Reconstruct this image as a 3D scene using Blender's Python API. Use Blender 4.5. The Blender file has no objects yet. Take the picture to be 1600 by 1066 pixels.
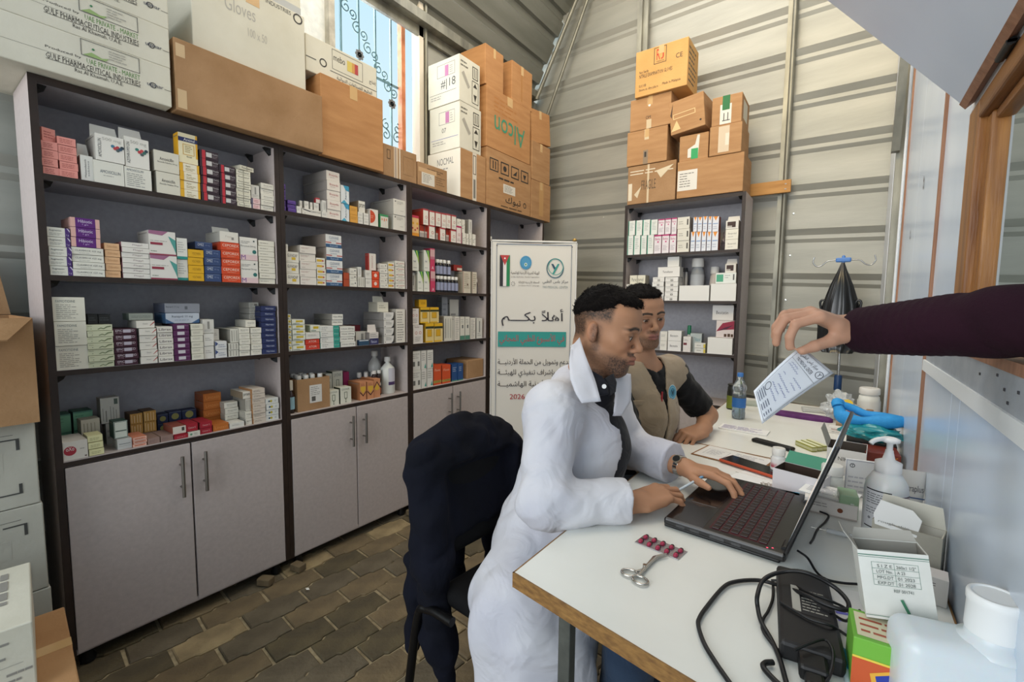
import bpy, bmesh, math, random, unicodedata
import numpy as np
from mathutils import Vector, Matrix, Euler
random.seed(7)
R = random.Random(11)
SC = bpy.context.scene
COL = SC.collection
PI = math.pi

# ------------------------------------------------------------------ camera, world, lights, exposure
CAM_H = 1.225
cam_d = bpy.data.cameras.new('camera')
cam_d.sensor_width = 36.0
cam_d.lens = 36.0 * 710.6 / 1600.0
cam_d.clip_start = 0.03
cam = bpy.data.objects.new('camera', cam_d)
COL.objects.link(cam)
_p, _r, _y = math.radians(4.694), math.radians(.67), math.radians(36.01)
_f = Vector((-math.sin(_y) * math.cos(_p), math.cos(_y) * math.cos(_p), -math.sin(_p)))
_ri = Vector((math.cos(_y), math.sin(_y), 0)); _u = _ri.cross(_f)
_r2 = _ri * math.cos(_r) + _u * math.sin(_r); _u2 = -_ri * math.sin(_r) + _u * math.cos(_r)
cam.matrix_world = Matrix.Translation((0, 0, CAM_H)) @ Matrix((_r2, _u2, -_f)).transposed().to_4x4()
SC.camera = cam
SC.view_settings.view_transform = 'Standard'
SC.view_settings.look = 'None'
SC.view_settings.gamma = 1.0
SC.view_settings.use_curve_mapping = False
SC.view_settings.exposure = 0.0

world = bpy.data.worlds.new('world'); SC.world = world
world.use_nodes = True
wn = world.node_tree
bg = wn.nodes['Background']
_tc = wn.nodes.new('ShaderNodeTexCoord'); _sx = wn.nodes.new('ShaderNodeSeparateXYZ')
_cr = wn.nodes.new('ShaderNodeValToRGB')
wn.links.new(_tc.outputs['Generated'], _sx.inputs[0]); wn.links.new(_sx.outputs[2], _cr.inputs[0])
_cr.color_ramp.elements[0].position = 0.0; _cr.color_ramp.elements[0].color = (.80, .86, .86, 1)
_cr.color_ramp.elements[1].position = .75; _cr.color_ramp.elements[1].color = (.42, .72, .88, 1)
wn.links.new(_cr.outputs[0], bg.inputs[0])
bg.inputs[1].default_value = 1.15

def area(name, loc, target, sx, sy, power, color):
    l = bpy.data.lights.new(name, 'AREA'); l.shape = 'RECTANGLE'; l.size = sx; l.size_y = sy
    l.energy = power; l.color = color
    o = bpy.data.objects.new(name, l); COL.objects.link(o); o.location = loc
    o.rotation_euler = (Vector(target) - Vector(loc)).to_track_quat('-Z', 'Y').to_euler()
    return o
area('doorway_daylight', (-1.1, -3.0, 1.9), (-.9, 3.0, 1.2), 3.0, 2.6, 112, (.97, .98, 1.0))
area('overhead_fill', (-.9, 2.1, 3.75), (-.95, 2.2, 0), 1.7, 2.0, 40, (1.0, .97, .92))  # added fill under the closed roof to light the depth; no skylight
area('warm_wall_fill', (-.5, .6, 3.6), (-.7, 3.4, 3.4), 1.6, .8, 42, (1.0, .76, .40))  # added warm lamp aimed at the upper back wall; no roof part glows
area('window_daylight', (-2.9, 1.9, 2.9), (.1, 2.0, 1.4), .8, 1.2, 55, (.88, .94, 1.0))

# ------------------------------------------------------------------ materials
def lin(c):
    c = c / 255.0
    return c / 12.92 if c <= .04045 else ((c + .055) / 1.055) ** 2.4
def rgb(h):
    if isinstance(h, tuple): return h + (1,)
    return (lin(int(h[0:2], 16)), lin(int(h[2:4], 16)), lin(int(h[4:6], 16)), 1)
MATS = {}
def M(h, rough=.55, metal=0.0, spec=.4, name=None, **k):
    key = (h, rough, metal, spec, name) + tuple(sorted(k.items()))
    if key in MATS: return MATS[key]
    m = bpy.data.materials.new(name or 'print_' + str(h)); m.use_nodes = True
    b = m.node_tree.nodes['Principled BSDF']
    b.inputs['Base Color'].default_value = rgb(h); b.inputs['Roughness'].default_value = rough
    b.inputs['Metallic'].default_value = metal; b.inputs['Specular IOR Level'].default_value = spec
    if 'alpha' in k: b.inputs['Alpha'].default_value = k['alpha']
    if 'trans' in k: b.inputs['Transmission Weight'].default_value = k['trans']
    if 'emit' in k: b.inputs['Emission Color'].default_value = rgb(h); b.inputs['Emission Strength'].default_value = k['emit']
    if 'sheen' in k: b.inputs['Sheen Weight'].default_value = k['sheen']
    if 'sss' in k:
        b.inputs['Subsurface Weight'].default_value = k['sss']; b.inputs['Subsurface Radius'].default_value = (.02, .007, .004)
    if 'coat' in k: b.inputs['Coat Weight'].default_value = k['coat']
    MATS[key] = m
    return m
def noisy(name, c1, c2, scale=8, rough=.6, bump=0.0, bscale=None, detail=6, stretch=None, metal=0, spec=.4, ramp=(.3, .7), coords='Object', coat=0, trans=0, **k):
    if name in MATS: return MATS[name]
    m = bpy.data.materials.new(name); m.use_nodes = True; t = m.node_tree; N = t.nodes; L = t.links
    b = N['Principled BSDF']; b.inputs['Roughness'].default_value = rough; b.inputs['Metallic'].default_value = metal
    b.inputs['Specular IOR Level'].default_value = spec; b.inputs['Coat Weight'].default_value = coat
    b.inputs['Transmission Weight'].default_value = trans
    tc = N.new('ShaderNodeTexCoord'); mp = N.new('ShaderNodeMapping')
    if stretch: mp.inputs['Scale'].default_value = stretch
    L.new(tc.outputs[coords], mp.inputs[0])
    n = N.new('ShaderNodeTexNoise'); n.inputs['Scale'].default_value = scale; n.inputs['Detail'].default_value = detail
    L.new(mp.outputs[0], n.inputs['Vector'])
    r = N.new('ShaderNodeValToRGB'); r.color_ramp.elements[0].position = ramp[0]; r.color_ramp.elements[1].position = ramp[1]
    r.color_ramp.elements[0].color = rgb(c1); r.color_ramp.elements[1].color = rgb(c2)
    L.new(n.outputs['Fac'], r.inputs[0]); L.new(r.outputs[0], b.inputs['Base Color'])
    if bump:
        n2 = N.new('ShaderNodeTexNoise'); n2.inputs['Scale'].default_value = bscale or scale * 4; n2.inputs['Detail'].default_value = 5
        L.new(mp.outputs[0], n2.inputs['Vector'])
        bp = N.new('ShaderNodeBump'); bp.inputs['Strength'].default_value = bump; bp.inputs['Distance'].default_value = .01
        L.new(n2.outputs['Fac'], bp.inputs['Height']); L.new(bp.outputs[0], b.inputs['Normal'])
    MATS[name] = m
    return m
KRAFT = noisy('kraft_cardboard', 'a27850', 'b38a60', 6, .8, .15, 90, stretch=(1, 1, 6))
KRAFT2 = noisy('orange_kraft_cardboard', 'a8774a', 'b98858', 5, .8, .12, 80, stretch=(1, 1, 6))
KRAFT3 = noisy('brown_cardboard', '94714d', 'a88460', 7, .8, .15, 90)
WCARD = noisy('white_cardboard', 'c6c2b2', 'd3cfc0', 5, .7, .08, 60)
GREYC = noisy('greyboard', '9a958a', 'aba698', 8, .8, .1, 80)
LAM = noisy('pale_lilac_laminate', 'ada29f', 'b6aba8', 60, .5, .04, 300)
LAMIN = noisy('grey_laminate_inside', '9c9ba1', 'a6a5ab', 60, .55, .04, 300)
DARK = noisy('dark_wenge_edging', '241a16', '33261f', 12, .5, .1, 60)
BLACK = M('0c0c0d', .45, name='black_plastic')
STEEL = noisy('brushed_steel', '77736e', '9a9690', 30, .35, metal=.9, stretch=(1, 1, .1))
ZINC = noisy('galvanised_corrugated_sheet', '999991', 'adaca3', 3.2, .5, .08, 25, metal=.25, spec=.5, stretch=(.5, .5, 3))
ZINCP = noisy('galvanised_steel_post', '6d6c64', '989689', 14, .45, .1, 40, metal=.6, stretch=(1, 1, .3))
WALLB = noisy('glossy_white_wall_board', 'c6d4e6', 'd4e0ee', 3, .22, .03, 10, spec=.6)
WOOD = noisy('varnished_pine', '7a4c24', 'a87339', 9, .4, .12, 40, stretch=(6, 6, .6))
WOODH = noisy('varnished_pine_beam', '6d4526', '9a6837', 9, .4, .12, 40, stretch=(6, .6, 6))
STRIP = noisy('brown_wood_strip', '855c44', 'a0755a', 12, .5, .1, 40, stretch=(6, 6, .6))
WHITEP = M('d9dde2', .4, name='white_pvc')

# ------------------------------------------------------------------ arabic shaping (visual order, joined forms)
FORMS = {}
for _c in range(0xFE70, 0xFEFD):
    _d = unicodedata.decomposition(chr(_c)).split()
    if len(_d) >= 2: FORMS.setdefault(''.join(chr(int(q, 16)) for q in _d[1:]), {})[_d[0]] = chr(_c)
def ar(s):
    for a, b in (('لا', '\x01'), ('لأ', '\x02')): s = s.replace(a, b)
    mp = {'\x01': 'لا', '\x02': 'لأ'}
    ch = [mp.get(c, c) for c in s]; out = []
    for i, c in enumerate(ch):
        f = FORMS.get(c)
        if not f: out.append(c); continue
        p = ch[i - 1] if i else ''; n = ch[i + 1] if i + 1 < len(ch) else ''
        pj = (p in FORMS and '<initial>' in FORMS[p]) or p == 'ـ'
        nj = ((n in FORMS and '<final>' in FORMS[n]) or n == 'ـ') and '<initial>' in f
        k = '<medial>' if pj and nj else '<final>' if pj else '<initial>' if nj else '<isolated>'
        out.append(f.get(k) or f.get('<isolated>') or c)
    return ''.join(reversed(out))
TXT = {}
def text_geo(s, bold=0.0):
    """flat outline of a line of lettering, scaled to a unit-high box: verts, faces, width/height"""
    key = (s, bold)
    if key in TXT: return TXT[key]
    c = bpy.data.curves.new('lettering', 'FONT'); c.body = s; c.resolution_u = 3 if len(s) < 12 or ord(s[0]) > 1500 else 1; c.offset = bold; c.fill_mode = 'NONE'
    o = bpy.data.objects.new('lettering', c); COL.objects.link(o)
    bpy.context.view_layer.update()
    me = bpy.data.meshes.new_from_object(o.evaluated_get(bpy.context.evaluated_depsgraph_get()))
    nb = {}
    for e in me.edges:
        i, j = e.vertices; nb.setdefault(i, []).append(j); nb.setdefault(j, []).append(i)
    co = [q.co.copy() for q in me.vertices]; seen = set(); loops = []
    for i0 in sorted(nb):
        if i0 in seen: continue
        lp_ = [i0]; seen.add(i0); nx_ = max(nb[i0]) if abs(max(nb[i0]) - i0) != 1 and min(nb[i0]) != i0 + 1 else i0 + 1
        if nx_ not in nb[i0]: nx_ = nb[i0][0]
        while nx_ not in seen: lp_.append(nx_); seen.add(nx_); q_ = [k for k in nb[nx_] if k not in seen]; nx_ = q_[0] if q_ else lp_[0]
        if len(lp_) > 2: loops.append([co[k] for k in lp_])
    ar_ = lambda l: sum(l[k].x * l[(k + 1) % len(l)].y - l[(k + 1) % len(l)].x * l[k].y for k in range(len(l))) / 2
    def inside(p, l):
        r = False
        for k in range(len(l)):
            a_, b_ = l[k], l[k - 1]
            if (a_.y > p.y) != (b_.y > p.y) and p.x < (b_.x - a_.x) * (p.y - a_.y) / (b_.y - a_.y) + a_.x: r = not r
        return r
    A = [ar_(l) for l in loops]; sg = (1 if max(A, key=abs) > 0 else -1) if A else 1
    outs = [[l, abs(x), []] for l, x in zip(loops, A) if x * sg > 0]
    for l, x in zip(loops, A):
        if x * sg < 0:
            c_ = [q for q in outs if q[1] > abs(x) and inside(l[0], q[0])]
            if c_: min(c_, key=lambda q: q[1])[2].append(l)
    from mathutils.geometry import tessellate_polygon
    v = []; f = []
    for l, x, hs in outs:
        pl_ = [l] + hs; b_ = len(v)
        for q in pl_: v += [(k.x, k.y) for k in q]
        f += [tuple(b_ + k for k in t) for t in tessellate_polygon(pl_)]
    f = [t if (v[t[1]][0] - v[t[0]][0]) * (v[t[2]][1] - v[t[0]][1]) - (v[t[2]][0] - v[t[0]][0]) * (v[t[1]][1] - v[t[0]][1]) > 0 else t[::-1] for t in f]
    bpy.data.objects.remove(o); bpy.data.curves.remove(c); bpy.data.meshes.remove(me)
    if not v: TXT[key] = ([], [], 1); return TXT[key]
    x0 = min(q[0] for q in v); x1 = max(q[0] for q in v); y0 = min(q[1] for q in v); y1 = max(q[1] for q in v)
    h = max(y1 - y0, 1e-4)
    TXT[key] = ([((q[0] - x0) / max(x1 - x0, 1e-4), (q[1] - y0) / h) for q in v], f, (x1 - x0) / h)
    return TXT[key]

# ------------------------------------------------------------------ mesh builder
class MB:
    def __init__(s): s.v = []; s.f = []; s.m = []; s.mats = []; s.sm = []
    def mi(s, mat):
        if mat not in s.mats: s.mats.append(mat)
        return s.mats.index(mat)
    def add(s, verts, faces, mat, smooth=False):
        b = len(s.v); i = s.mi(mat); s.v += [tuple(q) for q in verts]
        for f in faces: s.f.append(tuple(b + q for q in f)); s.m.append(i); s.sm.append(smooth)
    def box(s, x0, x1, y0, y1, z0, z1, mat, T=None):
        v = [Vector(q) for q in ((x0, y0, z0), (x1, y0, z0), (x1, y1, z0), (x0, y1, z0), (x0, y0, z1), (x1, y0, z1), (x1, y1, z1), (x0, y1, z1))]
        if T: v = [T @ q for q in v]
        s.add(v, [(0, 3, 2, 1), (4, 5, 6, 7), (0, 1, 5, 4), (1, 2, 6, 5), (2, 3, 7, 6), (3, 0, 4, 7)], mat)
    def cbox(s, x0, x1, y0, y1, z0, z1, mat, c=.002, T=None):
        """box with chamfered edges"""
        bm = bmesh.new(); bmesh.ops.create_cube(bm, size=1)
        for q in bm.verts: q.co = Vector(((x0 + x1) / 2 + q.co.x * (x1 - x0), (y0 + y1) / 2 + q.co.y * (y1 - y0), (z0 + z1) / 2 + q.co.z * (z1 - z0)))
        bmesh.ops.bevel(bm, geom=bm.edges[:], offset=c, segments=2, profile=.5, affect='EDGES')
        bm.verts.index_update()
        s.add([T @ q.co if T else q.co for q in bm.verts], [[q.index for q in f.verts] for f in bm.faces], mat); bm.free()
    def quad(s, a, b, c, d, mat): s.add([a, b, c, d], [(0, 1, 2, 3)], mat)
    def cyl(s, p0, p1, r0, r1=None, mat=None, n=12, caps=True, smooth=True):
        r1 = r0 if r1 is None else r1
        p0 = Vector(p0); p1 = Vector(p1); d = (p1 - p0).normalized(); a = d.orthogonal().normalized(); b = d.cross(a)
        v = []
        for p, r in ((p0, r0), (p1, r1)):
            for i in range(n): t = 2 * PI * i / n; v.append(p + a * (r * math.cos(t)) + b * (r * math.sin(t)))
        s.add(v, [(i, (i + 1) % n, n + (i + 1) % n, n + i) for i in range(n)], mat, smooth)
        if caps: s.add(v[:n], [tuple(reversed(range(n)))], mat); s.add(v[n:], [tuple(range(n))], mat)
    def lathe(s, prof, mat, n=20, c=(0, 0, 0), T=None, sy=1.0, smooth=True):
        v = []; f = []
        for r, z in prof:
            for i in range(n):
                t = 2 * PI * i / n; q = Vector((c[0] + r * math.cos(t), c[1] + sy * r * math.sin(t), c[2] + z)); v.append(T @ q if T else q)
        k = len(prof)
        for j in range(k - 1):
            for i in range(n): f.append((j * n + i, j * n + (i + 1) % n, (j + 1) * n + (i + 1) % n, (j + 1) * n + i))
        s.add(v, f, mat, smooth)
        s.add(v[:n], [tuple(reversed(range(n)))], mat); s.add(v[-n:], [tuple(range(n))], mat)
    def tube(s, pts, r, mat, n=8, closed=False, smooth=True):
        pts = [Vector(p) for p in pts]; k = len(pts); v = []; up = None
        for i, p in enumerate(pts):
            a = pts[i - 1] if (i or closed) else p; b = pts[(i + 1) % k] if (i < k - 1 or closed) else p
            d = (b - a).normalized()
            if up is None: up = d.orthogonal().normalized()
            up = (up - d * up.dot(d)).normalized(); w = d.cross(up)
            rr = r[i] if isinstance(r, (list, tuple)) else r
            for j in range(n): t = 2 * PI * j / n; v.append(p + up * (rr * math.cos(t)) + w * (rr * math.sin(t)))
        f = []
        for i in range(k if closed else k - 1):
            for j in range(n): f.append((i * n + j, i * n + (j + 1) % n, ((i + 1) % k) * n + (j + 1) % n, ((i + 1) % k) * n + j))
        s.add(v, f, mat, smooth)
        if not closed: s.add(v[:n], [tuple(reversed(range(n)))], mat); s.add(v[-n:], [tuple(range(n))], mat)
    def slab(s, poly, o, u, w, thick, mat):
        """polygon in the plane o + a*u + b*w, thickened along u x w"""
        o = Vector(o); u = Vector(u); w = Vector(w); n = u.cross(w).normalized() * thick
        a = [o + u * p[0] + w * p[1] for p in poly]; k = len(a)
        s.add(a + [q + n for q in a], [tuple(reversed(range(k))), tuple(range(k, 2 * k))] + [(i, (i + 1) % k, k + (i + 1) % k, k + i) for i in range(k)], mat)
    def text(s, t, o, u, w, mat, bold=0.0, aspect=True):
        """lettering from corner o, filling width vector u and height vector w (aspect keeps letters undistorted within)"""
        v, f, a = text_geo(t, bold); o = Vector(o); u = Vector(u); w = Vector(w)
        if aspect:
            if u.length / max(w.length, 1e-6) > a: u2 = u.normalized() * (w.length * a); o = o + (u - u2) / 2; u = u2
            else: w2 = w.normalized() * (u.length / a); o = o + (w - w2) / 2; w = w2
        s.add([o + u * q[0] + w * q[1] for q in v], f, mat)
    def disc(s, c, u, w, mat, n=20, r0=0.0):
        c = Vector(c); u = Vector(u); w = Vector(w)
        a = [c + u * math.cos(2 * PI * i / n) + w * math.sin(2 * PI * i / n) for i in range(n)]
        if r0 <= 0: s.add(a, [tuple(range(n))], mat)
        else:
            b = [c + (q - c) * r0 for q in a]
            s.add(a + b, [(i, (i + 1) % n, n + (i + 1) % n, n + i) for i in range(n)], mat)
    def mesh(s, name):
        me = bpy.data.meshes.new(name); me.from_pydata(s.v, [], s.f)
        for m in s.mats: me.materials.append(m)
        me.polygons.foreach_set('material_index', s.m); me.polygons.foreach_set('use_smooth', s.sm)
        me.update(); return me
    def build(s, name, parent=None, **k): return put(name, s.mesh(name), parent, **k)
def put(name, me, parent=None, loc=None, rot=None, label=None, cat=None, group=None, kind=None):
    o = bpy.data.objects.new(name, me); COL.objects.link(o)
    if loc is not None: o.location = loc
    if rot is not None: o.rotation_euler = rot
    if parent: o.parent = parent
    tag(o, label, cat, group, kind); return o
def tag(o, label=None, cat=None, group=None, kind=None):
    if label: o['label'] = label
    if cat: o['category'] = cat
    if group: o['group'] = group
    if kind: o['kind'] = kind
    return o
def empty(name, label, cat, loc=(0, 0, 0), rot=(0, 0, 0), group=None):
    o = bpy.data.objects.new(name, None); COL.objects.link(o); o.location = loc; o.rotation_euler = rot; o.empty_display_size = .02
    return tag(o, label, cat, group)
def struct(name, mb, parent=None):
    o = mb.build(name, parent)
    if not parent: o['kind'] = 'structure'
    return o
def spline(pts, n=8):
    """Catmull-Rom through points"""
    P = [Vector(p) for p in pts]; P = [P[0] * 2 - P[1]] + P + [P[-1] * 2 - P[-2]]; out = []
    for i in range(1, len(P) - 2):
        for j in range(n):
            t = j / n; a, b, c, d = P[i - 1:i + 3]
            out.append(.5 * ((2 * b) + (c - a) * t + (2 * a - 5 * b + 4 * c - d) * t * t + (3 * b - a - 3 * c + d) * t ** 3))
    out.append(P[-2]); return out
# ------------------------------------------------------------------ setting
# floor: interlocking S pavers, each a part
mb = MB()
mb.box(-2.6, 3.2, -1.2, 4.2, -.06, -.012, noisy('sandy_joint_bed', '7d6f56', 'b0a081', 30, .95, .4, 120))
floor = struct('floor', mb)
PAV = [noisy('paver_%d' % i, a, b, 9, .85, .45, 60, coords='Object', ramp=(.25, .75)) for i, (a, b) in enumerate((('4d4436', '6e6350'), ('423a2e', '62573f'), ('584c3b', '7d6c50'), ('6a5b44', 'a8946f')))]
def paver_mesh(i):
    bm = bmesh.new(); L, W, j = .225, .118, .006
    # wavy long edges: interlocking outline
    a, d = L / 2 - j, W / 2 - j / 2
    top = [(-a, d), (-a * .56, d), (-a * .44, d + .011), (a * .44, d + .011), (a * .56, d), (a, d)]
    bot = [(a, -d + .011), (a * .56, -d + .011), (a * .44, -d), (-a * .44, -d), (-a * .56, -d + .011), (-a, -d + .011)]
    v = [bm.verts.new((p[0], p[1], -.03)) for p in top + bot]
    f = bm.faces.new(list(reversed(v)))
    r = bmesh.ops.extrude_face_region(bm, geom=[f]); vs = [q for q in r['geom'] if isinstance(q, bmesh.types.BMVert)]
    bmesh.ops.translate(bm, vec=(0, 0, .03), verts=vs)
    bmesh.ops.recalc_face_normals(bm, faces=bm.faces[:])
    te = [e for e in bm.edges if all(q.co.z > -.001 for q in e.verts)]
    bmesh.ops.bevel(bm, geom=te, offset=.004, segments=1, affect='EDGES')
    me = bpy.data.meshes.new('paver'); bm.to_mesh(me); bm.free(); me.materials.append(PAV[i]); return me
pms = [paver_mesh(i) for i in range(4)]
ang = math.radians(84)
n_p = 0
for row in range(-12, 13):
    for c in range(-8, 15):
        lx = c * .225 + (row % 2) * .1125; ly = row * .118
        # rows run across the room, turned a little
        x = -1.3 + lx * math.cos(ang) - ly * math.sin(ang); y = .8 + lx * math.sin(ang) + ly * math.cos(ang)
        if not (-2.22 < x < -.3 and .1 < y < 3.0): continue
        if x > -.75 and y > 1.9: continue
        if n_p >= 298: break
        k = R.choices((0, 1, 2, 3), (4, 4, 3, 1))[0]
        o = bpy.data.objects.new('paver', pms[k]); COL.objects.link(o); o.parent = floor
        o.location = (x, y, -.001 - R.random() * .005)
        o.rotation_euler = (R.uniform(-.012, .012), R.uniform(-.012, .012), ang + R.uniform(-.015, .015)); n_p += 1
mb = MB()
mb.add([(-.012, 0, 0), (.006, -.006, .002), (.014, .004, .001), (.003, .001, .006), (-.003, .009, .001)], [(0, 1, 3), (1, 2, 3), (2, 4, 3), (4, 0, 3)], M('e8e4dc', .6))
mb.build('paper_scrap', loc=(-1.78, .985, .003), label='torn white scrap of paper lying on the dark paving', cat='scrap')

# back wall: corrugated sheet with recessed ribs, a little out of square
def ybk(x): return 3.285 + .105 * (.17 - x)
def ribs_profile(z0, z1, first, pitch):
    """(z, depth) pairs going up; depth behind the face"""
    p = [(z0, 0)]; z = first
    while z < z1:
        if z - .075 > z0: p += [(z - .082, 0), (z - .060, .012), (z - .038, .012), (z - .002, .034), (z, 0)]
        z += pitch
    p.append((z1, 0)); return p
BZ = .91 - .266 * 3
def corrugated(name, pa, pb, z0, z1, tilt=0.0, out=1, cut=None, mat=ZINC, extra=()):
    """sheet from plan point pa to pb, ribs run along it; depth to the side away from the room"""
    mb = MB(); pa = Vector((pa[0], pa[1], 0)); pb = Vector((pb[0], pb[1], 0)); d = (pb - pa); L = d.length; d.normalize(); nrm = Vector((d.y, -d.x, 0)) * -out
    prof = ribs_profile(z0, z1, BZ + .266 * math.floor((z0 - BZ) / .266) + .266, .266)
    spans = [(0, L, z0, z1)]
    if cut: a, b, c, e = cut; spans = [(0, a, z0, z1), (b, L, z0, z1), (a, b, z0, c), (a, b, e, z1)]
    for (s0, s1, c0, c1) in spans:
        pr = [(z, q) for z, q in prof if c0 <= z <= c1]
        if not pr or pr[0][0] > c0: pr = [(c0, 0)] + pr
        if pr[-1][0] < c1: pr.append((c1, 0))
        ns = max(2, int((s1 - s0) / 1.2) + 1); v = []
        for i in range(ns):
            s = s0 + (s1 - s0) * i / (ns - 1)
            for z, q in pr: v.append(pa + d * s + nrm * q + Vector((0, 0, z + tilt * s)))
        k = len(pr); f = [(i * k + j, (i + 1) * k + j, (i + 1) * k + j + 1, i * k + j + 1) for i in range(ns - 1) for j in range(k - 1)]
        if out < 0: f = [tuple(reversed(q)) for q in f]
        mb.add(v, f, mat)
    for e in extra: e(mb)
    return struct(name, mb)
xs0, xs1 = -2.42, 3.4
corrugated('wall_back', (xs0, ybk(xs0)), (xs1, ybk(xs1)), -.3, 4.4, tilt=-.045, out=-1)
bw = bpy.data.objects['wall_back']; bw.location.z = .09
# plane of the left wall
WX = -2.34
corrugated('wall_left', (WX, -1.3), (WX, 3.55), 0, 3.02, out=-1, cut=(1.3 + 1.30, 1.3 + 2.19, 2.08, 3.02))
mb = MB()
mb.box(WX - .02, WX, 1.30, 2.19, 3.02, 3.2, ZINC)
# roof: ribbed sheets leaning in over the left wall, then a flatter crown
def roof(name, p):
    mb = MB(); ys = [-1.3]; y = -1.3; prof = [(-1.3, 0)]
    while y < 3.4:
        prof += [(y + .20, 0), (y + .215, .03), (y + .255, .03), (y + .27, 0)]; y += .27
    prof = [q for q in prof if q[0] < 3.5]
    v = []
    for (x, z, nx, nz) in p:
        for yy, q in prof: v.append((x + nx * q, yy, z + nz * q))
    k = len(prof)
    mb.add(v, [(i * k + j, i * k + j + 1, (i + 1) * k + j + 1, (i + 1) * k + j) for i in range(len(p) - 1) for j in range(k - 1)], ZINC)
    return struct(name, mb)
mb0 = MB()
# ribs run from eave along the length: profile across, drawn along y
def roof_long():
    mb = MB(); pts = [(-2.36, 3.0), (-2.18, 3.34), (-1.98, 3.68), (-1.7, 3.98), (-1.2, 4.2), (-.3, 4.3), (.6, 4.28), (1.6, 4.1), (2.6, 3.8)]
    prof = []
    for i in range(len(pts) - 1):
        a = Vector(pts[i]); b = Vector(pts[i + 1]); d = (b - a); L = d.length; d.normalize(); n = Vector((-d.y, d.x)); s = 0
        prof.append(a)
        while s + .17 < L:
            for t, q in ((.10, 0), (.115, .03), (.155, .03), (.17, 0)): prof.append(a + d * (s + t) + n * q)
            s += .17
    prof.append(Vector(pts[-1]))
    v = []
    for yy in (-1.3, 1.0, 3.0, 3.50):
        for q in prof: v.append((q.x, yy, q.y))
    k = len(prof)
    mb.add(v, [(i * k + j, i * k + j + 1, (i + 1) * k + j + 1, (i + 1) * k + j) for i in range(3) for j in range(k - 1)], noisy('roof_sheet', '77786f', '8b8b83', 3, .5, .08, 25, metal=.3, stretch=(3, .5, 3)))
    return struct('ceiling', mb)
roof_long()
mb = MB(); mb.box(-2.33, -2.25, -1.3, 3.46, 3.0, 3.06, ZINCP); mb.box(-2.33, -2.31, -1.3, 3.46, 2.94, 3.0, ZINCP); struct('trim_eave', mb)
# gable pipes
def pipe(name, a, b, r, label, cat='pipe', mat=ZINCP):
    mb = MB(); mb.cyl(a, b, r, r, mat, 12); return mb.build(name, label=label, cat=cat)
pipe('steel_pipe', (-2.24, 3.40, 2.98), (-1.82, 3.38, 3.72), .016, 'steel pipe bracing the gable under the roof edge, nearer the roof sheets')
pipe('steel_pipe', (-2.22, 3.42, 2.65), (-1.70, 3.38, 3.75), .013, 'thinner steel pipe crossing low behind the corner cartons', )
mb = MB(); mb.box(-1.335, -1.30, 3.34, 3.395, 0, 3.7, ZINCP); mb.box(-1.30, -1.265, 3.365, 3.395, 0, 3.7, ZINCP)
mb.build('steel_post', label='grey steel channel post rising behind the stacked cartons', cat='post')
mb = MB(); mb.box(-.372, -.345, 3.29, 3.325, 0, 3.5, ZINCP); mb.cyl((-.335, 3.29, 0), (-.335, 3.29, 3.5), .014, .014, ZINCP, 10)
mb.build('steel_post', label='narrow galvanised post standing between back cabinet and coat hooks', cat='post')
mb = MB(); mb.cbox(-.535, -.30, 3.24, 3.262, 1.915, 1.99, noisy('raw_pine', 'a8763c', 'c08e50', 8, .6, .1, 40, stretch=(.6, 6, 6)), .002)
for x in (-.325, -.33):
    for z in (1.935, 1.965): mb.cyl((x, 3.242, z), (x, 3.238, z), .003, .003, STEEL, 8)
mb.build('wooden_batten', label='short pine batten screwed from the back cabinet to the post', cat='batten')
mb = MB()
for z, x in ((1.80, -.285), (1.545, -.29), (1.27, -.30), (1.085, -.305), (1.93, -1.62)):
    mb.cyl((x, ybk(x) - .001, z), (x, ybk(x) - .006, z), .007, .004, M('e8ece8', .25, .6), 10)
o = mb.build('rivet_heads', bw); o['label'] = 'bright rivet heads'; o.location.z = -.09

# right wall: glossy white boards with timber cover strips, around the service window
RX = .186
boards = [(-1.2, .05, 0, 2.15), (.05, 1.175, 0, 1.06), (1.175, 1.256, 0, 1.06), (1.256, 1.625, 0, 3.0), (-.3, 1.256, 1.64, 3.0), (1.645, 2.15, 0, 3.0), (2.15, 2.60, 0, 3.0), (2.615, 2.78, 0, 2.9)]
mb = MB(); mb.box(RX + .02, RX + .05, -1.2, 3.26, 0, 1.0, WHITEP); mb.box(RX + .02, RX + .05, 1.256, 3.26, 1.0, 3.0, WHITEP); mb.box(RX + .02, RX + .05, -1.2, -.3, 1.0, 3.0, WHITEP); mb.box(RX + .02, RX + .05, -.3, 1.256, 1.64, 3.0, WHITEP)
wr = struct('wall_right', mb)
for (y0, y1, z0, z1) in boards:
    b = MB(); b.cbox(RX, RX + .02, y0, y1, z0, z1, WALLB, .002); b.build('wall_board', wr)
for y, w, z0, z1, m in ((1.635, .010, 0, 3.0, STRIP), (2.607, .009, 0, 2.3, STRIP), (2.79, .012, 0, 2.85, WHITEP)):
    b = MB(); b.cbox(RX - .006, RX + .004, y - w, y + w, z0, z1, m, .002); b.build('cover_strip', wr)
b = MB(); b.box(RX - .03, RX + .01, 2.83, 2.86, 0, 2.35, ZINCP); b.box(RX - .028, RX + .01, 2.95, 3.25, 0, 2.6, WHITEP); b.build('corner_channel', wr)
b = MB(); b.slab([(0, 0), (.04, 0), (.09, 1.0), (.03, 1.0)], (RX - .02, 2.83, 1.95), (0, -1, 0), (0, -.28, .9), .03, ZINCP); b.build('leaning_channel', wr)
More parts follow.
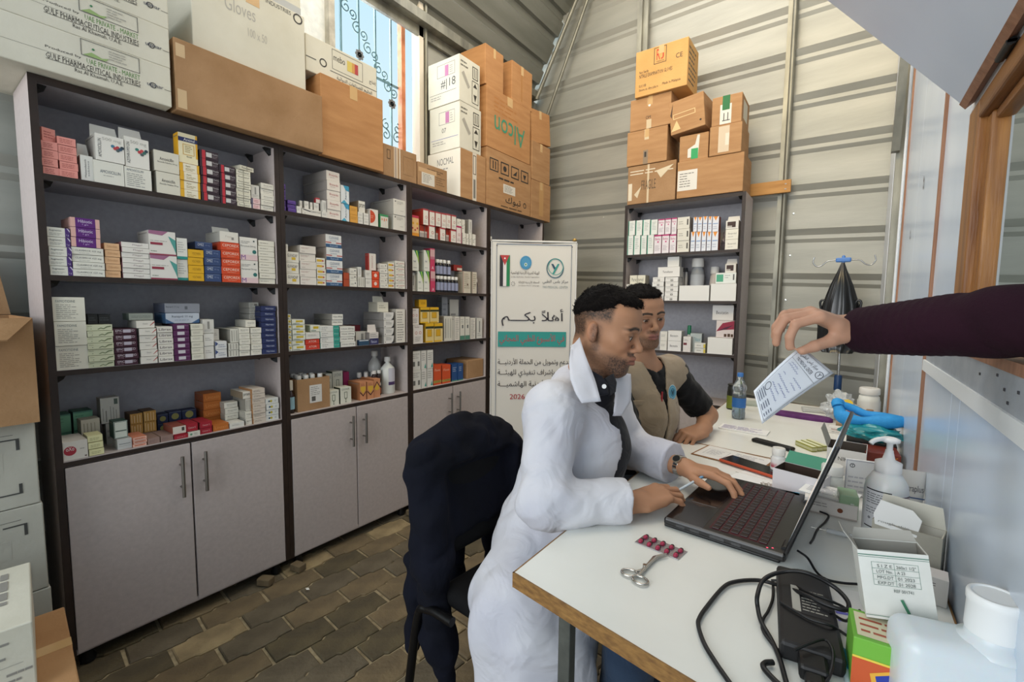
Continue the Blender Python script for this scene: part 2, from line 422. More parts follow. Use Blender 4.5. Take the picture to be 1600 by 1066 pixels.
for (y, z, h) in ((2.0, 1.63, .05), (2.28, 1.50, .04)):
    b = MB(); b.add([(RX - .0015, y - .008, z - h / 2), (RX - .0015, y + .006, z - h * .3), (RX - .0015, y - .002, z), (RX - .0015, y + .01, z + .01), (RX - .0015, y + .002, z + h / 2), (RX - .0015, y - .006, z + h * .1)], [(0, 1, 2, 3, 4, 5)], M('4a342e', .8)); b.build('chipped_patch', wr)
# sill and frame of the service window
mb = MB(); mb.box(RX - .004, RX + .012, -.3, 1.6, 1.088, 1.142, noisy('grey_painted_rail', '8f969e', 'a2a8ae', 20, .4, .1, 60))
mb.box(RX - .006, RX + .05, -.3, 1.25, 1.142, 1.158, STRIP); mb.box(RX - .008, RX - .003, -.3, 1.62, 1.062, 1.09, M('dfe3e4', .4))
for y, z in ((.75, 1.105), (.82, 1.12), (.88, 1.115), (.92, 1.13), (1.02, 1.12), (.86, 1.10), (.79, 1.13)):
    mb.box(RX - .0052, RX - .0038, y, y + .006, z, z + .004, M('2b2b30', .6))
struct('window_1', mb)
w1 = bpy.data.objects['window_1']
def frame(y0, y1, z0, z1, x0, x1, m, nm):
    b = MB(); b.cbox(x0, x1, y0, y1, z0, z1, m, .004); return b.build(nm, w1)
frame(1.17, 1.250, 1.15, 1.60, RX - .012, RX + .020, WOOD, 'window_jamb')
frame(1.13, 1.17, 1.15, 1.565, RX + .0, RX + .024, WOOD, 'window_stop')
frame(-.3, 1.17, 1.565, 1.60, RX - .012, RX + .030, WOODH, 'window_head')
frame(-.3, 1.13, 1.548, 1.565, RX + .004, RX + .028, WOODH, 'window_stop')
frame(-.3, 1.255, 1.60, 1.625, RX - .01, RX + .03, WHITEP, 'window_rail')
# hatch: board hinged along the head, swung up into the room
al = math.radians(50)
hx, hz = RX - .022, 1.605
T = Matrix.Translation((hx, 0, hz)) @ Matrix.Rotation(PI - al + PI, 4, 'Y')
mb = MB()
u = Vector((-math.cos(al), 0, math.sin(al))); n = Vector((math.sin(al), 0, math.cos(al)))
def hatch_box(a0, a1, y0, y1, t0, t1, m):
    v = [Vector((hx, 0, hz)) + u * a + n * t + Vector((0, y, 0)) for t in (t0, t1) for (a, y) in ((a0, y0), (a1, y0), (a1, y1), (a0, y1))]
    mb.add(v, [(0, 1, 2, 3), (7, 6, 5, 4), (0, 4, 5, 1), (1, 5, 6, 2), (2, 6, 7, 3), (3, 7, 4, 0)], m)
hatch_box(0, .62, -.25, 1.225, 0, .016, noisy('hatch_board', 'cad5e6', 'dae3f0', 2.2, .25, .02, 8, spec=.5, detail=3))
hatch_box(-.002, .012, -.25, 1.227, -.002, .018, STRIP)
ho = mb.build('window_hatch', label='pale blue board hatch hinged above the service window and swung up', cat='hatch')
for y in (.95, .3):
    b = MB(); b.cyl((hx + .004, y, hz - .004), (hx + .004, y + .06, hz - .004), .006, .006, BLACK, 8); b.box(hx, hx + .025, y, y + .06, hz - .006, hz - .002, BLACK); b.build('hinge', ho)

# window in the left wall
mb = MB()
x0, x1 = WX - .05, WX + .02
mb.box(x0, x1, 1.49, 1.525, 2.06, 3.25, noisy('weathered_white_frame', '9b968c', 'd8d4c8', 14, .6, .1, 40))
mb.box(x0, x1, 2.165, 2.195, 2.0, 3.25, M('cfc8b8', .5)); mb.box(x0 + .01, x1 + .01, 2.125, 2.160, 2.0, 3.25, M('d9cfbe', .5)); mb.box(x0, x1, 1.30, 2.19, 2.04, 2.07, M('cfc8b8', .5))
mb.cyl((x1 + .012, 2.18, 2.0), (x1 + .012, 2.18, 3.25), .012, .012, ZINCP, 10)
struct('window_2', mb); w2 = bpy.data.objects['window_2']
b = MB(); b.box(WX - .03, WX - .02, 1.31, 1.49, 2.07, 3.25, noisy('textured_white_board', 'dde3e6', 'f2f5f6', 30, .5, .3, 60)); b.build('window_pane', w2, label='white textured fixed panel')
# grille outside
gx = WX - .10; IR = M('5d7f88', .5, .2, name='grey_green_iron')
gr = empty('window_grille', 'wrought iron scroll grille outside the high window', 'grille', (gx, 1.8, 2.1))
def gput(mbb, nm): o = mbb.build(nm, gr); o.location = (-gx, -1.8, -2.1); return o
for y in (1.64, 1.76, 1.88, 2.0): b = MB(); b.box(gx - .005, gx + .005, y - .005, y + .005, 2.1, 3.3, IR); gput(b, 'bar')
for z in (2.14, 2.62, 3.2): b = MB(); b.box(gx - .005, gx + .005, 1.5, 2.08, z - .006, z + .006, IR); gput(b, 'rail')
def scroll(cy, cz, s, a0, turns=1.35, flip=1):
    b = MB(); pts = []
    for i in range(26): t = i / 25; r = s * (1 - .8 * t); a = a0 + flip * turns * 2 * PI * t; pts.append((gx, cy + r * math.cos(a), cz + r * math.sin(a)))
    b.tube(pts, .0042, IR, 6); gput(b, 'scroll')
for i in range(6):
    y = 1.60 + i * .075; z = 3.02 - i * .085
    scroll(y, z, .035, 1.2); scroll(y + .045, z - .02, .03, 1.2 + PI)
for y, f in ((1.955, 1), (2.045, -1), (1.955, -1), (2.045, 1)): scroll(y, 2.36 if f > 0 else 2.30, .034, PI / 2, 1.2, f if y < 2 else -f)
for (y, z) in ((2.0, 2.50), (1.76, 2.70), (1.64, 2.42)):
    b = MB()
    for k in range(8):
        a = k * PI / 4; b.disc((gx + .008, y + .022 * math.cos(a), z + .022 * math.sin(a)), (0, .010, 0), (0, 0, .010), M('6d6f72', .5, .3), 8)
        b.disc((gx + .0085, y + .011 * math.cos(a), z + .011 * math.sin(a)), (0, .009, 0), (0, 0, .009), M('6d6f72', .5, .3), 8)
    gput(b, 'rosette')
b = MB(); b.box(WX - .10, WX - .06, 2.055, 2.085, 2.05, 3.3, noisy('rust_primed_post', 'a9623c', 'd08a60', 12, .7, .1, 40)); b.build('outer_post', label='rusty orange steel post outside the high window', cat='post')

# ------------------------------------------------------------------ cabinets
CX = -1.98; CD = .245; CTOP = 1.888
SHZ = dict(A=(1.602, 1.297, .998, .705), B=(1.615, 1.300, 1.002, .715), C=(1.600, 1.290, .988, .722), D=(1.600, 1.290, .988, .722), E=(1.560, 1.256, .933, .62))
CY = dict(A=(.285, 1.020), B=(1.022, 1.740), C=(1.742, 2.438), D=(2.440, 3.14))
TH = .018
def cabinet(key, w, label):
    """local frame: front at y=0, width along x from 0, depth +y; placed and turned by the caller"""
    root = empty('medicine_cabinet', label, 'cabinet', group='dark edged pharmacy cabinets')
    sh = SHZ[key]; D = CD
    def part(nm, boxes, parent=root, **k):
        b = MB()
        for q in boxes: b.box(*q)
        return b.build(nm, parent, **k)
    e = .0015
    for s in (0, 1):
        x0 = 0 if s == 0 else w - TH
        p = part('side_panel', [(x0, x0 + TH, e, D, .05, CTOP, LAM)]); part('edge_band', [(x0 - .0005, x0 + TH + .0005, -.001, e, .05, CTOP, DARK)], p)
    p = part('top_panel', [(TH, w - TH, e, D, CTOP - TH, CTOP, LAMIN)]); part('edge_band', [(TH, w - TH, -.001, e, CTOP - TH - .004, CTOP, DARK)], p)
    part('back_panel', [(TH, w - TH, D - .006, D, .06, CTOP - TH, LAMIN)])
    for i, z in enumerate(sh):
        if i < 3: p = part('shelf', [(TH, w - TH, e, D - .006, z - .016, z, LAMIN)]); part('edge_band', [(TH, w - TH, -.001, e, z - .017, z, DARK)], p)
        else: p = part('counter', [(TH, w - TH, e, D - .006, z - .018, z, LAM)]); part('edge_band', [(TH, w - TH, -.001, e, z - .017, z - .003, DARK)], p)
    part('bottom_panel', [(TH, w - TH, e, D - .006, .05, .068, LAM)])
    for z in (CTOP - TH,) + tuple(q - .016 for q in sh[:3]):
        for xx, sg in ((TH, 1), (w - TH, -1)):
            for yy in (.025, D - .06):
                b = MB(); b.add([(xx, yy, z), (xx + sg * .026, yy, z), (xx + sg * .026, yy + .022, z), (xx, yy + .022, z), (xx, yy, z - .028), (xx, yy + .022, z - .028), (xx + sg * .02, yy + .011, z - .016)],
                                [(0, 1, 2, 3), (0, 4, 6, 1), (1, 6, 2), (2, 6, 5, 3), (4, 5, 6), (0, 3, 5, 4)], BLACK); b.build('bracket', root)
    g = .003; mid = w / 2
    for s in (0, 1):
        x0, x1 = (TH + g, mid - g) if s == 0 else (mid + g, w - TH - g)
        d = MB(); d.cbox(x0, x1, -.002, .014, .055, sh[3] - .022, LAM, .0015); d = d.build('door', root)
        hx_ = x1 - .035 if s == 0 else x0 + .035
        h = MB(); h.cyl((hx_, -.030, sh[3] - .215), (hx_, -.030, sh[3] - .06), .006, .006, STEEL, 12)
        for z in (sh[3] - .18, sh[3] - .095): h.cyl((hx_, -.030, z), (hx_, 0, z), .004, .004, STEEL, 8)
        h.build('handle', d)
    for xx in (.05, w - .05):
        for yy in (.03, D - .04): b = MB(); b.lathe([(.02, 0), (.022, .01), (.014, .03), (.018, .05)], BLACK, 12, (xx, yy, 0)); b.build('foot', root)
    return root
ROTL = PI / 2
for key, lab in (('A', 'first cabinet beside the stacked white cartons, doors closed'), ('B', 'second cabinet, under the window, syrup bottles on its counter'), ('C', 'third cabinet, round sticker low on its door'), ('D', 'fourth cabinet in the corner, mostly hidden behind the banner')):
    y0, y1 = CY[key]; c = cabinet(key, y1 - y0, 'dark edged lilac pharmacy ' + lab); c.location = (CX, y0, 0); c.rotation_euler = (0, 0, ROTL)
EX0, EX1, EY = -1.225, -.495, 2.96
c = cabinet('E', EX1 - EX0, 'dark edged lilac cabinet against the corrugated back wall under kraft cartons'); c.location = (EX0, EY, 0)
b = MB(); b.disc((CX + .003, 1.80, .10), (0, .018, 0), (0, 0, .018), BLACK, 24, .82); b.disc((CX + .0032, 1.80, .10), (0, .0145, 0), (0, 0, .0145), M('d5d3d0'), 24)
b.add([(CX + .004, 1.791, .093), (CX + .004, 1.809, .093), (CX + .004, 1.80, .109)], [(0, 1, 2)], BLACK)
b.build('round_sticker', label='small round black ringed sticker low on third cabinet door', cat='sticker')
for y in (1.08, 1.70, .99):
    pass
for i, (x, y, r) in enumerate(((-1.93, 1.04, .2), (-1.94, .90, .5), (-1.93, 1.72, .1))):
    b = MB(); b.cbox(-.03, .03, -.02, .02, 0, .03, PAV[2], .004); b.build('stone_chip', loc=(x - .02, y, 0), rot=(0, 0, r), label=('broken paver chip wedged under the first cabinet joint', 'broken paver chip by the first cabinet foot', 'broken paver chip under the second and third cabinet joint')[i], cat='stone')
COLS = [
('A1',0.305,0.3413,1.602,1.704,4,0.01,0.09,'pink','pink box, {o} in the pink stack by the edge'),
('A1',0.3427,0.3855,1.602,1.7262,5,0.01,0.09,'pink','pink box, {o} in the taller pink stack'),
('A1',0.3086,0.3424,1.7046,1.7448,1,0.02,0.06,'pink','loose pink box tilted on top of the pink stacks'),
('A1',0.3924,0.4235,1.602,1.684,1,0.015,0.08,'slimtext','slim white carton with vertical lettering and open top'),
('A1',0.4228,0.5,1.602,1.676,1,0.008,0.16,'amox','wide white carton with one grey heading, below the left tall box'),
('A1',0.5008,0.5755,1.602,1.6739,1,0.008,0.16,'amox2','wide white carton with rows of print, below the right tall box'),
('A1',0.4298,0.5037,1.6766,1.7614,1,0.008,0.12,'mol500','tall open white box with coloured molecule dots, nearer the pink boxes'),
('A1',0.5053,0.5726,1.6745,1.7748,1,0.01,0.12,'mol500b','tall open white box with coloured molecule dots, nearer the yellow boxes'),
('A1',0.5897,0.6614,1.602,1.6793,1,0.008,0.2,'amoxl','cream white carton with black heading, lower of two'),
('A1',0.5855,0.6606,1.6799,1.7521,1,0.008,0.2,'amoxl','cream white carton with black heading, upper of two'),
('A1',0.6611,0.7252,1.602,1.7272,4,0.006,0.1,'yelw','yellow and white box, {o} under the tall yellow one'),
('A1',0.6613,0.7229,1.7278,1.8353,1,0.01,0.05,'yeltall','tall yellow and cream box with a navy band'),
('A1',0.728,0.7917,1.602,1.7914,6,0.006,0.12,'blkred','black and red box, {o} in the taller black stack'),
('A1',0.7927,0.8508,1.602,1.7519,5,0.006,0.12,'blkred','black and red box, {o} in the shorter black stack'),
('A1',0.8527,0.9065,1.602,1.7484,8,0.006,0.1,'whthin','thin cream box, {o} in the thin stack'),
('A1',0.8651,0.9244,1.749,1.7666,1,0.006,0.1,'whthin','thin cream box lying askew on the thin stack'),
('A1',0.9105,0.9436,1.6468,1.7009,1,0.01,0.05,'greyside','small upright white carton above the pink labelled pair'),
('A1',0.9079,0.9436,1.602,1.6462,2,0.008,0.08,'pinklab','small white and pink box, {o} of the pair'),
('A1',0.947,1.0,1.602,1.7159,5,0.008,0.1,'whline','white box with fine grey print, {o} by the divider'),
('A2',0.305,0.3569,1.297,1.4451,5,0.006,0.12,'augm','white box with purple striped end, {o} in the end stack'),
('A2',0.3567,0.4344,1.297,1.3898,4,0.006,0.12,'clav','long white box with black print, {o} under the purple ones'),
('A2',0.3587,0.4297,1.3904,1.4832,3,0.008,0.12,'hibi','purple box with pink ends, {o} of three'),
('A2',0.4376,0.4774,1.297,1.4115,5,0.012,0.1,'peach','small peach coloured box, {o} in the peach stack'),
('A2',0.4816,0.5577,1.297,1.4204,7,0.008,0.09,'whslim','slim white box, {o} in the seven box stack'),
('A2',0.5579,0.6382,1.297,1.4699,2,0.006,0.12,'rosu','large white box with plum and teal corners, {o} of two'),
('A2',0.6409,0.6746,1.297,1.4529,2,0.01,0.08,'teal','upright white carton with teal band, {o} of two'),
('A2',0.6752,0.7258,1.297,1.4147,4,0.006,0.1,'yellow','plain yellow box, {o} of four'),
('A2',0.7073,0.7663,1.421,1.4488,1,0.03,0.1,'omez','navy blue box lying on the blue and yellow stacks'),
('A2',0.728,0.7858,1.297,1.4204,4,0.006,0.12,'omez','navy blue box, {o} of the blue stack'),
('A2',0.7862,0.8545,1.297,1.4545,5,0.006,0.12,'ceph','orange red box with white lettering, {o} of five'),
('A2',0.7862,0.8541,1.4551,1.4969,1,0.008,0.14,'fosi','open white box on top of the orange red stack'),
('A2',0.8581,0.9257,1.297,1.4835,2,0.008,0.12,'merop','white box with teal seal and pink foot, {o} of two'),
('A2',0.9306,0.9971,1.297,1.479,8,0.008,0.1,'whthin2','thin white box, {o} beside the teal sealed boxes'),
('A3',0.305,0.3805,0.998,1.2301,3,0.006,0.14,'famo','large square white carton, {o} of three at the end'),
('A3',0.389,0.4144,1.1414,1.1743,1,0.03,0.08,'black','small black packet on the greenish boxes, nearer the square cartons'),
('A3',0.416,0.4472,1.1414,1.1739,1,0.03,0.08,'black','small black packet on the greenish boxes, nearer the maroon boxes'),
('A3',0.3801,0.446,0.998,1.1408,7,0.006,0.12,'grnwave','cream green box with a dark squiggle, {o} of seven'),
('A3',0.4475,0.5104,0.998,1.1256,6,0.006,0.12,'epi','maroon box with white lettering, {o} of six'),
('A3',0.5013,0.5711,1.1511,1.1761,1,0.05,0.08,'greyb','pale grey box lying behind the red slashed ones'),
('A3',0.511,0.5639,1.124,1.1505,1,0.012,0.1,'redslash','cream box with red slash, topmost and set back'),
('A3',0.5168,0.5664,0.998,1.1234,5,0.006,0.12,'redslash','cream box with red slash, {o} of five'),
('A3',0.5685,0.6148,0.998,1.1285,6,0.006,0.12,'librx','cream box with bold black word, {o} of six'),
('A3',0.6171,0.6678,0.998,1.1364,6,0.006,0.12,'purlab','dark purple box with white sticker, {o} of six'),
('A3',0.6026,0.7115,1.137,1.1761,1,0.03,0.12,'ramp','long pale blue box on the purple stack'),
('A3',0.6033,0.7166,1.1767,1.2121,1,0.04,0.12,'ramp2','long grey box, highest on the blue box'),
('A3',0.672,0.7124,0.998,1.1349,6,0.006,0.1,'cream','cream box with faint print, {o} beside the purple stack'),
('A3',0.7147,0.75,0.998,1.0964,2,0.008,0.08,'whgrey','upright plain white box, {o} of two'),
('A3',0.714,0.7536,1.097,1.151,1,0.01,0.08,'greyside','upright white carton with grey side, above the plain pair'),
('A3',0.7532,0.7945,0.998,1.0642,2,0.006,0.09,'bluewh','small blue and white box, {o} of two'),
('A3',0.7652,0.786,1.0648,1.1105,1,0.05,0.08,'whgrey','narrow white box standing behind the small blue pair'),
('A3',0.7999,0.8381,0.998,1.0536,2,0.008,0.16,'sidel','white box on its side with grey stripes, {o} of two'),
('A3',0.8098,0.841,1.0542,1.1103,1,0.01,0.16,'sidel','white box with grey stripes stood above the striped pair'),
('A3',0.8409,0.8829,0.998,1.1143,5,0.006,0.12,'whline','cream white box, {o} of the nearer five'),
('A3',0.8855,0.9293,0.998,1.1127,5,0.006,0.12,'whline','cream white box, {o} of the farther five'),
('A3',0.8741,0.9148,1.1149,1.1447,1,0.02,0.1,'whline','single cream box lying across the twin stacks'),
('A3',0.908,0.9473,1.1453,1.2183,3,0.06,0.1,'greyqr','grey white box with print square, {o} behind the navy ones'),
('A3',0.9308,0.9927,0.998,1.2038,9,0.006,0.053,'norv','navy box with white lettering, {o} of nine'),
('A4',0.305,0.3646,0.705,0.7662,1,0.004,0.12,'redcirc','white carton with a big red oval emblem at the shelf corner'),
('A4',0.3658,0.4039,0.705,0.7734,3,0.006,0.07,'creamb','cream yellow box, {o} by the red oval carton'),
('A4',0.3669,0.4158,0.705,0.8128,1,0.09,0.059,'stripe','striped beige box behind the cream yellow ones'),
('A4',0.3123,0.3529,0.705,0.8303,2,0.15,0.07,'mint','mint green box, {o} in the nearer mint stack'),
('A4',0.3583,0.4094,0.705,0.8341,2,0.15,0.07,'mint','mint green box, {o} in the farther mint stack'),
('A4',0.4245,0.4768,0.7823,0.875,1,0.12,0.05,'tallgrey','tall white carton with grey square, standing high'),
('A4',0.4358,0.4674,0.705,0.7817,1,0.12,0.05,'greyqr','grey green carton under the tall white one'),
('A4',0.4418,0.4815,0.705,0.7412,1,0.012,0.06,'greyfr','small white box with grey line, under the green sided one'),
('A4',0.438,0.4758,0.7418,0.8024,1,0.03,0.06,'greenside','small white box with dark green side, perched on another'),
('A4',0.5002,0.5374,0.7282,0.8069,2,0.1,0.07,'amber','amber striped box, {o} of the nearer amber pair'),
('A4',0.5397,0.5784,0.7285,0.8094,2,0.1,0.07,'amber','amber striped box, {o} of the farther amber pair'),
('A4',0.482,0.5216,0.705,0.741,3,0.006,0.09,'salmon','salmon box with white edge, {o} of three'),
('A4',0.5242,0.5597,0.705,0.7276,1,0.008,0.1,'mauve','flat mauve box, nearer the salmon ones'),
('A4',0.562,0.601,0.705,0.7279,1,0.008,0.1,'mauve','flat mauve box, nearer the red ones'),
('A4',0.595,0.63,0.705,0.779,2,0.15,0.05,'navyyel','navy and yellow box, {o} of the nearest pair'),
('A4',0.6325,0.6752,0.705,0.7815,2,0.15,0.05,'navyyel','navy and yellow box, {o} of the middle pair'),
('A4',0.6777,0.7268,0.705,0.7804,2,0.15,0.05,'navyyel','navy and yellow box, {o} of the farthest pair'),
('A4',0.6026,0.6472,0.705,0.7208,1,0.006,0.1,'red','red box under the cream one with the grey square'),
('A4',0.6002,0.6426,0.7214,0.753,1,0.008,0.1,'redtop','cream fronted red box with small grey square'),
('A4',0.6476,0.6878,0.705,0.7234,1,0.006,0.1,'qrwhite','white box with green seal between red ones'),
('A4',0.6431,0.683,0.724,0.754,1,0.008,0.1,'red','red box lying on the green sealed one'),
('A4',0.6887,0.7303,0.705,0.7522,2,0.006,0.1,'red','red box, {o} of the red pair'),
('A4',0.7341,0.7918,0.705,0.7328,1,0.01,0.09,'orange','flat orange box in front of the tall orange stack'),
('A4',0.7424,0.8086,0.705,0.8413,4,0.12,0.09,'orange','orange box, {o} in the tall orange stack'),
('A4',0.7928,0.8486,0.705,0.7268,1,0.006,0.1,'whgrey','flat white box with pale print on the counter front'),
('A4',0.8031,0.8547,0.7274,0.8006,3,0.07,0.049,'whline','white box, {o} behind the flat white one'),
('A4',0.8571,0.8824,0.705,0.7619,2,0.012,0.12,'whline','white box, {o} under the upright one'),
('A4',0.8625,0.8835,0.7625,0.8144,1,0.02,0.12,'sidel','upright white box with dark stripe and brown side'),
('A4',0.8539,0.8835,0.815,0.8449,1,0.02,0.12,'prom','small white box with black word, topmost beside the seven'),
('A4',0.8841,0.9363,0.705,0.8544,7,0.006,0.12,'brownwh','brownish white box, {o} of seven'),
('A4',0.9384,0.9932,0.705,0.8042,4,0.006,0.1,'actil','white box with yellow and blue oval, {o} of four'),
('B1',1.042,1.0537,1.615,1.731,5,0.01,0.12,'violet','violet box, {o} of the tall violet stack'),
('B1',1.0601,1.0977,1.615,1.6669,3,0.008,0.12,'violet','violet box, {o} of the short violet stack'),
('B1',1.0991,1.1198,1.615,1.6472,1,0.006,0.1,'whgrey','tiny white carton with black specks by the violet boxes'),
('B1',1.1236,1.2169,1.615,1.6438,1,0.008,0.1,'surm','long white box with black swoosh'),
('B1',1.2186,1.2462,1.615,1.643,1,0.006,0.1,'whgrey','small white box against the pink lettered stack'),
('B1',1.128,1.1401,1.6444,1.6798,1,0.03,0.02,'whgrey','tiny white packet standing on the long white box'),
('B1',1.1492,1.1708,1.6444,1.6818,1,0.03,0.02,'whgrey','tiny wide packet standing on the long white box'),
('B1',1.1769,1.1895,1.6444,1.6803,1,0.03,0.02,'whgrey','tiny narrow packet on the long white box'),
('B1',1.1957,1.2213,1.6444,1.682,1,0.03,0.02,'whgrey','tiny packet below the red capped one'),
('B1',1.2059,1.2259,1.6826,1.7069,1,0.03,0.02,'redcap','tiny red capped packet highest on the long white box'),
('B1',1.2265,1.2461,1.6436,1.6967,1,0.012,0.02,'slimtext','leaning slim white carton beside the tall stack'),
('B1',1.2468,1.3175,1.615,1.838,5,0.006,0.2,'bruc','white box with red heading, {o} in the tall stack'),
('B1',1.3215,1.3674,1.615,1.7864,2,0.008,0.1,'azure','tall white and azure box, {o} of two'),
('B1',1.3699,1.4138,1.615,1.6973,2,0.008,0.1,'ochre','ochre box, {o} of two'),
('B1',1.4172,1.4473,1.615,1.6761,2,0.008,0.1,'whgrey','small white box, {o} of the nearer white pair'),
('B1',1.4511,1.4819,1.615,1.6754,2,0.008,0.1,'whgrey','small white box, {o} of the farther white pair'),
('B1',1.4306,1.4687,1.6767,1.7342,1,0.02,0.12,'prom','white box with black mark on the small white pairs'),
('B1',1.4859,1.5376,1.615,1.7023,1,0.008,0.06,'redhalf','white box with large orange half disc'),
('B1',1.5495,1.6035,1.615,1.6869,1,0.008,0.05,'pens','green edged box printed with orange tubes'),
('B1',1.6365,1.72,1.615,1.7817,2,0.006,0.2,'bigwh','deep white carton with small grey print, {o} of two'),
('B2',1.042,1.0613,1.4439,1.4755,1,0.02,0.12,'whgrey','small white box on the yellow marked boxes'),
('B2',1.042,1.1038,1.3,1.4433,3,0.006,0.12,'gliv','white box with black and yellow word, {o} of three'),
('B2',1.1071,1.1841,1.3,1.4771,5,0.006,0.14,'glucno','white box with fine pink print, {o} of five'),
('B2',1.1865,1.2318,1.3,1.428,5,0.006,0.12,'yelpill','white box with yellow pill stripe, {o} of five'),
('B2',1.2363,1.3213,1.3,1.5428,4,0.006,0.2,'bluered','white box with blue and red bands, {o} of four'),
('B2',1.3291,1.3613,1.3,1.3683,1,0.01,0.1,'rust','rusty orange box by the blue banded stack'),
('B2',1.3624,1.4028,1.3,1.3926,3,0.006,0.1,'whmark','small white box with black mark, {o} of three'),
('B2',1.4099,1.4326,1.3513,1.4018,1,0.01,0.06,'slimtext','slim white carton stood on a smaller box'),
('B2',1.4061,1.4479,1.3,1.3507,1,0.006,0.08,'sidel','small striped white box beneath the slim one'),
('B2',1.4535,1.4926,1.3,1.3891,2,0.008,0.1,'whgrey','small white box, {o} beside the orange pair'),
('B2',1.4833,1.5312,1.3897,1.4776,1,0.02,0.03,'redwht','tall leaning white box with dark red side'),
('B2',1.495,1.5394,1.3,1.3854,2,0.006,0.1,'orred','bright orange box with white pill, {o} of two'),
('B2',1.5438,1.5939,1.3,1.429,5,0.006,0.1,'whmark',"white box with black mark, {o} of the row's first five"),
('B2',1.5982,1.6413,1.3,1.4398,5,0.006,0.1,'yelpill','white and yellow box, {o} squeezed between white stacks'),
('B2',1.6458,1.713,1.3,1.4515,5,0.006,0.12,'whred','white box with small red print, {o} by the divider'),
('B3',1.042,1.0603,1.002,1.1674,7,0.006,0.1,'yelcap','yellow topped white box, {o} at the end'),
('B3',1.063,1.1228,1.002,1.1437,6,0.006,0.1,'yelcap','yellow topped white box, {o} of the second stack'),
('B3',1.1247,1.1941,1.002,1.0502,2,0.006,0.1,'ator','red box with white lettering, {o} of two'),
('B3',1.1258,1.1952,1.0508,1.0829,1,0.006,0.1,'whgrey','plain white box above the red pair'),
('B3',1.1506,1.1984,1.0835,1.115,1,0.01,0.1,'yelcap','yellow topped white box above the red pair'),
('B3',1.1982,1.2994,1.002,1.1098,4,0.006,0.1,'tealend','long white box with teal end, {o} of four'),
('B3',1.3029,1.386,1.002,1.1036,4,0.006,0.1,'irb','white box with black word, {o} beside the teal ends'),
('B3',1.2688,1.328,1.1104,1.1641,2,0.02,0.16,'irb','white box with grey side, {o} on the teal ended stack'),
('B3',1.443,1.4982,1.002,1.1018,1,0.12,0.08,'maroon','small maroon box far back'),
('B3',1.4206,1.4949,1.002,1.0713,1,0.05,0.04,'greyside','grey white box with narrow compartments'),
('B3',1.4079,1.4698,1.002,1.0312,1,0.006,0.02,'bluecard','dark blue rounded card case at the shelf edge'),
('B3',1.4757,1.5323,1.002,1.0679,1,0.008,0.041,'navywh','open navy and white box holding small jars'),
('B3',1.5648,1.6336,1.002,1.1712,4,0.006,0.18,'roundlab','white box with rounded black corner, {o} of four'),
('B3',1.5434,1.6153,1.1718,1.226,1,0.03,0.08,'cream','open cream box standing on the black cornered stack'),
('B3',1.6469,1.7103,1.002,1.1883,1,0.006,0.1,'rows','tall white carton printed in two columns of rows'),
('B4',1.2829,1.3184,0.715,0.8609,1,0.11,0.06,'serum','white box with green glass drawing, behind, nearer the brown carton'),
('B4',1.3223,1.381,0.715,0.8682,1,0.11,0.06,'serum','white box with green glass drawing, behind, farther from the brown carton'),
('B4',1.2395,1.2984,0.715,0.7913,1,0.02,0.06,'serum','white box with dark green side and glass drawing, front'),
('B4',1.3058,1.3676,0.715,0.7976,1,0.02,0.06,'serum','white box with glass drawing and torn lid, front'),
('B4',1.3913,1.4257,0.715,0.8573,1,0.12,0.05,'magenta','magenta and white upright box at the back'),
('B4',1.4153,1.4542,0.715,0.8114,1,0.012,0.107,'chev','salmon box with yellow chevron, nearest of three'),
('B4',1.4582,1.4983,0.715,0.809,1,0.012,0.12,'chev','salmon box with yellow chevron, middle of three'),
('B4',1.5025,1.5439,0.715,0.8169,1,0.012,0.12,'chev2','salmon box with raised chevron, farthest of three'),
('C1',1.762,1.819,1.6,1.7166,1,0.006,0.06,'festive','yellow box with red discs by the divider'),
('C1',1.8457,1.8806,1.6,1.6736,1,0.03,0.1,'redflank','white box with red flank, first of the lower row'),
('C1',1.8856,1.9162,1.6,1.6753,1,0.03,0.1,'redflank','white box with red flank, second of the lower row'),
('C1',1.9003,1.9468,1.6,1.6802,1,0.008,0.021,'redcross','white box with red ring, second column, lower row'),
('C1',1.9893,2.0329,1.6,1.6776,1,0.008,0.021,'redcross','white box with red ring, middle of the lower row'),
('C1',2.0833,2.1293,1.6,1.6791,1,0.008,0.021,'redcross','white box with red ring, last of the lower row'),
('C1',1.9737,2.0016,1.6,1.6803,1,0.03,0.05,'redflank','red flanked box between two red ringed ones, nearer'),
('C1',2.061,2.1006,1.6,1.6814,1,0.03,0.05,'redflank','red flanked box between two red ringed ones, farther'),
('C1',1.8574,1.8975,1.6759,1.7686,1,0.01,0.16,'redcross','white box with red ring, first of the upper row'),
('C1',1.9077,1.9491,1.6808,1.7663,1,0.01,0.1,'redcross','white box with red ring, second of the upper row'),
('C1',1.9543,1.9968,1.6809,1.7667,1,0.01,0.1,'redcross','white box with red ring, third of the upper row'),
('C1',2.0022,2.0405,1.6782,1.7668,1,0.01,0.1,'redcross','white box with red ring, fourth of the upper row'),
('C1',2.046,2.0853,1.682,1.7702,1,0.01,0.1,'redcross','white box with red ring, fifth of the upper row'),
('C1',2.0909,2.1312,1.682,1.7698,1,0.01,0.1,'redcross','white box with red ring, last of the upper row'),
('C1',2.1329,2.1803,1.6,1.7095,1,0.006,0.05,'magedge','white box with red ring and magenta edge'),
('C1',2.1392,2.1806,1.7101,1.7541,1,0.012,0.05,'whmark','small white box on the magenta edged one'),
('C1',2.1886,2.219,1.6,1.6722,1,0.008,0.06,'whmark','narrow white box, first of four by the side panel'),
('C1',2.2251,2.2499,1.6,1.6725,1,0.008,0.06,'whmark','narrow white box, second of four by the side panel'),
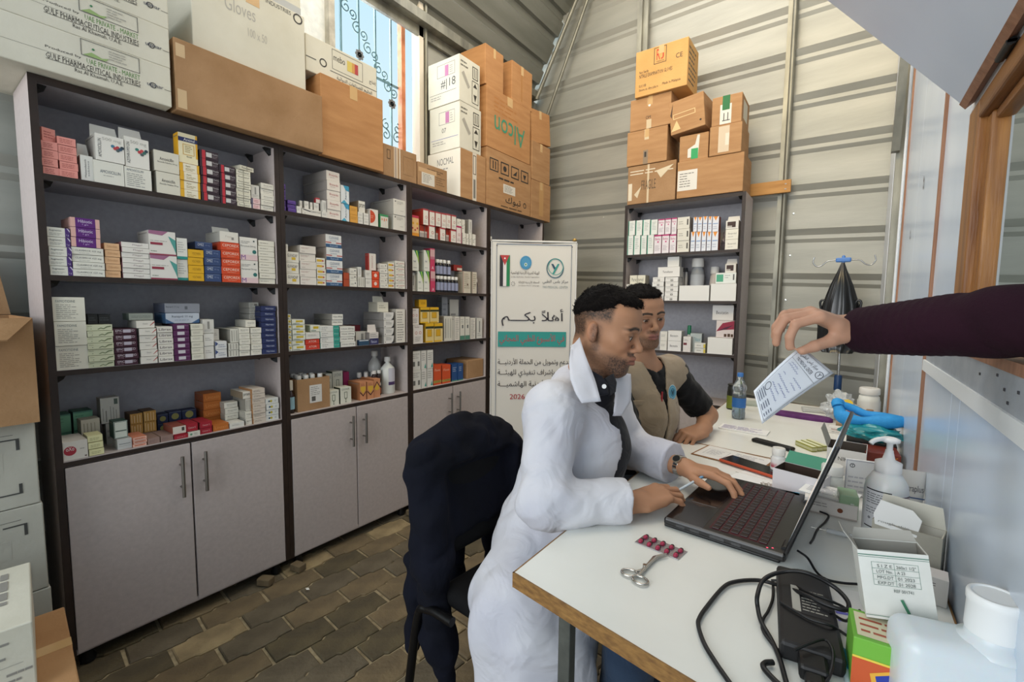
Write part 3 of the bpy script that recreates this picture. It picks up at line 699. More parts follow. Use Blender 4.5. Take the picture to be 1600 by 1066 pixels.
('C1',2.2561,2.2813,1.6,1.6725,1,0.008,0.06,'whmark','narrow white box, third of four by the side panel'),
('C1',2.2877,2.3198,1.6,1.677,1,0.008,0.06,'whmark','narrow white box, last of four by the side panel'),
('C1',2.1867,2.2169,1.6728,1.7566,1,0.012,0.06,'whmark','narrow white box standing on the first narrow one'),
('C1',2.2562,2.2876,1.6731,1.7675,1,0.014,0.06,'greyside','narrow grey sided box standing on the last narrow ones'),
('C2',1.809,1.8534,1.29,1.4054,1,0.008,0.021,'greentri','white box with green corner, lower, nearer'),
('C2',1.8584,1.9042,1.29,1.4086,1,0.008,0.08,'greentri','white box with green corner, lower, farther'),
('C2',1.7732,1.8214,1.406,1.5226,1,0.01,0.08,'greentri','white box with green corner, upper, nearer'),
('C2',1.8609,1.9066,1.4092,1.5313,1,0.01,0.08,'greentri','white box with green corner, upper, farther'),
('C2',1.7709,1.8191,1.29,1.3966,1,0.03,0.06,'greyside','grey box side showing beside the green cornered ones'),
('C2',1.9077,1.9442,1.29,1.5465,2,0.006,0.06,'magpink','magenta fading upright box, {o} of two'),
('C2',2.1404,2.2184,1.4316,1.4693,1,0.04,0.05,'redwh2','small dark red and cream box near the bottles'),
('C2',2.1958,2.2705,1.29,1.431,1,0.008,0.08,'beigetext','tall beige printed box right of the bottles'),
('C2',2.2832,2.3285,1.29,1.4315,1,0.008,0.08,'beigetext','narrow beige box with pink edge'),
('C3',1.771,1.8447,0.988,1.0956,1,0.006,0.08,'oct','white box with red octagons, lower'),
('C3',1.762,1.821,1.0962,1.1916,1,0.012,0.08,'oct','white box with red octagons, upper'),
('C3',1.8688,1.9364,0.988,1.1039,1,0.01,0.08,'yelblk','yellow box with black band, lower, nearer'),
('C3',1.9417,2.0123,0.988,1.1019,1,0.01,0.08,'yelblk','yellow box with black band, lower, farther'),
('C3',1.8328,1.9039,1.1045,1.1989,1,0.014,0.08,'yelblk','yellow box with black band, upper, nearer'),
('C3',1.9091,1.9836,1.1045,1.199,1,0.014,0.08,'yelblk','yellow box with black band, upper, farther'),
('C3',1.8289,1.8893,1.1995,1.2438,1,0.02,0.04,'yellow','small yellow box on top of the black banded ones'),
('C3',2.1179,2.171,0.988,1.2641,1,0.12,0.05,'whteal','upright grey white box behind, nearer'),
('C3',2.189,2.2755,0.988,1.2488,1,0.12,0.05,'whgrey','upright grey white box behind, farther'),
('C3',2.0438,2.1186,0.988,1.1427,1,0.03,0.1,'sidel','grey striped white box flank beside the yellow ones'),
('C3',2.1188,2.1606,0.988,1.1383,1,0.008,0.1,'rows','narrow white printed box, first of the row'),
('C3',2.1666,2.2094,0.988,1.1375,1,0.008,0.1,'greenfoot','white box with green foot, nearer'),
('C3',2.2156,2.2596,0.988,1.1367,1,0.008,0.1,'greenfoot','white box with green foot, farther'),
('C3',2.266,2.3178,0.988,1.1273,1,0.008,0.1,'rows','white box with curved label, after the green footed pair'),
('C3',2.331,2.3915,0.988,1.126,1,0.008,0.1,'greyside','last grey white box by the side panel'),
('C4',1.762,1.8284,0.722,0.9442,2,0.006,0.1,'greysq','white box with grey square, {o} of two, end column'),
('C4',1.8335,1.8741,0.722,0.9431,2,0.006,0.1,'tealfoot','white box with teal sprig, {o} of the middle column'),
('C4',1.8793,1.9264,0.722,0.9432,2,0.006,0.1,'tealfoot','white box with teal sprig, {o} of the farther column'),
('C4',1.9375,2.0029,0.722,0.8471,1,0.012,0.08,'vivid','bright orange red box, nearer of two'),
('C4',2.0085,2.0825,0.722,0.8394,1,0.012,0.08,'vivid','bright orange red box, farther of two'),
('C4',2.1026,2.1563,0.722,0.8343,1,0.02,0.08,'royal','royal blue box, nearer'),
('C4',2.1569,2.2061,0.722,0.8337,1,0.015,0.08,'royal','royal blue box with white print, farther'),
('D1',2.46,2.4699,1.6,1.7572,1,0.01,0.04,'whgrey',"white sliver of box at the fourth cabinet's divider"),
('D2',2.4783,2.5139,1.29,1.5625,1,0.02,0.08,'whgrey','white box edge beside the banner'),
('D3',2.4825,2.5185,0.988,1.1546,1,0.02,0.08,'yellow','yellow box edge beside the banner'),
('E1',-1.205,-1.1659,1.56,1.6907,1,0.008,0.06,'grnedge','white box with green edge, first of the lower row'),
('E1',-1.1615,-1.1174,1.56,1.687,1,0.008,0.06,'grnedge','white box with green edge, second of the lower row'),
('E1',-1.1131,-1.0741,1.56,1.6834,1,0.008,0.06,'grnedge','white box with green edge, third of the lower row'),
('E1',-1.0699,-1.0274,1.56,1.6841,1,0.008,0.06,'grnedge','white box with green edge, last of the lower row'),
('E1',-1.2019,-1.1573,1.6913,1.7872,1,0.01,0.06,'grnedge','white box with green edge, first of the upper row'),
('E1',-1.153,-1.1091,1.6876,1.7867,1,0.01,0.06,'grnedge','white box with green edge, second of the upper row'),
('E1',-1.1049,-1.0576,1.6847,1.786,1,0.01,0.06,'grnedge','white box with green edge, third of the upper row'),
('E1',-1.0534,-1.0071,1.6847,1.7811,1,0.01,0.06,'grnedge','turned beige box with green edge ending the upper row'),
('E1',-1.0232,-0.9773,1.56,1.6803,1,0.008,0.06,'magbab','white box with magenta lettering, first of the lower three'),
('E1',-0.9733,-0.9283,1.56,1.6805,1,0.008,0.06,'magbab','white box with magenta lettering, second of the lower three'),
('E1',-0.9243,-0.8841,1.56,1.6768,1,0.008,0.06,'magbab','white box with magenta lettering, last of the lower three'),
('E1',-1.003,-0.9617,1.6811,1.7804,1,0.01,0.06,'magbab','white box with magenta lettering, first of the upper three'),
('E1',-0.9577,-0.9212,1.6811,1.7802,1,0.01,0.06,'magbab','white box with magenta lettering, second of the upper three'),
('E1',-0.9173,-0.8852,1.6774,1.7805,1,0.01,0.06,'magbab','white box with magenta lettering, last of the upper three'),
('E1',-0.8784,-0.8041,1.56,1.7783,3,0.008,0.08,'barc','white box with small barcode, {o} of three'),
('E1',-0.7946,-0.7678,1.56,1.6827,1,0.008,0.06,'tri','white box with orange triangle, lower row, first'),
('E1',-0.7641,-0.7339,1.56,1.6801,1,0.008,0.06,'tri','white box with orange triangle, lower row, second'),
('E1',-0.7302,-0.7042,1.56,1.6774,1,0.008,0.06,'tri','white box with orange triangle, lower row, third'),
('E1',-0.7005,-0.6748,1.56,1.675,1,0.008,0.06,'tri','white box with orange triangle, lower row, fourth'),
('E1',-0.6712,-0.635,1.56,1.6722,1,0.008,0.06,'tri','white box with orange triangle, lower row, last'),
('E1',-0.7843,-0.7616,1.6833,1.7715,1,0.01,0.06,'tri','white box with orange triangle, upper row, first'),
('E1',-0.7578,-0.7315,1.6807,1.7687,1,0.01,0.06,'tri','white box with orange triangle, upper row, second'),
('E1',-0.7279,-0.7019,1.678,1.7695,1,0.01,0.06,'tri','white box with orange triangle, upper row, third'),
('E1',-0.6982,-0.6763,1.6756,1.7667,1,0.01,0.06,'tri','white box with orange triangle, upper row, fourth'),
('E1',-0.6726,-0.6365,1.6728,1.7634,1,0.01,0.06,'tri','white box with orange triangle, upper row, last'),
('E1',-0.5959,-0.5263,1.56,1.6792,2,0.006,0.08,'whline','white box, {o} under the open brown lined one'),
('E1',-0.5968,-0.5273,1.6798,1.7314,1,0.008,0.08,'openbr','open white box with dark brown inside'),
('E2',-1.205,-1.107,1.256,1.3662,1,0.01,0.1,'whgrey','white carton partly behind the dark haired heads'),
('E2',-1.1852,-1.0788,1.3668,1.4258,1,0.02,0.08,'whthin','small stack top of thin white cards by the side panel'),
('E2',-1.0244,-0.9491,1.256,1.4087,5,0.006,0.09,'loop','white box with small loop mark, {o} of the nearer stack'),
('E2',-0.9409,-0.86,1.256,1.4066,5,0.006,0.09,'loop','white box with small loop mark, {o} of the farther stack'),
('E2',-0.9953,-0.8565,1.4093,1.4732,1,0.02,0.08,'tens','long white box with a black word on the loop marked stacks'),
('E2',-0.9388,-0.866,1.4738,1.5381,1,0.03,0.06,'blank','small blank white cube, highest on this shelf'),
('E2',-0.851,-0.6714,1.256,1.3518,1,0.006,0.1,'blank','long low blank white carton in the middle'),
('E2',-0.6643,-0.5219,1.256,1.3609,1,0.006,0.1,'blank','blank white carton by the side panel'),
('E2',-0.6403,-0.527,1.3615,1.4256,1,0.012,0.08,'greenpan','white box with green panel on the blank carton'),
('E2',-0.5928,-0.533,1.4262,1.4792,1,0.03,0.06,'openbr','small open white box with tissue, topmost near the panel'),
('E3',-0.9655,-0.9198,0.933,1.056,2,0.02,0.06,'whgrey',"white box, {o} partly behind the young man's chin"),
('E3',-0.9125,-0.8278,0.933,1.0638,2,0.01,0.08,'bet','white box with black word, {o} of two'),
('E3',-0.814,-0.7671,0.933,1.0311,1,0.006,0.043,'redpatch','upright white box with dark red patch'),
('E3',-0.7833,-0.7136,0.933,1.0513,1,0.05,0.06,'tealpan','grey teal box behind the dark red patched one'),
('E3',-0.7441,-0.6797,0.933,0.995,2,0.01,0.039,'yelcorner','flat white box with yellow corner, {o} of two'),
('E3',-0.6682,-0.5277,0.933,1.0333,1,0.006,0.09,'blank','wide white carton with a toothed edge'),
('E3',-0.6265,-0.5263,1.0339,1.1382,1,0.03,0.06,'plum','upright box with plum red swirls'),
('E3',-0.6574,-0.5379,1.1388,1.2309,1,0.05,0.06,'bet','white box leaning at the back, above the plum swirls'),
]
# ------------------------------------------------------------------ medicine boxes
W_ = 'dcd9cf'; K_ = '26242a'; G_ = '8d8c88'
# style: front colour, flank colour, printed elements: b rect, t lettering, l lines of small print, d disc, p polygon
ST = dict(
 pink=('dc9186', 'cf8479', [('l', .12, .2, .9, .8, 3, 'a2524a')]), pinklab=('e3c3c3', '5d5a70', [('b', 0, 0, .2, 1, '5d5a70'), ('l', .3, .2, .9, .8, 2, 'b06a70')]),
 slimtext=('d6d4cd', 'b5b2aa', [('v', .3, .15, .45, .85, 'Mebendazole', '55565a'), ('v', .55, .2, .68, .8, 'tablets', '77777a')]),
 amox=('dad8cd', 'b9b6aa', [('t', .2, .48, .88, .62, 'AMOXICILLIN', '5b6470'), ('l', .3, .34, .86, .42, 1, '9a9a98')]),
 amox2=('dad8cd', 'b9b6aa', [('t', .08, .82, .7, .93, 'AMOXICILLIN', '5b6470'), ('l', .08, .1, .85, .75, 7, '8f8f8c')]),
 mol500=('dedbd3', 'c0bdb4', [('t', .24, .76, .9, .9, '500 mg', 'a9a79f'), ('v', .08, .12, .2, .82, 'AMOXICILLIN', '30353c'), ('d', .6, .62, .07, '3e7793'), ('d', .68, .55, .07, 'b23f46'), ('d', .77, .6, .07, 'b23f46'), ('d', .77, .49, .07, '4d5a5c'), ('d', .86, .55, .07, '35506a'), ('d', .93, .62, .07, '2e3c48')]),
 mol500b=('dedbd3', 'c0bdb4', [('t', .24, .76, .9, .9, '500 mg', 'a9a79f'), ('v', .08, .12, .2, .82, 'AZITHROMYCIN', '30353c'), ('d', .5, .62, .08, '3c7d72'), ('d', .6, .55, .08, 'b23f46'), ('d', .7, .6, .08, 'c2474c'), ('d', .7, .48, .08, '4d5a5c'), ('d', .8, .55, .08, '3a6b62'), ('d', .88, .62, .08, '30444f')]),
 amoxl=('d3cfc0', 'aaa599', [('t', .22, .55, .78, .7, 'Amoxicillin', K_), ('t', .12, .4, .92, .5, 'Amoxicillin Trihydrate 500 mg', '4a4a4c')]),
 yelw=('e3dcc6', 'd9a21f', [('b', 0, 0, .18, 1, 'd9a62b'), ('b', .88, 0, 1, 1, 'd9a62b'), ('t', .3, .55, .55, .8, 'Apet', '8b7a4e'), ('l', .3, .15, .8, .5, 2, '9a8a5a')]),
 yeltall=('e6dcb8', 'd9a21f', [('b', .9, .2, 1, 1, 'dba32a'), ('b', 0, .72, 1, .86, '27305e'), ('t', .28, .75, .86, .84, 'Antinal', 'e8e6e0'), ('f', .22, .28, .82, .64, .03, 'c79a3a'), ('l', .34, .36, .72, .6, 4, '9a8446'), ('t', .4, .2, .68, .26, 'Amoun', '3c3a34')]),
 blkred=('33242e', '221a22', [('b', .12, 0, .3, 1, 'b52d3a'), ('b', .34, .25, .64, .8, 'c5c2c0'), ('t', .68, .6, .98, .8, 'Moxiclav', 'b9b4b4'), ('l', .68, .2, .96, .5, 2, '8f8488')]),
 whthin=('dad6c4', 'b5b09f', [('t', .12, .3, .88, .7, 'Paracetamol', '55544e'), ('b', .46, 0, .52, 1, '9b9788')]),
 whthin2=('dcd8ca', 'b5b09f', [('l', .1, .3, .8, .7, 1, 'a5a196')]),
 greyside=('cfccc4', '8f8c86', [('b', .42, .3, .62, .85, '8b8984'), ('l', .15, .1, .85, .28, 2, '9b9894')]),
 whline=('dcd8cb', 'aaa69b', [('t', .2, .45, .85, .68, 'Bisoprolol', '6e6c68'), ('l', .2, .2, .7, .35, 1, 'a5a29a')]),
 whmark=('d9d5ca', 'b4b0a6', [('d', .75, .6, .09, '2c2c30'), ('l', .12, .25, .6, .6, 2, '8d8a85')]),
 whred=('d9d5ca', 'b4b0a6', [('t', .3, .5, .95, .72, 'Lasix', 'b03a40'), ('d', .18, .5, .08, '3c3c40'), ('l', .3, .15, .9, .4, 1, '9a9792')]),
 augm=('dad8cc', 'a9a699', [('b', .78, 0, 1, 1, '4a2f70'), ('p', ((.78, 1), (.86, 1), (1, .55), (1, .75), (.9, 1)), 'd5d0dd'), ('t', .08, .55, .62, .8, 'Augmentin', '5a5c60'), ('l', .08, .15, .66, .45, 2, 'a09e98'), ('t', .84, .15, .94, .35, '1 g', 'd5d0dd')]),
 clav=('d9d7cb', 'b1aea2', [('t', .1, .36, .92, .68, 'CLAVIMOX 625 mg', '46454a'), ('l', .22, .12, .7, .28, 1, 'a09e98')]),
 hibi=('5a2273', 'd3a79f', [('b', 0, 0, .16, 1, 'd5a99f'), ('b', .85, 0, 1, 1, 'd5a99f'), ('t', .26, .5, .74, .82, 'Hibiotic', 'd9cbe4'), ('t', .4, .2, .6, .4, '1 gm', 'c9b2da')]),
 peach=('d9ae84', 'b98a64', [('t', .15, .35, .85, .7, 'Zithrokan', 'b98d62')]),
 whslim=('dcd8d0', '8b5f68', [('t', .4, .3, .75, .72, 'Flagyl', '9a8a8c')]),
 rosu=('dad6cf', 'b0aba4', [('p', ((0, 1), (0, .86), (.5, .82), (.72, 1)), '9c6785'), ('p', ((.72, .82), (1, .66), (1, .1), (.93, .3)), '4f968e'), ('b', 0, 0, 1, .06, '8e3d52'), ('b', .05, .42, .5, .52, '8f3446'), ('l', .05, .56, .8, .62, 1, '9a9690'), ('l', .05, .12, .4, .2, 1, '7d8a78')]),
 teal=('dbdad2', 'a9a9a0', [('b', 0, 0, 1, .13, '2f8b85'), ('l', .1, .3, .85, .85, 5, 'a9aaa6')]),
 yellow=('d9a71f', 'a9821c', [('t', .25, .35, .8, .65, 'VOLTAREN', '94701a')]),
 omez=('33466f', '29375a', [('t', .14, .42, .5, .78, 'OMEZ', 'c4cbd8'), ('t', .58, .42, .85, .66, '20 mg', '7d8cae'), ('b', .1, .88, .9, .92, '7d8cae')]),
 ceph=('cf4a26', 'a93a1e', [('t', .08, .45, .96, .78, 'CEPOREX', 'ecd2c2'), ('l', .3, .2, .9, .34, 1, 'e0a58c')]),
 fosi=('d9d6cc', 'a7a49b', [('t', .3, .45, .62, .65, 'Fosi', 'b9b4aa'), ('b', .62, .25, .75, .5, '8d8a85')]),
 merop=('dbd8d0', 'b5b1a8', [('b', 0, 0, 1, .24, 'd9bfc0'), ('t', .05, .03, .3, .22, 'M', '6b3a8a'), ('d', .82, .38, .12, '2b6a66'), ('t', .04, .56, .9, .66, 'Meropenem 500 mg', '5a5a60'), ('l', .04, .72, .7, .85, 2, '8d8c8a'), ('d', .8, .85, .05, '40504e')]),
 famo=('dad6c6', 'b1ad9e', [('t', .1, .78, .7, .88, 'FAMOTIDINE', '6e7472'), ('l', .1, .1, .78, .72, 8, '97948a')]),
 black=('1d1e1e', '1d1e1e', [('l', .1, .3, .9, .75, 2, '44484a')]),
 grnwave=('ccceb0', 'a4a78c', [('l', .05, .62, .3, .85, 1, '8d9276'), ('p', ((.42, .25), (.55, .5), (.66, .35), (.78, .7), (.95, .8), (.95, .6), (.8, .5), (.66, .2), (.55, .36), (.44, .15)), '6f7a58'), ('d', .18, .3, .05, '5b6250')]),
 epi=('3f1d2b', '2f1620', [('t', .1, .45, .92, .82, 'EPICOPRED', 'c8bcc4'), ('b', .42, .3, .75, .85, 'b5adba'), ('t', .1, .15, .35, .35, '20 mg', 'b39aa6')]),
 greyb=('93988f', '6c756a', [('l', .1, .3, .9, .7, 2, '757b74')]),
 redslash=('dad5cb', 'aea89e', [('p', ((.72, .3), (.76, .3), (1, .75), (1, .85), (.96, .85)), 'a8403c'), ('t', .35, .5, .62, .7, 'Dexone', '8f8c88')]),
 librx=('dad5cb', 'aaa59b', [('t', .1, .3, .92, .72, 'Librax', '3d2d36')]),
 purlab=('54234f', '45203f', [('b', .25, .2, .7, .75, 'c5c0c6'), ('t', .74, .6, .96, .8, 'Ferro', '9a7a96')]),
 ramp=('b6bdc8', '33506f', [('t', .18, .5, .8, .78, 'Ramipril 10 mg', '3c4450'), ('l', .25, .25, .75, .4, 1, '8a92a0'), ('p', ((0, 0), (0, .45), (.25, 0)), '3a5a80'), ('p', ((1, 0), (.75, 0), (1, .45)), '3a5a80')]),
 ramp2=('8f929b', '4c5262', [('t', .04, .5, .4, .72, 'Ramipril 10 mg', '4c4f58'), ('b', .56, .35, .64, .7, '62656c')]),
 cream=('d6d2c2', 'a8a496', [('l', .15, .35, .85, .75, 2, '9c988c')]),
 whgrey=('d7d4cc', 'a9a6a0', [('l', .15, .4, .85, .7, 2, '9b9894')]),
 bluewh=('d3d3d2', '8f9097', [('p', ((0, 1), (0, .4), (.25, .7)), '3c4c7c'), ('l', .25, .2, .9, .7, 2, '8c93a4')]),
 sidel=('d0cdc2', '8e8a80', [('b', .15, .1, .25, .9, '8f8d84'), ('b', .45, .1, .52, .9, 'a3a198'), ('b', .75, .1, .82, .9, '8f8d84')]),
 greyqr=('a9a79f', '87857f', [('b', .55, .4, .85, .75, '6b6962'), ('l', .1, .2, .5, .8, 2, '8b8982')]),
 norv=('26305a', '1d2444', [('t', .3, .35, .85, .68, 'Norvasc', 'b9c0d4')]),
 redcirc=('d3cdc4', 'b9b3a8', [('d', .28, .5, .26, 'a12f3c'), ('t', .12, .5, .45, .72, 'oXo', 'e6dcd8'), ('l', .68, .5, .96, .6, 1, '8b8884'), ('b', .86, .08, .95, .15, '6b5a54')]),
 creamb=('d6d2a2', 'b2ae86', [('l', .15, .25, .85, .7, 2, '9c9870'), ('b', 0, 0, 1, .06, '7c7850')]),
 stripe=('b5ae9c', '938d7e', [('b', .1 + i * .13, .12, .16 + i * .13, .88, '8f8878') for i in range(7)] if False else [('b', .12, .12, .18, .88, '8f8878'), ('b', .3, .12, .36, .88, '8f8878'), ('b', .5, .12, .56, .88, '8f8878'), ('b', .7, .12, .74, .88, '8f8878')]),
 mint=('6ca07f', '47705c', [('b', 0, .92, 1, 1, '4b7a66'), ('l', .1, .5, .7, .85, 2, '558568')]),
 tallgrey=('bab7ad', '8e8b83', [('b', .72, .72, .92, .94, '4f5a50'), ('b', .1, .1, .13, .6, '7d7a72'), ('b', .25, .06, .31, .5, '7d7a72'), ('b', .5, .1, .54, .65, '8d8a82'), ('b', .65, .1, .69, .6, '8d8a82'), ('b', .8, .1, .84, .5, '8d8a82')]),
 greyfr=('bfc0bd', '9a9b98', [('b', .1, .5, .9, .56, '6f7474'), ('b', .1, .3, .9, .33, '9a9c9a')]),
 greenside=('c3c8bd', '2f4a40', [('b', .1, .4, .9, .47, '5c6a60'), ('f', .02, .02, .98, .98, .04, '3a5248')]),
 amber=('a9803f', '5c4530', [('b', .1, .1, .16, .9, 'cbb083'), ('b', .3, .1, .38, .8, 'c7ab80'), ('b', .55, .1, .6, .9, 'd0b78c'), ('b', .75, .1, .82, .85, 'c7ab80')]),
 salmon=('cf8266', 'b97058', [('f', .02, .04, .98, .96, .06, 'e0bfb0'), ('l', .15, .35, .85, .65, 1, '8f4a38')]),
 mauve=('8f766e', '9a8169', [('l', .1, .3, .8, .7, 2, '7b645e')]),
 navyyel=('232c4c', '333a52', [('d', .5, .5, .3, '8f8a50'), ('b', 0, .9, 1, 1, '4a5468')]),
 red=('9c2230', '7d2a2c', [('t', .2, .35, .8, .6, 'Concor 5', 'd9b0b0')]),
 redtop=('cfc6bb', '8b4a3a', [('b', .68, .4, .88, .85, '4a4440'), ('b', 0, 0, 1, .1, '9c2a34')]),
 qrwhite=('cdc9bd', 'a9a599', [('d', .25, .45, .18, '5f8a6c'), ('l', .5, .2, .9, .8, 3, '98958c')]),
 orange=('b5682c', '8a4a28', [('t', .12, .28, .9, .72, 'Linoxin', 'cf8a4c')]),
 prom=('d9d5ca', '8b7d68', [('t', .1, .3, .95, .75, 'prom', '2c2a2c')]),
 brownwh=('cbbfb2', 'a5764c', [('l', .1, .35, .85, .75, 2, '85786c')]),
 actil=('d3d4cf', 'aaaaa4', [('d', .42, .5, .17, 'b5a63c'), ('d', .27, .5, .13, '34506c'), ('l', .7, .3, .92, .7, 2, '7d8690')]),
 violet=('553a86', '43306c', [('b', .1, .72, .9, .8, '8f7ab8'), ('b', 0, 0, 1, .07, '38285c')]),
 surm=('d6d2c8', 'a9a69e', [('p', ((0, .95), (.45, .7), (.42, .55), (.1, .75)), '33323a'), ('t', .45, .5, .98, .78, 'SURMYTOX', '6b686a'), ('d', .15, .25, .05, '7b7874')]),
 redcap=('d9d0c9', 'a8343c', [('b', 0, .7, 1, 1, 'b5474c')]),
 bruc=('dcd4ca', '938d88', [('t', .2, .5, .85, .72, 'Brucardia', 'a8454c'), ('l', .25, .28, .8, .42, 1, 'b5a09c')]),
 azure=('d6d9da', '9aa8b0', [('p', ((.3, 1), (1, 1), (1, .7), (.6, .75)), '3c93b5'), ('p', ((0, 0), (.8, 0), (.4, .2)), '4fa3bf'), ('v', .5, .2, .68, .8, 'Aerius', '34506c')]),
 ochre=('d29a44', '9a7038', [('l', .1, .4, .85, .75, 2, 'b07a30')]),
 redhalf=('d9d2c8', 'b1aba2', [('p', tuple((.05 + .62 * math.sin(t * PI / 12), .55 - .38 * math.cos(t * PI / 12)) for t in range(13)), 'c24a2c'), ('l', .12, .45, .55, .65, 2, 'e0a48e')]),
 pens=('cdd0c4', '2f7a4c', [('b', 0, .85, 1, 1, '3d8a58'), ('b', 0, 0, .08, 1, '3d8a58'), ('b', .16, .1, .34, .8, 'd8cfc4'), ('b', .2, .55, .3, .72, 'cf6a3c'), ('b', .42, .1, .6, .8, 'd8cfc4'), ('b', .46, .5, .56, .72, 'cf6a3c'), ('b', .68, .1, .86, .8, 'd8cfc4'), ('b', .72, .55, .82, .72, 'cf6a3c')]),
 bigwh=('d2cec4', 'a7a39b', [('b', .12, .82, .22, .9, '5a5a5c'), ('l', .3, .68, .9, .9, 3, '9a9792'), ('l', .55, .25, .85, .32, 1, '9a9792')]),
 gliv=('dbd6c9', 'b1ac9f', [('t', .15, .52, .88, .8, 'GLIVADAP', '4c4340'), ('b', .45, .25, .75, .5, 'cfae38'), ('l', .1, .08, .5, .16, 1, 'a8a49a')]),
 glucno=('d9d2c8', 'a8a29a', [('l', .08, .55, .75, .8, 2, 'b08f88'), ('l', .08, .15, .35, .3, 1, '8d7d7a')]),
 yelpill=('d8d4c6', 'a9a598', [('b', .08, .3, .65, .72, 'cfa83a'), ('d', .75, .5, .13, 'a8443c')]),
 bluered=('d6d6d4', '8b8078', [('b', 0, 0, 1, .26, '35587f'), ('b', 0, .34, 1, .42, 'b0524e'), ('b', .35, .34, .65, .42, 'd6d6d4'), ('t', .22, .66, .82, .86, 'CLEXANE', '6d8098'), ('l', .25, .47, .75, .6, 1, '93a0ae'), ('t', .25, .06, .75, .2, 'Sanofi', 'a8b8ca')]),
 rust=('a8482a', '8f3a22', [('b', 0, .5, 1, .54, '7d2f1c')]),
 redwht=('d9d2c9', '8e2f2a', [('v', .42, .15, .58, .85, 'Nebivolol', 'a85a54'), ('b', 0, 0, .12, 1, 'a8382e')]),
 orred=('d2451f', 'b53a1c', [('d', .5, .5, .22, 'e4c9bc'), ('l', .1, .8, .9, .92, 1, 'e0997c')]),
 yelcap=('d8d8ca', '99a08c', [('b', .3, .45, .85, .82, 'c2a82c'), ('b', .05, .1, .6, .2, '55706c'), ('l', .1, .25, .5, .38, 1, '9a9c90')]),
 ator=('c23a28', '99301f', [('t', .22, .35, .78, .75, 'ATOR', 'e6c4b8')]),
 tealend=('d9d8d2', '2f9a8a', [('b', .68, 0, 1, 1, '2f9485'), ('l', .08, .55, .6, .8, 1, '8b8a88'), ('t', .08, .18, .3, .4, '10 mg', '4c4a4c'), ('t', .74, .4, .96, .65, 'Bristol', 'a9d0c8')]),
 irb=('dad8d0', '85827c', [('t', .1, .35, .92, .68, 'Irbea 20mg', '36363a')]),
 maroon=('6b1f2c', '541a24', []), bluecard=('2d4a63', '24384c', [('b', .05, .8, .95, .95, 'd5d8da')]),
 navywh=('cfc8c2', '8b8480', [('b', 0, 0, 1, .5, '2f2f5a'), ('t', .15, .12, .8, .38, 'Nexium', 'b9bcd4'), ('l', .1, .6, .9, .9, 2, '8d8a88')]),
 roundlab=('d8d5d0', '8b8783', [('p', ((.72, 0), (1, 0), (1, 1), (.97, .6), (.9, .25)), '2e2e30'), ('l', .2, .4, .8, .85, 4, '8f8e8c'), ('d', .12, .18, .05, '4c4c4e')]),
 rows=('d8d2c8', 'aaa59c', [('l', .12, .05, .9, .95, 12, '8f8a84')]),
 serum=('d3d2c4', '2f3f2c', [('t', .15, .82, .85, .93, 'LIVONIR', '7d7f74'), ('f', .35, .3, .65, .72, .06, '7c8272'), ('p', ((.45, .3), (.5, .12), (.55, .3)), '5a6050'), ('d', .5, .1, .05, '3c4038')]),
 magenta=('8f2254', '6b1a40', [('b', 0, 0, 1, .3, 'd6c2c6'), ('p', ((.1, .2), (.5, .45), (.9, .2)), 'c2384a')]),
 chev=('c58760', '9a6440', [('p', ((0, .5), (.5, .28), (1, .5), (1, .42), (.5, .2), (0, .42)), '43241e'), ('p', ((.1, .58), (.5, .34), (.9, .58), (.9, .75), (.1, .75)), 'd2a83c'), ('l', .15, .78, .85, .92, 2, '9a5a44')]),
 chev2=('c58760', '9a6440', [('p', ((0, .5), (.5, .8), (1, .5), (1, .58), (.5, .88), (0, .58)), '43241e'), ('p', ((.12, .5), (.5, .74), (.88, .5), (.7, .4), (.3, .4)), 'd2a83c')]),
 festive=('d9b078', 'b58a58', [('b', 0, .88, 1, 1, 'b8344c'), ('d', .25, .62, .13, 'cf9a2c'), ('d', .78, .62, .13, 'cf9a2c'), ('d', .18, .38, .1, 'a82f44'), ('d', .5, .3, .1, 'a82f44'), ('d', .8, .4, .1, 'a82f44'), ('b', 0, 0, 1, .16, 'cf8a2c')]),
 redcross=('dcd5cb', 'a8382f', [('b', 0, .9, 1, 1, 'a8444a'), ('r', .6, .48, .2, 'b04a3e'), ('l', .15, .12, .85, .3, 2, 'a39a94')]),
 redflank=('a9a09a', '9a958f', [('b', 0, .55, 1, 1, 'a83a2a'), ('b', 0, .42, 1, .55, 'd0c6bc')]),
 magedge=('dcd0cb', '8f2a50', [('b', .88, 0, 1, 1, 'a8305c'), ('b', 0, .9, 1, 1, 'a8305c'), ('r', .5, .5, .18, 'b04a3e'), ('l', .15, .12, .8, .3, 2, 'a39a94')]),
 greentri=('d8d8cd', 'a4a69c', [('p', ((.3, 1), (1, 1), (1, .5)), '1f7a4c'), ('p', ((.55, 1), (.75, 1), (1, .6), (1, .35)), '9ab84c'), ('t', .15, .42, .55, .52, 'Ventil', '44507a'), ('l', .15, .12, .8, .2, 1, '9a9a94')]),
 magpink=('bd3a5c', '8f2a44', [('b', 0, .5, 1, .95, 'c8a0a0'), ('b', 0, .5, 1, .62, 'b56a7c'), ('t', .3, .04, .75, .18, 'A', 'e6d0d6')]),
 redwh2=('8f2a24', '6b221c', [('b', .4, .1, 1, .5, 'cfc4b4')]),
 beigetext=('c9c0ae', '9c9484', [('l', .15, .2, .85, .92, 8, '8f8470'), ('d', .6, .4, .09, '5a3c2c'), ('b', 0, 0, .06, 1, 'b5897c')]),
 oct=('d9d2cc', 'aaa49d', [('r', .3, .58, .12, 'b04a44'), ('r', .72, .58, .12, 'b04a44'), ('t', .1, .86, .6, .95, 'Thrombol', '7d5a58'), ('l', .2, .1, .8, .4, 3, '9a9690')]),
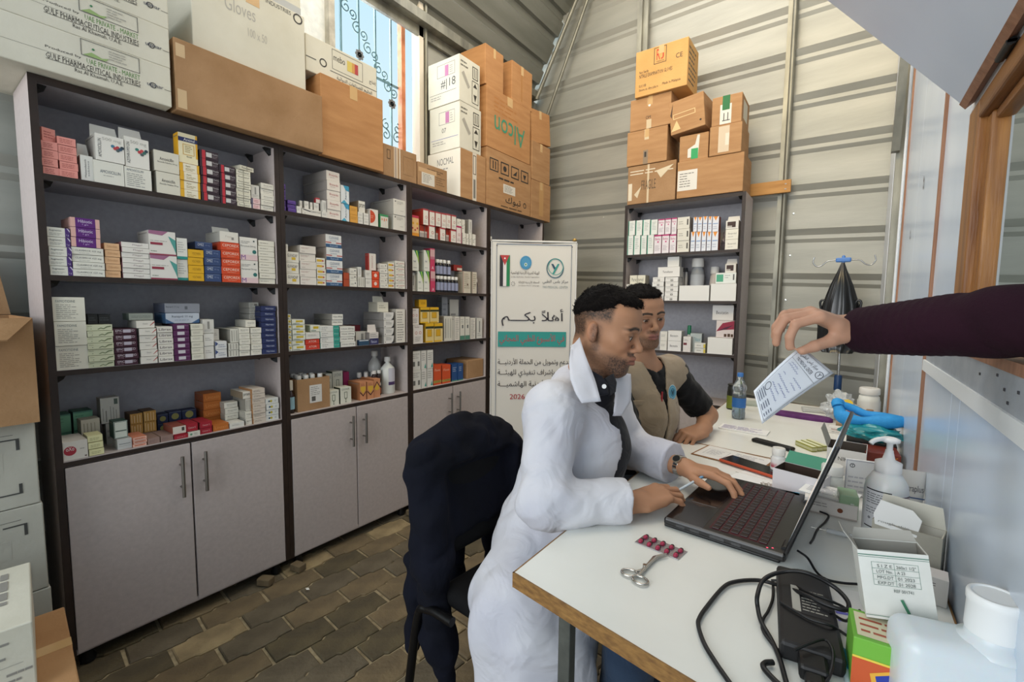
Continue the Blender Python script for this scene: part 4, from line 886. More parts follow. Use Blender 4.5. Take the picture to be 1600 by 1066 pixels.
 yelblk=('d9c284', 'b58a1c', [('b', 0, .84, 1, 1, 'd6a71f'), ('b', 0, .72, 1, .84, '2c3420'), ('b', .2, .3, .75, .68, 'cf9f22'), ('f', .2, .3, .75, .68, .03, '8f6f22'), ('b', 0, 0, 1, .08, 'd6a71f'), ('b', .86, 0, 1, .7, 'dcc78c')]),
 whteal=('a5a9b0', '7c8084', [('b', 0, 0, 1, .2, '3a5a58'), ('l', .15, .4, .85, .9, 4, '8b8f98')]),
 greenfoot=('d3cfc4', 'a5a198', [('b', 0, 0, 1, .18, '4f7f6c'), ('b', .4, .5, .7, .65, '5a5c5a'), ('l', .15, .7, .85, .92, 3, '9a978f')]),
 greysq=('d3d0c9', 'aaa7a1', [('b', .1, .2, .35, .45, '6b6a66'), ('b', .65, .2, .88, .45, '6b6a66'), ('l', .1, .6, .9, .9, 3, '9c9994')]),
 tealfoot=('d3d0c9', 'aaa7a1', [('p', ((.6, .05), (.95, .05), (.85, .32)), '2f8f80'), ('l', .1, .45, .9, .9, 4, '8f8d8a')]),
 vivid=('cb4f26', '8f3a24', [('b', 0, .1, 1, .22, 'b5a04c'), ('t', .15, .68, .85, .8, 'Fluxa', 'e2b49c'), ('t', .1, .11, .9, .21, 'VITAMINS', '4c4a28')]),
 royal=('234a80', '1c3a66', [('l', .2, .55, .9, .85, 3, 'a9b8cc'), ('b', 0, 0, 1, .06, '4c8a72')]),
 grnedge=('d9dbd6', 'b0b2ae', [('b', 0, 0, .1, 1, '2f9a80'), ('l', .25, .3, .85, .88, 6, '9aa8a4')]),
 magbab=('dcd5d9', '9a2a5c', [('b', 0, .92, 1, 1, 'b03a70'), ('t', .12, .68, .88, .84, 'Baby', 'b0346c'), ('d', .55, .62, .12, 'c24a80'), ('l', .15, .15, .85, .45, 4, 'a49ca4')]),
 barc=('d3cfc4', 'a9a59c', [('b', .78, .3, .9, .8, '4c4844'), ('l', .12, .35, .6, .7, 2, '9a968e')]),
 tri=('d6d8df', '8f5040', [('p', ((.15, 1), (.85, 1), (.5, .72)), 'd98a34'), ('b', .1, .5, .9, .56, '8aa0c4'), ('b', 0, 0, .05, 1, 'b0b8cc'), ('l', .15, .15, .85, .4, 2, 'a5adbd')]),
 openbr=('d3cfc8', 'a9a59f', [('b', .12, .2, .78, .85, '3a2420'), ('b', .12, .2, .5, .4, 'a8a29c')]),
 loop=('dcdad6', 'b0aeaa', [('f', .42, .12, .62, .5, .05, '6f6d6a'), ('l', .1, .6, .9, .85, 1, 'a9a7a3')]),
 tens=('dcdad6', 'b0aeaa', [('t', .22, .4, .7, .62, 'Tensilazor', '3c3c40')]),
 blank=('dcdbd7', 'b5b4b0', []),
 greenpan=('dcdfda', 'aeb0ac', [('b', .04, .15, .38, .85, '4f9f80'), ('l', .45, .45, .8, .85, 2, 'a5a8a5'), ('b', .85, .3, .92, .85, '5c5c5c')]),
 bet=('dbd9d6', 'b0aeaa', [('t', .18, .4, .75, .62, 'Bestatin', '44444a')]),
 redpatch=('d8d3cf', 'aaa6a2', [('b', .05, .45, .5, .6, '6b2a34'), ('l', .15, .7, .85, .85, 2, '8f8c8a')]),
 tealpan=('a8b0b0', '84888c', [('t', .3, .6, .9, .78, 'Tilazol', '4f7c84'), ('b', .05, .1, .2, .5, '3c6a70')]),
 yelcorner=('d3d2cc', '9aa07c', [('b', .82, 0, 1, .8, 'c9b44c'), ('l', .2, .35, .7, .65, 1, '7f7d7a')]),
 plum=('cfc4c2', '9c9492', [('p', ((0, .35), (.35, .85), (1, 1), (1, .5), (.4, .45)), '8a1c3a'), ('p', ((.1, .4), (.5, .6), (.95, .75), (.6, .5)), '4a1230'), ('b', .45, .05, .6, .22, '4a3420'), ('b', .65, .05, .8, .24, '4a3420'), ('b', .84, .05, .97, .22, '4a3420')]),
)
def face_print(mb, els, o, u, w, n, rr):
    """print elements on a face with corner o, width vector u, height vector w, outward n"""
    o = Vector(o); u = Vector(u); w = Vector(w); k = 0
    for e in els:
        k += 1; off = n * (.00025 + .00012 * k); P = lambda a, b: o + u * a + w * b + off
        t = e[0]
        if t == 'b': mb.quad(P(e[1], e[2]), P(e[3], e[2]), P(e[3], e[4]), P(e[1], e[4]), M(e[5]))
        elif t == 't': mb.text(e[5], P(e[1], e[2]), u * (e[3] - e[1]), w * (e[4] - e[2]), M(e[6]), .012, aspect=False)
        elif t == 'v': mb.text(e[5], P(e[3], e[2]), w * (e[4] - e[2]), -u * (e[3] - e[1]), M(e[6]), .012, aspect=False)
        elif t == 'l':
            h = (e[4] - e[2]) / e[5]
            for i in range(e[5]):
                y = e[4] - h * (i + .5); x = e[1]; lim = e[1] + (e[3] - e[1]) * rr.uniform(.6, 1)
                while x < lim - .03:
                    x2 = min(lim, x + (e[3] - e[1]) * rr.uniform(.12, .35)); mb.quad(P(x, y - h * .22), P(x2, y - h * .22), P(x2, y + h * .12), P(x, y + h * .12), M(e[6])); x = x2 + (e[3] - e[1]) * .04
        elif t == 'd': r = e[3] * min(u.length, w.length * 1.3); mb.disc(P(e[1], e[2]), u.normalized() * r, w.normalized() * r, M(e[4]), 14)
        elif t == 'r': r = e[3] * min(u.length, w.length * 1.3); mb.disc(P(e[1], e[2]), u.normalized() * r, w.normalized() * r, M(e[4]), 14, .72)
        elif t == 'p': mb.add([P(a, b) for a, b in e[1]], [tuple(range(len(e[1])))], M(e[2]))
        elif t == 'f':
            x0, y0, x1, y1, q = e[1:6]; qx = q; qy = q * u.length / w.length
            for a, b, c, d in ((x0, y0, x1, y0 + qy), (x0, y1 - qy, x1, y1), (x0, y0 + qy, x0 + qx, y1 - qy), (x1 - qx, y0 + qy, x1, y1 - qy)): mb.quad(P(a, b), P(c, b), P(c, d), P(a, d), M(e[6]))
BOXM = {}
def medbox_geo(mb, st, w, h, d, T=None):
    fc, sc, els = ST[st]; T = T or Matrix(); c = min(.0012, h * .1)
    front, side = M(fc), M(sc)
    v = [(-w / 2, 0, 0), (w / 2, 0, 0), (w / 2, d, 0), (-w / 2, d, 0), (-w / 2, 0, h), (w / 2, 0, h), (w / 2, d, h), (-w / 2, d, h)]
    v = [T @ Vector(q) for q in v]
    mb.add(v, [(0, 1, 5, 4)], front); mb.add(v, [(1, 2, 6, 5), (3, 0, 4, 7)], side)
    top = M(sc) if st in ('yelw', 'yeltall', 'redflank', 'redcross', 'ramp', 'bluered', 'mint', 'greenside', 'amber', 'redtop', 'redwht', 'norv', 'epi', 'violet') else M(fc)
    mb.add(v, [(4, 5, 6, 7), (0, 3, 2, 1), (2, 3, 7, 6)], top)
    # lid seam and tuck flap line on the flank
    e = .0004
    mb.add([T @ Vector(q) for q in ((-w / 2 - e, d * .12, h * .88), (-w / 2 - e, d * .88, h * .88), (-w / 2 - e, d * .88, h * .91), (-w / 2 - e, d * .12, h * .91))], [(3, 2, 1, 0)], M('77736c'))
    rr = random.Random(hash((st, round(w, 3), round(h, 3))) & 0xffff if False else int(w * 9973 + h * 7919 + len(st) * 31))
    q = T @ Vector((-w / 2, 0, 0)); u = (T @ Vector((w / 2, 0, 0))) - q; ww = (T @ Vector((-w / 2, 0, h))) - q
    face_print(mb, els, q, u, ww, (T.to_3x3() @ Vector((0, -1, 0))), rr)
def ordinal(i, n):
    if n == 1: return 'single'
    if i == 0: return 'lowest'
    if i == n - 1: return 'topmost'
    if i == 1: return 'second up'
    if i == n - 2: return 'second down'
    return ('third', 'fourth', 'fifth', 'sixth', 'seventh')[i - 2] + ' up'
CABN = dict(A='first', B='second', C='third', D='fourth', E='back'); SHN = {'1': 'top shelf', '2': 'second shelf', '3': 'third shelf', '4': 'counter'}
allb = []
for (k, u0, u1, z0, z1, n, sb, dp, st, desc) in COLS:
    h = (z1 - z0) / n
    for i in range(n):
        w = u1 - u0 - .0008; hh = h - .0013; z = z0 + i * h + .0003
        jx = R.uniform(-.0012, .0012) if n > 2 else 0; rz = R.uniform(-.025, .025) if n > 2 and w > .02 else R.uniform(-.008, .008)
        if 'tilted' in desc: rz = .35
        if 'askew' in desc: rz = .22
        uc = (u0 + u1) / 2 + jx
        back = R.uniform(0, .005)
        if k[0] == 'E': p = Vector((uc, EY + sb + back, z)); rot = rz
        else: p = Vector((CX - sb - back, uc, z)); rot = ROTL + rz
        dist = (p - Vector((0, 0, CAM_H))).length
        face = Vector((0, -1, 0)) if k[0] == 'E' else Vector((1, 0, 0))
        ca = abs((p - Vector((0, 0, CAM_H))).normalized().dot(face))
        lab = desc.replace('{o}', ordinal(i, n)) + ', %s cabinet %s' % (CABN[k[0]], SHN[k[1]])
        allb.append([w * hh * ca / dist ** 2, k, p, rot, w, hh, dp - back - .001, st, lab])
order = sorted(range(len(allb)), key=lambda q: -allb[q][0])
keep = set(order[:296])
stuff = {}
nlab = set()
for q, (a, k, p, rot, w, h, d, st, lab) in enumerate(allb):
    T = Matrix.Translation(p) @ Matrix.Rotation(rot, 4, 'Z')
    if q not in keep:
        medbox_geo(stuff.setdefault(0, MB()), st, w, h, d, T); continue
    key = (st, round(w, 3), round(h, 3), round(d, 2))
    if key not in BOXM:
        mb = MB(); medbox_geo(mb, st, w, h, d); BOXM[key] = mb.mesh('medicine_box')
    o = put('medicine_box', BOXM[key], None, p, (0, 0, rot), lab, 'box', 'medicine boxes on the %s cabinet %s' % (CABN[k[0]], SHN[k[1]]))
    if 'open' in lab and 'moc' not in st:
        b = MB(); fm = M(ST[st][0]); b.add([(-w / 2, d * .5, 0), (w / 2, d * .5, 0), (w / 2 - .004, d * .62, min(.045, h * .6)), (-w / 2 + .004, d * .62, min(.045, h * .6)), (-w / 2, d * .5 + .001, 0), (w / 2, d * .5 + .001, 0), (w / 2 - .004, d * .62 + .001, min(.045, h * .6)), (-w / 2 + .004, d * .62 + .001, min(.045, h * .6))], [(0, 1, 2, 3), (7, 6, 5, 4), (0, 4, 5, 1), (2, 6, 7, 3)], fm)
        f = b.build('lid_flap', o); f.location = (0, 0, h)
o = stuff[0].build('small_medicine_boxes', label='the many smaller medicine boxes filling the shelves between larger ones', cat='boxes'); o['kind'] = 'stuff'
# ------------------------------------------------------------------ cartons
TAPE = M('c9a574', .2, spec=.6, name='clear_tape'); TAPEW = M('cfc9bb', .2, spec=.6, name='printed_tape'); INK = '34302c'
def carton(label, x0, x1, y0, y1, z0, z1, mat, fx=(), fy=(), group='cartons stacked on the cabinets', tape='x', rot=(0, 0, 0), cat='carton', sticker=(), name='cardboard_carton'):
    """box with prints on its +X face (fx) and -Y face (fy); tape along the top and down one face; stickers are parts"""
    cx, cy = (x0 + x1) / 2, (y0 + y1) / 2; W, D, H = (x1 - x0) / 2 - .0006, (y1 - y0) / 2 - .0006, z1 - z0 - .0008
    mb = MB(); mb.cbox(-W, W, -D, D, 0, H, mat, .003)
    o = mb.build(name, loc=(cx, cy, z0 + .0004), rot=rot, label=label, cat=cat, group=group); o.rotation_euler = rot
    rr = random.Random(int(abs(cx * 997 + cy * 811 + z0 * 613)))
    def print_on(els, face, nm, lab=None):
        b = MB()
        if face == 'x': face_print(b, els, (W, -D, 0), (0, 2 * D, 0), (0, 0, H), Vector((1, 0, 0)), rr)
        else: face_print(b, els, (-W, -D, 0), (2 * W, 0, 0), (0, 0, H), Vector((0, -1, 0)), rr)
        b.build(nm, o, label=lab)
    if fx: print_on(fx, 'x', 'printing')
    if fy: print_on(fy, 'y', 'printing')
    for (f, a, b_, c, d, col) in sticker: print_on([('b', a, b_, c, d, col)] + [('l', a + (c - a) * .1, b_ + (d - b_) * .15, a + (c - a) * .85, d - (d - b_) * .1, 6, '77746e')], f, 'paper_label', 'white paper label')
    b = MB(); e = .0008
    if tape == 'x': b.box(-W * .1, W * .1, -D - e, D + e, H - .05, H + e, TAPE)
    if tape == 'y': b.box(-W - e, W + e, -D * .12, D * .12, H - .06, H + e, TAPE)
    if tape: b.build('tape', o)
    if tape in ('x', 'y'):
        b = MB()
        if tape == 'x': b.box(-.001, .001, -D + .003, D - .003, H, H + .0003, M('5b4630'))
        else: b.box(-W + .003, W - .003, -.001, .001, H, H + .0003, M('5b4630'))
        b.build('flap_seam', o)
    return o
GULF = [('b', .0, .42, .43, .425, INK), ('t', .25, .49, .44, .56, 'Produced by', INK), ('t', .47, .44, .79, .56, 'UAE PRIVATE - MARKET', '5f8a4a'), ('t', .25, .28, .79, .41, 'GULF PHARMACEUTICAL INDUSTRIES', INK), ('b', .25, .265, .79, .275, INK), ('t', .4, .15, .68, .25, 'Ras Al Khaimah, U.A.E.', INK), ('r', .875, .42, .055, INK), ('t', .835, .36, .945, .48, 'ulphar', '2b3550'), ('b', .95, .40, 1, .41, INK),
        ('f', .44, .6, .79, .97, .004, '4a4a48'), ('p', ((.45, .62), (.5, .72), (.56, .66), (.6, .7), (.58, .62)), '8fa86c'), ('d', .51, .8, .02, '3f7a52'), ('l', .6, .68, .73, .92, 4, 'a09d94'), ('l', .75, .66, .78, .92, 5, '4a4a48')]
for i in range(3):
    z0 = 1.8895 + i * .1305
    carton(('white pharmaceutical carton, bottom of three over first cabinet', 'white pharmaceutical carton, middle of three over first cabinet', 'white pharmaceutical carton, top of three over first cabinet')[i], -2.26, -1.925 - .004 * i, .215 + .003 * i, .627 + .002 * i, z0, z0 + .13, WCARD, GULF, tape='')
carton('long plain kraft carton with taped near end, on first and second cabinets', -2.25, -1.93, .640, 1.199, 1.8895, 2.135, KRAFT3, fx=[('b', .01, .75, .06, .93, 'c4a882'), ('b', .01, .04, .06, .3, 'c4a882')], tape='x')
carton('tall white carton with faint handwriting on the long kraft one', -2.30, -1.975, .716, 1.150, 2.1365, 2.46, WCARD, [('b', 0, .0, 1, .003, '8d8980'), ('t', .26, .62, .52, .78, 'Gloves', 'a9a69e'), ('t', .45, .42, .62, .52, '100 x 50', 'b0ada5'), ('t', .62, .93, .86, .98, 'INDUSTRIES', '4a4a4c'), ('r', .93, .93, .05, INK)], tape='y')
carton('upper white carton with grey tape touching the window', -2.30, -1.985, .730, 1.140, 2.4615, 2.72, WCARD, [('b', 0, 0, 1, .12, 'aeb0b0'), ('t', .2, .3, .85, .4, 'GULF PHARMACEUTICAL INDUSTRIES', INK)], tape='y')
carton('plain orange kraft carton under the white boxed cream carton', -2.28, -1.95, 1.203, 1.546, 1.8895, 2.246, KRAFT2, tape='y')
carton('white cream carton with framed yellow and red picture label', -2.28, -1.985, 1.157, 1.537, 2.2475, 2.405, WCARD, [('f', .34, .36, .78, .93, .006, '55534e'), ('t', .36, .62, .52, .8, 'mebo', '33302c'), ('b', .55, .5, .62, .8, 'c9b45a'), ('b', .62, .5, .66, .8, 'c28f4a'), ('b', .66, .5, .71, .8, 'a83a3c'), ('r', .22, .4, .09, INK), ('b', 0, .38, .13, .4, INK), ('b', .31, .27, 1, .285, INK), ('t', .4, .06, .92, .22, ar('الخليج للصناعات الدوائية'), INK), ('t', .88, .42, .98, .56, ar('إنتاج'), INK)], tape='')
carton('low kraft carton wrapped with crinkled clear tape by the window', -2.24, -1.985, 1.572, 1.802, 1.8895, 2.052, KRAFT3, [('b', .3, 0, .42, 1, 'c9b59c'), ('b', .34, 0, .36, 1, '7d6f78'), ('b', .46, 0, .49, 1, 'ded2c0'), ('f', .1, .55, .2, .85, .015, '5b4632'), ('f', .58, .2, .9, .8, .008, '8a6a48')])
carton('flat kraft carton with white label and printed lines', -2.22, -1.985, 1.810, 2.046, 1.8895, 2.02, KRAFT3, [('l', .3, .68, .9, .85, 2, '5b4632'), ('b', .02, .6, .62, .78, 'bf9c74'), ('l', .6, .2, .95, .6, 4, '7a5f42')], sticker=(('x', .12, .1, .55, .62, 'cfc9bd'),))
SYM = [('f', .06, .62, .24, .84, .015, INK), ('b', .12, .66, .14, .8, INK), ('b', .17, .66, .19, .8, INK), ('f', .29, .62, .47, .84, .015, INK), ('d', .38, .73, .04, INK), ('f', .52, .62, .7, .84, .015, INK), ('p', ((.56, .68), (.66, .78), (.64, .68)), INK), ('f', .75, .62, .93, .84, .015, INK), ('p', ((.8, .76), (.88, .76), (.84, .66)), INK)]
SIDE = [('f', .62, .62, .9, .9, .03, INK), ('b', .7, .66, .73, .86, INK), ('b', .79, .66, .82, .86, INK), ('p', ((.66, .44), (.76, .54), (.86, .44)), INK), ('p', ((.68, .28), (.84, .28), (.76, .12)), INK), ('f', .6, .08, .92, .58, .02, INK), ('p', ((.1, .62), (.2, .68), (.5, .4), (.42, .34)), 'a09c92'), ('l', .05, .75, .5, .92, 2, '6b6860')]
carton('white carton with number 118 written on it, top by the window', -2.265, -1.99, 2.157, 2.352, 2.475, 2.750, WCARD, SIDE, [('f', .3, .62, .86, .9, .01, '6b6860'), ('b', .55, .62, .66, .86, 'a8608c'), ('l', .7, .66, .84, .84, 4, '8d8a84'), ('t', .42, .32, .88, .56, '#|18', '3c3c3c'), ('b', .06, .27, .9, .28, '6b6860'), ('l', .1, .14, .6, .24, 2, '8d8a84')], tape='')
carton('white carton with pink label under the one numbered 118', -2.255, -1.99, 2.160, 2.366, 2.192, 2.474, WCARD, SIDE, [('f', .32, .58, .84, .86, .01, '6b6860'), ('b', .54, .6, .66, .84, 'a8608c'), ('l', .7, .62, .82, .82, 4, '8d8a84'), ('t', .42, .4, .56, .5, '07', '3c3c3c'), ('b', .05, .27, .95, .28, '6b6ca0'), ('l', .1, .14, .6, .24, 2, '8d8a84')], tape='')
carton('carton with white near face and taped kraft side below the white pair', -2.275, -1.985, 2.162, 2.412, 1.8895, 2.191, KRAFT, [('b', .46, 0, .62, 1, 'cfc6b8'), ('b', .5, .05, .58, .45, '77736c'), ('f', .48, .55, .6, .95, .02, '5b4632')], [('b', 0, 0, 1, 1, 'd2cbbb'), ('t', .3, .72, .8, .86, 'NOCMAL', '5a5854'), ('l', .2, .6, .7, .68, 1, '8d8a84')], tape='')
carton('orange kraft carton topmost over the green lettered one', -2.21, -1.99, 2.405, 2.602, 2.668, 2.922, KRAFT2, tape='y')
carton('large kraft carton with upside-down green lettering', -2.31, -1.985, 2.416, 2.935, 2.272, 2.667, KRAFT2, [('l', .15, .62, .75, .9, 4, 'a8703c')], tape='y')
b = MB(); b.text('Alcon', (-1.9842, 2.86, 2.50), (0, -.36, 0), (0, 0, -.135), M('3f8a6c'), .02, False)
big = [o for o in bpy.data.objects if o.get('label', '').startswith('large kraft carton with upside')][0]
p = b.build('printing', big, label='green upside-down lettering'); p.location = -big.location
carton('kraft carton with four handling symbols under the green lettered one', -2.31, -1.985, 2.420, 2.952, 1.8895, 2.271, KRAFT, SYM + [('l', .25, .5, .75, .58, 1, INK), ('t', .4, .1, .75, .26, ar('تبوك'), INK), ('r', .85, .18, .04, INK), ('l', .3, .03, .9, .08, 1, '5b4632')], sticker=(('x', .35, .3, .62, .46, 'd8d2c6'),))
carton('smaller kraft carton standing near the gable pipes', -2.13, -1.99, 2.700, 2.958, 2.668, 2.940, KRAFT2, [('b', .45, .1, .5, .95, 'a8753f')], tape='y')
carton('kraft carton tilted on the corner stack against the back wall', -2.18, -1.99, 2.975, 3.235, 2.475, 2.715, KRAFT2, rot=(.10, 0, -.03), tape='y')
carton('kraft carton in the corner stack, middle', -2.25, -1.985, 2.962, 3.225, 2.18, 2.468, KRAFT, tape='y')
carton('kraft carton in the corner stack, at its foot, tape hanging', -2.25, -1.985, 2.962, 3.240, 1.8895, 2.179, KRAFT, [('b', .4, .1, .62, 1, 'b98f5c')], tape='y')
GC = 'cartons over the back cabinet'
carton('kraft carton wrapped in crinkled clear film on the back cabinet', -1.212, -.897, 2.955, 3.20, 1.8895, 2.135, KRAFT3, fy=[('b', .42, 0, .46, 1, 'cbb89a'), ('l', .05, .75, .95, .9, 2, 'd6cab4'), ('t', .3, .35, .6, .6, 'FRAGILE', '5a4632'), ('b', .02, .1, .1, .55, 'd6cab4'), ('p', ((.15, .25), (.3, .45), (.22, .15)), 'cfc0a4'), ('p', ((.6, .8), (.95, .9), (.7, .6)), 'cfc0a4')], group=GC, tape='')
carton('kraft carton with large white barcode label on the back cabinet', -.888, -.512, 2.95, 3.2, 1.8895, 2.112, KRAFT, fy=[], sticker=(('y', .01, .2, .32, .75, 'd6d2ca'),), group=GC, tape='')
carton('kraft carton with torn tape, second from bottom at left over back cabinet', -1.222, -.957, 2.95, 3.2, 2.137, 2.356, KRAFT, fy=[('b', .42, 0, .54, .4, '8a7660'), ('b', .44, .7, .55, 1, 'cbb898'), ('b', .45, .2, .5, .35, INK)], group=GC)
carton('kraft carton with scrap of silver tape, just under the glove carton', -1.207, -.942, 2.95, 3.2, 2.357, 2.556, KRAFT, fy=[('b', .42, .72, .56, .95, 'b99468'), ('d', .48, .72, .03, 'e6e0d4'), ('t', .4, .3, .52, .4, 'OM', INK), ('b', .42, 0, .54, .28, 'c7b393')], group=GC)
carton('yellowish glove carton with red letters in a frame, topmost on back cabinet', -1.172, -.845, 2.93, 3.16, 2.557, 2.838, noisy('yellow_kraft', 'c09255', 'd0a265', 5, .8, .1, 80), fx=[('l', .1, .1, .9, .9, 7, '4a3a28')], fy=[('f', .36, .62, .6, .97, .012, '4a3a28'), ('t', .41, .7, .48, .93, 'R', 'b5301f'), ('t', .495, .7, .55, .93, 'J', 'b5301f'), ('t', .41, .65, .56, .68, 'INTERNATIONAL', INK), ('t', .78, .62, .9, .72, 'CE', INK), ('t', .08, .5, .26, .56, 'Non Sterile', INK), ('t', .08, .4, .72, .48, 'NITRILE EXAMINATION GLOVES', INK), ('t', .08, .2, .22, .26, '10 X 100', INK), ('t', .08, .1, .46, .17, 'Store in dry place', INK), ('t', .54, .12, .88, .19, 'Made in Malaysia', INK)], group=GC)
carton('dented kraft carton leaning askew with clear tape, between two stacks', -.930, -.722, 2.94, 3.16, 2.290, 2.492, KRAFT, fy=[('f', .1, .45, .75, .6, .02, 'd9bd8c'), ('p', ((.02, .1), (.2, .4), (.3, .12)), 'd6b986'), ('p', ((.02, .6), (.12, .95), (.06, .5)), '4a3626'), ('d', .88, .2, .03, '3c2c20')], rot=(0, -.10, -.06), group=GC, tape='')
carton('small kraft carton with green tape on a torn white label', -.884, -.713, 2.96, 3.18, 2.113, 2.268, KRAFT, fy=[('p', ((.3, .12), (.3, .45), (.55, .6), (.62, .95), (.7, .95), (.66, .12)), 'd6d2c8'), ('b', .42, .05, .66, .45, '2f9a5c')], group=GC, tape='')
carton('kraft carton with dark green tape over a white arrow label', -.70, -.537, 2.95, 3.18, 2.284, 2.448, KRAFT, fx=[('b', .2, .2, .75, .85, 'd0c8b6')], fy=[('b', .28, .02, .66, .7, 'd6d2c8'), ('b', .35, .5, .6, 1, '1f6b3c'), ('b', .4, .12, .43, .4, '4a4a48'), ('b', .53, .12, .56, .4, '4a4a48'), ('b', .36, .12, .62, .15, '4a4a48')], group=GC, tape='')
carton('kraft carton with pale wrinkled tape below the green taped one', -.705, -.530, 2.945, 3.18, 2.113, 2.283, KRAFT, fy=[('b', .28, .08, .62, .95, 'cbb9a0'), ('b', .5, .3, .62, .7, 'd6cdbc')], group=GC, tape='')

# white cartons and open kraft carton piled left of the first cabinet
WL = [('b', .55, .86, .9, .865, '4a4a48'), ('f', .42, .45, .85, .66, .004, 'a9a69c'), ('b', .2, .45, .26, .75, '4a4a48'), ('b', .27, .45, .3, .75, '4a4a48'), ('l', .35, .2, .8, .42, 4, '6b6860'), ('b', .82, .80, .92, .815, '3c3c3a'), ('b', .91, .68, .925, .815, '3c3c3a'), ('b', .82, .16, .92, .175, '3c3c3a'), ('b', .91, .16, .925, .28, '3c3c3a')]
QR = lambda x, y: [('b', x + .03 * i, y + .04 * j, x + .03 * (i + 1), y + .04 * (j + 1), '55534f') for i in range(4) for j in range(4) if (i * 7 + j * 5 + i * j) % 3 != 1]
for i, (z0, z1) in enumerate(((.0, .352), (.353, .618), (.619, .868))):
    carton(('white shipping carton at the foot of the pile beside first cabinet', 'white shipping carton with printed label, middle of the pile beside first cabinet', 'white shipping carton with printed label, below the kraft carton')[i], -2.25, -1.90, -.22, .246 - .004 * i, z0, z1, noisy('greyish_white_cardboard', '9f9d93', 'adab a0'.replace(' ', ''), 5, .75, .08, 60), [e for e in WL] if i else [], group='white shipping cartons beside the first cabinet', tape='y')
# open kraft carton on top: four walls and flaps
op = empty('open_carton', 'open kraft carton with raised flaps on the white shipping cartons', 'carton', (-2.05, 0, .869))
def opart(nm, f):
    b = MB(); f(b); return b.build(nm, op)
opart('front_wall', lambda b: b.box(.185, .190, -.22, .243, 0, .30, KRAFT3)); opart('back_wall', lambda b: b.box(-.19, -.185, -.22, .243, 0, .30, KRAFT3))
opart('side_wall', lambda b: b.box(-.185, .185, .238, .243, 0, .30, KRAFT)); opart('side_wall', lambda b: b.box(-.185, .185, -.22, -.215, 0, .30, KRAFT)); opart('bottom', lambda b: b.box(-.185, .185, -.215, .238, 0, .004, KRAFT))
b = MB(); b.slab([(0, 0), (.463, 0), (.40, .15), (.02, .15)], (.19, -.22, .300), (0, 1, 0), (.80, 0, -.35), .004, KRAFT3)
b.build('flap', op)
b = MB(); b.slab([(0, 0), (.463, 0), (.44, .2), (.02, .2)], (-.19, -.22, .301), (0, 1, 0), (-.2, 0, 1.0), .004, KRAFT3)
b.build('flap', op)
b = MB(); b.slab([(0, 0), (.37, 0), (.34, .14), (.03, .14)], (-.185, .243, .301), (1, 0, 0), (0, .12, .2), .004, KRAFT); 
# kraft carton in the near left corner with a white carton on it
kc = carton('kraft carton on the floor in the near corner, under the striped white one', -1.80, -1.40, -.16, .235, 0, .335, KRAFT, group='cartons in the near corner', rot=(0, 0, -.10), tape='x')
wc = carton('white carton with three navy dots on its side, near corner', -1.80, -1.46, -.20, .175, .337, .50, WCARD, [('b', 0, .46, .95, .47, 'a9a69c'), ('d', .55, .26, .03, '27466a'), ('d', .68, .30, .03, '27466a'), ('d', .81, .34, .03, '27466a'), ('l', .6, .55, .97, .85, 3, '8d8a84'), ('l', .88, .1, 1, .4, 3, '8d8a84')], group='cartons in the near corner', rot=(0, 0, -.12), tape='')
b = MB(); rr = random.Random(4)
face_print(b, [('l', .1, .05, .9, .95, 8, '8d8a84')], (-.16, -.18, .163), (.32, 0, 0), (0, .36, 0), Vector((0, 0, 1)), rr); b.build('printing', wc)

# ------------------------------------------------------------------ roll-up banner in the corner
BP = M('d2cec6', .45, name='banner_vinyl'); a2 = Vector((-1.95, 2.448, 0)); b2 = Vector((-1.516, 2.821, 0)); bu = (b2 - a2); bw_ = bu.length; bu.normalize(); bn = Vector((bu.y, -bu.x, 0))
ban = empty('rollup_banner', 'tall pale welcome banner with Arabic lettering in front of the corner cabinet', 'banner', a2, (0, 0, math.atan2(bu.y, bu.x)))
b = MB(); zt = 1.645
rows = [(0, zt), (.03, zt), (bw_ - .03, zt), (bw_, zt)]
NX, NZ = 14, 20; v = []
for j in range(NZ + 1):
    for i in range(NX + 1):
        s = i / NX; t = j / NZ; x = bw_ * s; z = .06 + (zt - .06) * t
        sag = .010 * math.sin(PI * s) * (t ** 8) * -1
        cr = .006 * max(0, (t - .82) / .18) * (math.exp(-((s - (1 - t) * 1.6) / .05) ** 2) + math.exp(-((1 - s - (1 - t) * 1.6) / .05) ** 2))
        v.append((x, -cr - .004 * math.sin(PI * s), z + sag))
b.add(v, [(j * (NX + 1) + i, j * (NX + 1) + i + 1, (j + 1) * (NX + 1) + i + 1, (j + 1) * (NX + 1) + i) for j in range(NZ) for i in range(NX)], BP, True)
b.build('banner_sheet', ban)
b = MB(); b.cyl((-.005, 0, zt + .004), (bw_ + .005, 0, zt + .004), .008, .008, M('c9c8c4', .3), 10); b.cyl((-.006, .004, .05), (-.006, .004, zt), .006, .006, M('d5d3cf', .3), 10); b.cyl((bw_ + .006, .004, .05), (bw_ + .006, .004, zt), .006, .006, M('d5d3cf', .3), 10); b.build('frame', ban)
b = MB(); b.cbox(-.02, bw_ + .02, -.06, .06, .0, .06, M('a8a6a2', .3, .6), .01); b.build('base', ban)
b = MB(); b.lathe([(.001, 0), (.014, .004), (.016, .012), (.010, .02)], M('b08f50', .4, .5), 10, (bw_ - .01, .0, zt + .01)); b.build('finial', ban)
b = MB(); b.disc((.028, -.012, zt - .028), (.004, 0, 0), (0, 0, .004), M('3a3a3c'), 8); b.disc((bw_ - .028, -.012, zt - .028), (.004, 0, 0), (0, 0, .004), M('3a3a3c'), 8); b.build('eyelet', ban)
b = MB(); N_ = Vector((0, -1, 0)); TEAL = '2f8f88'; K2 = '2e2b33'
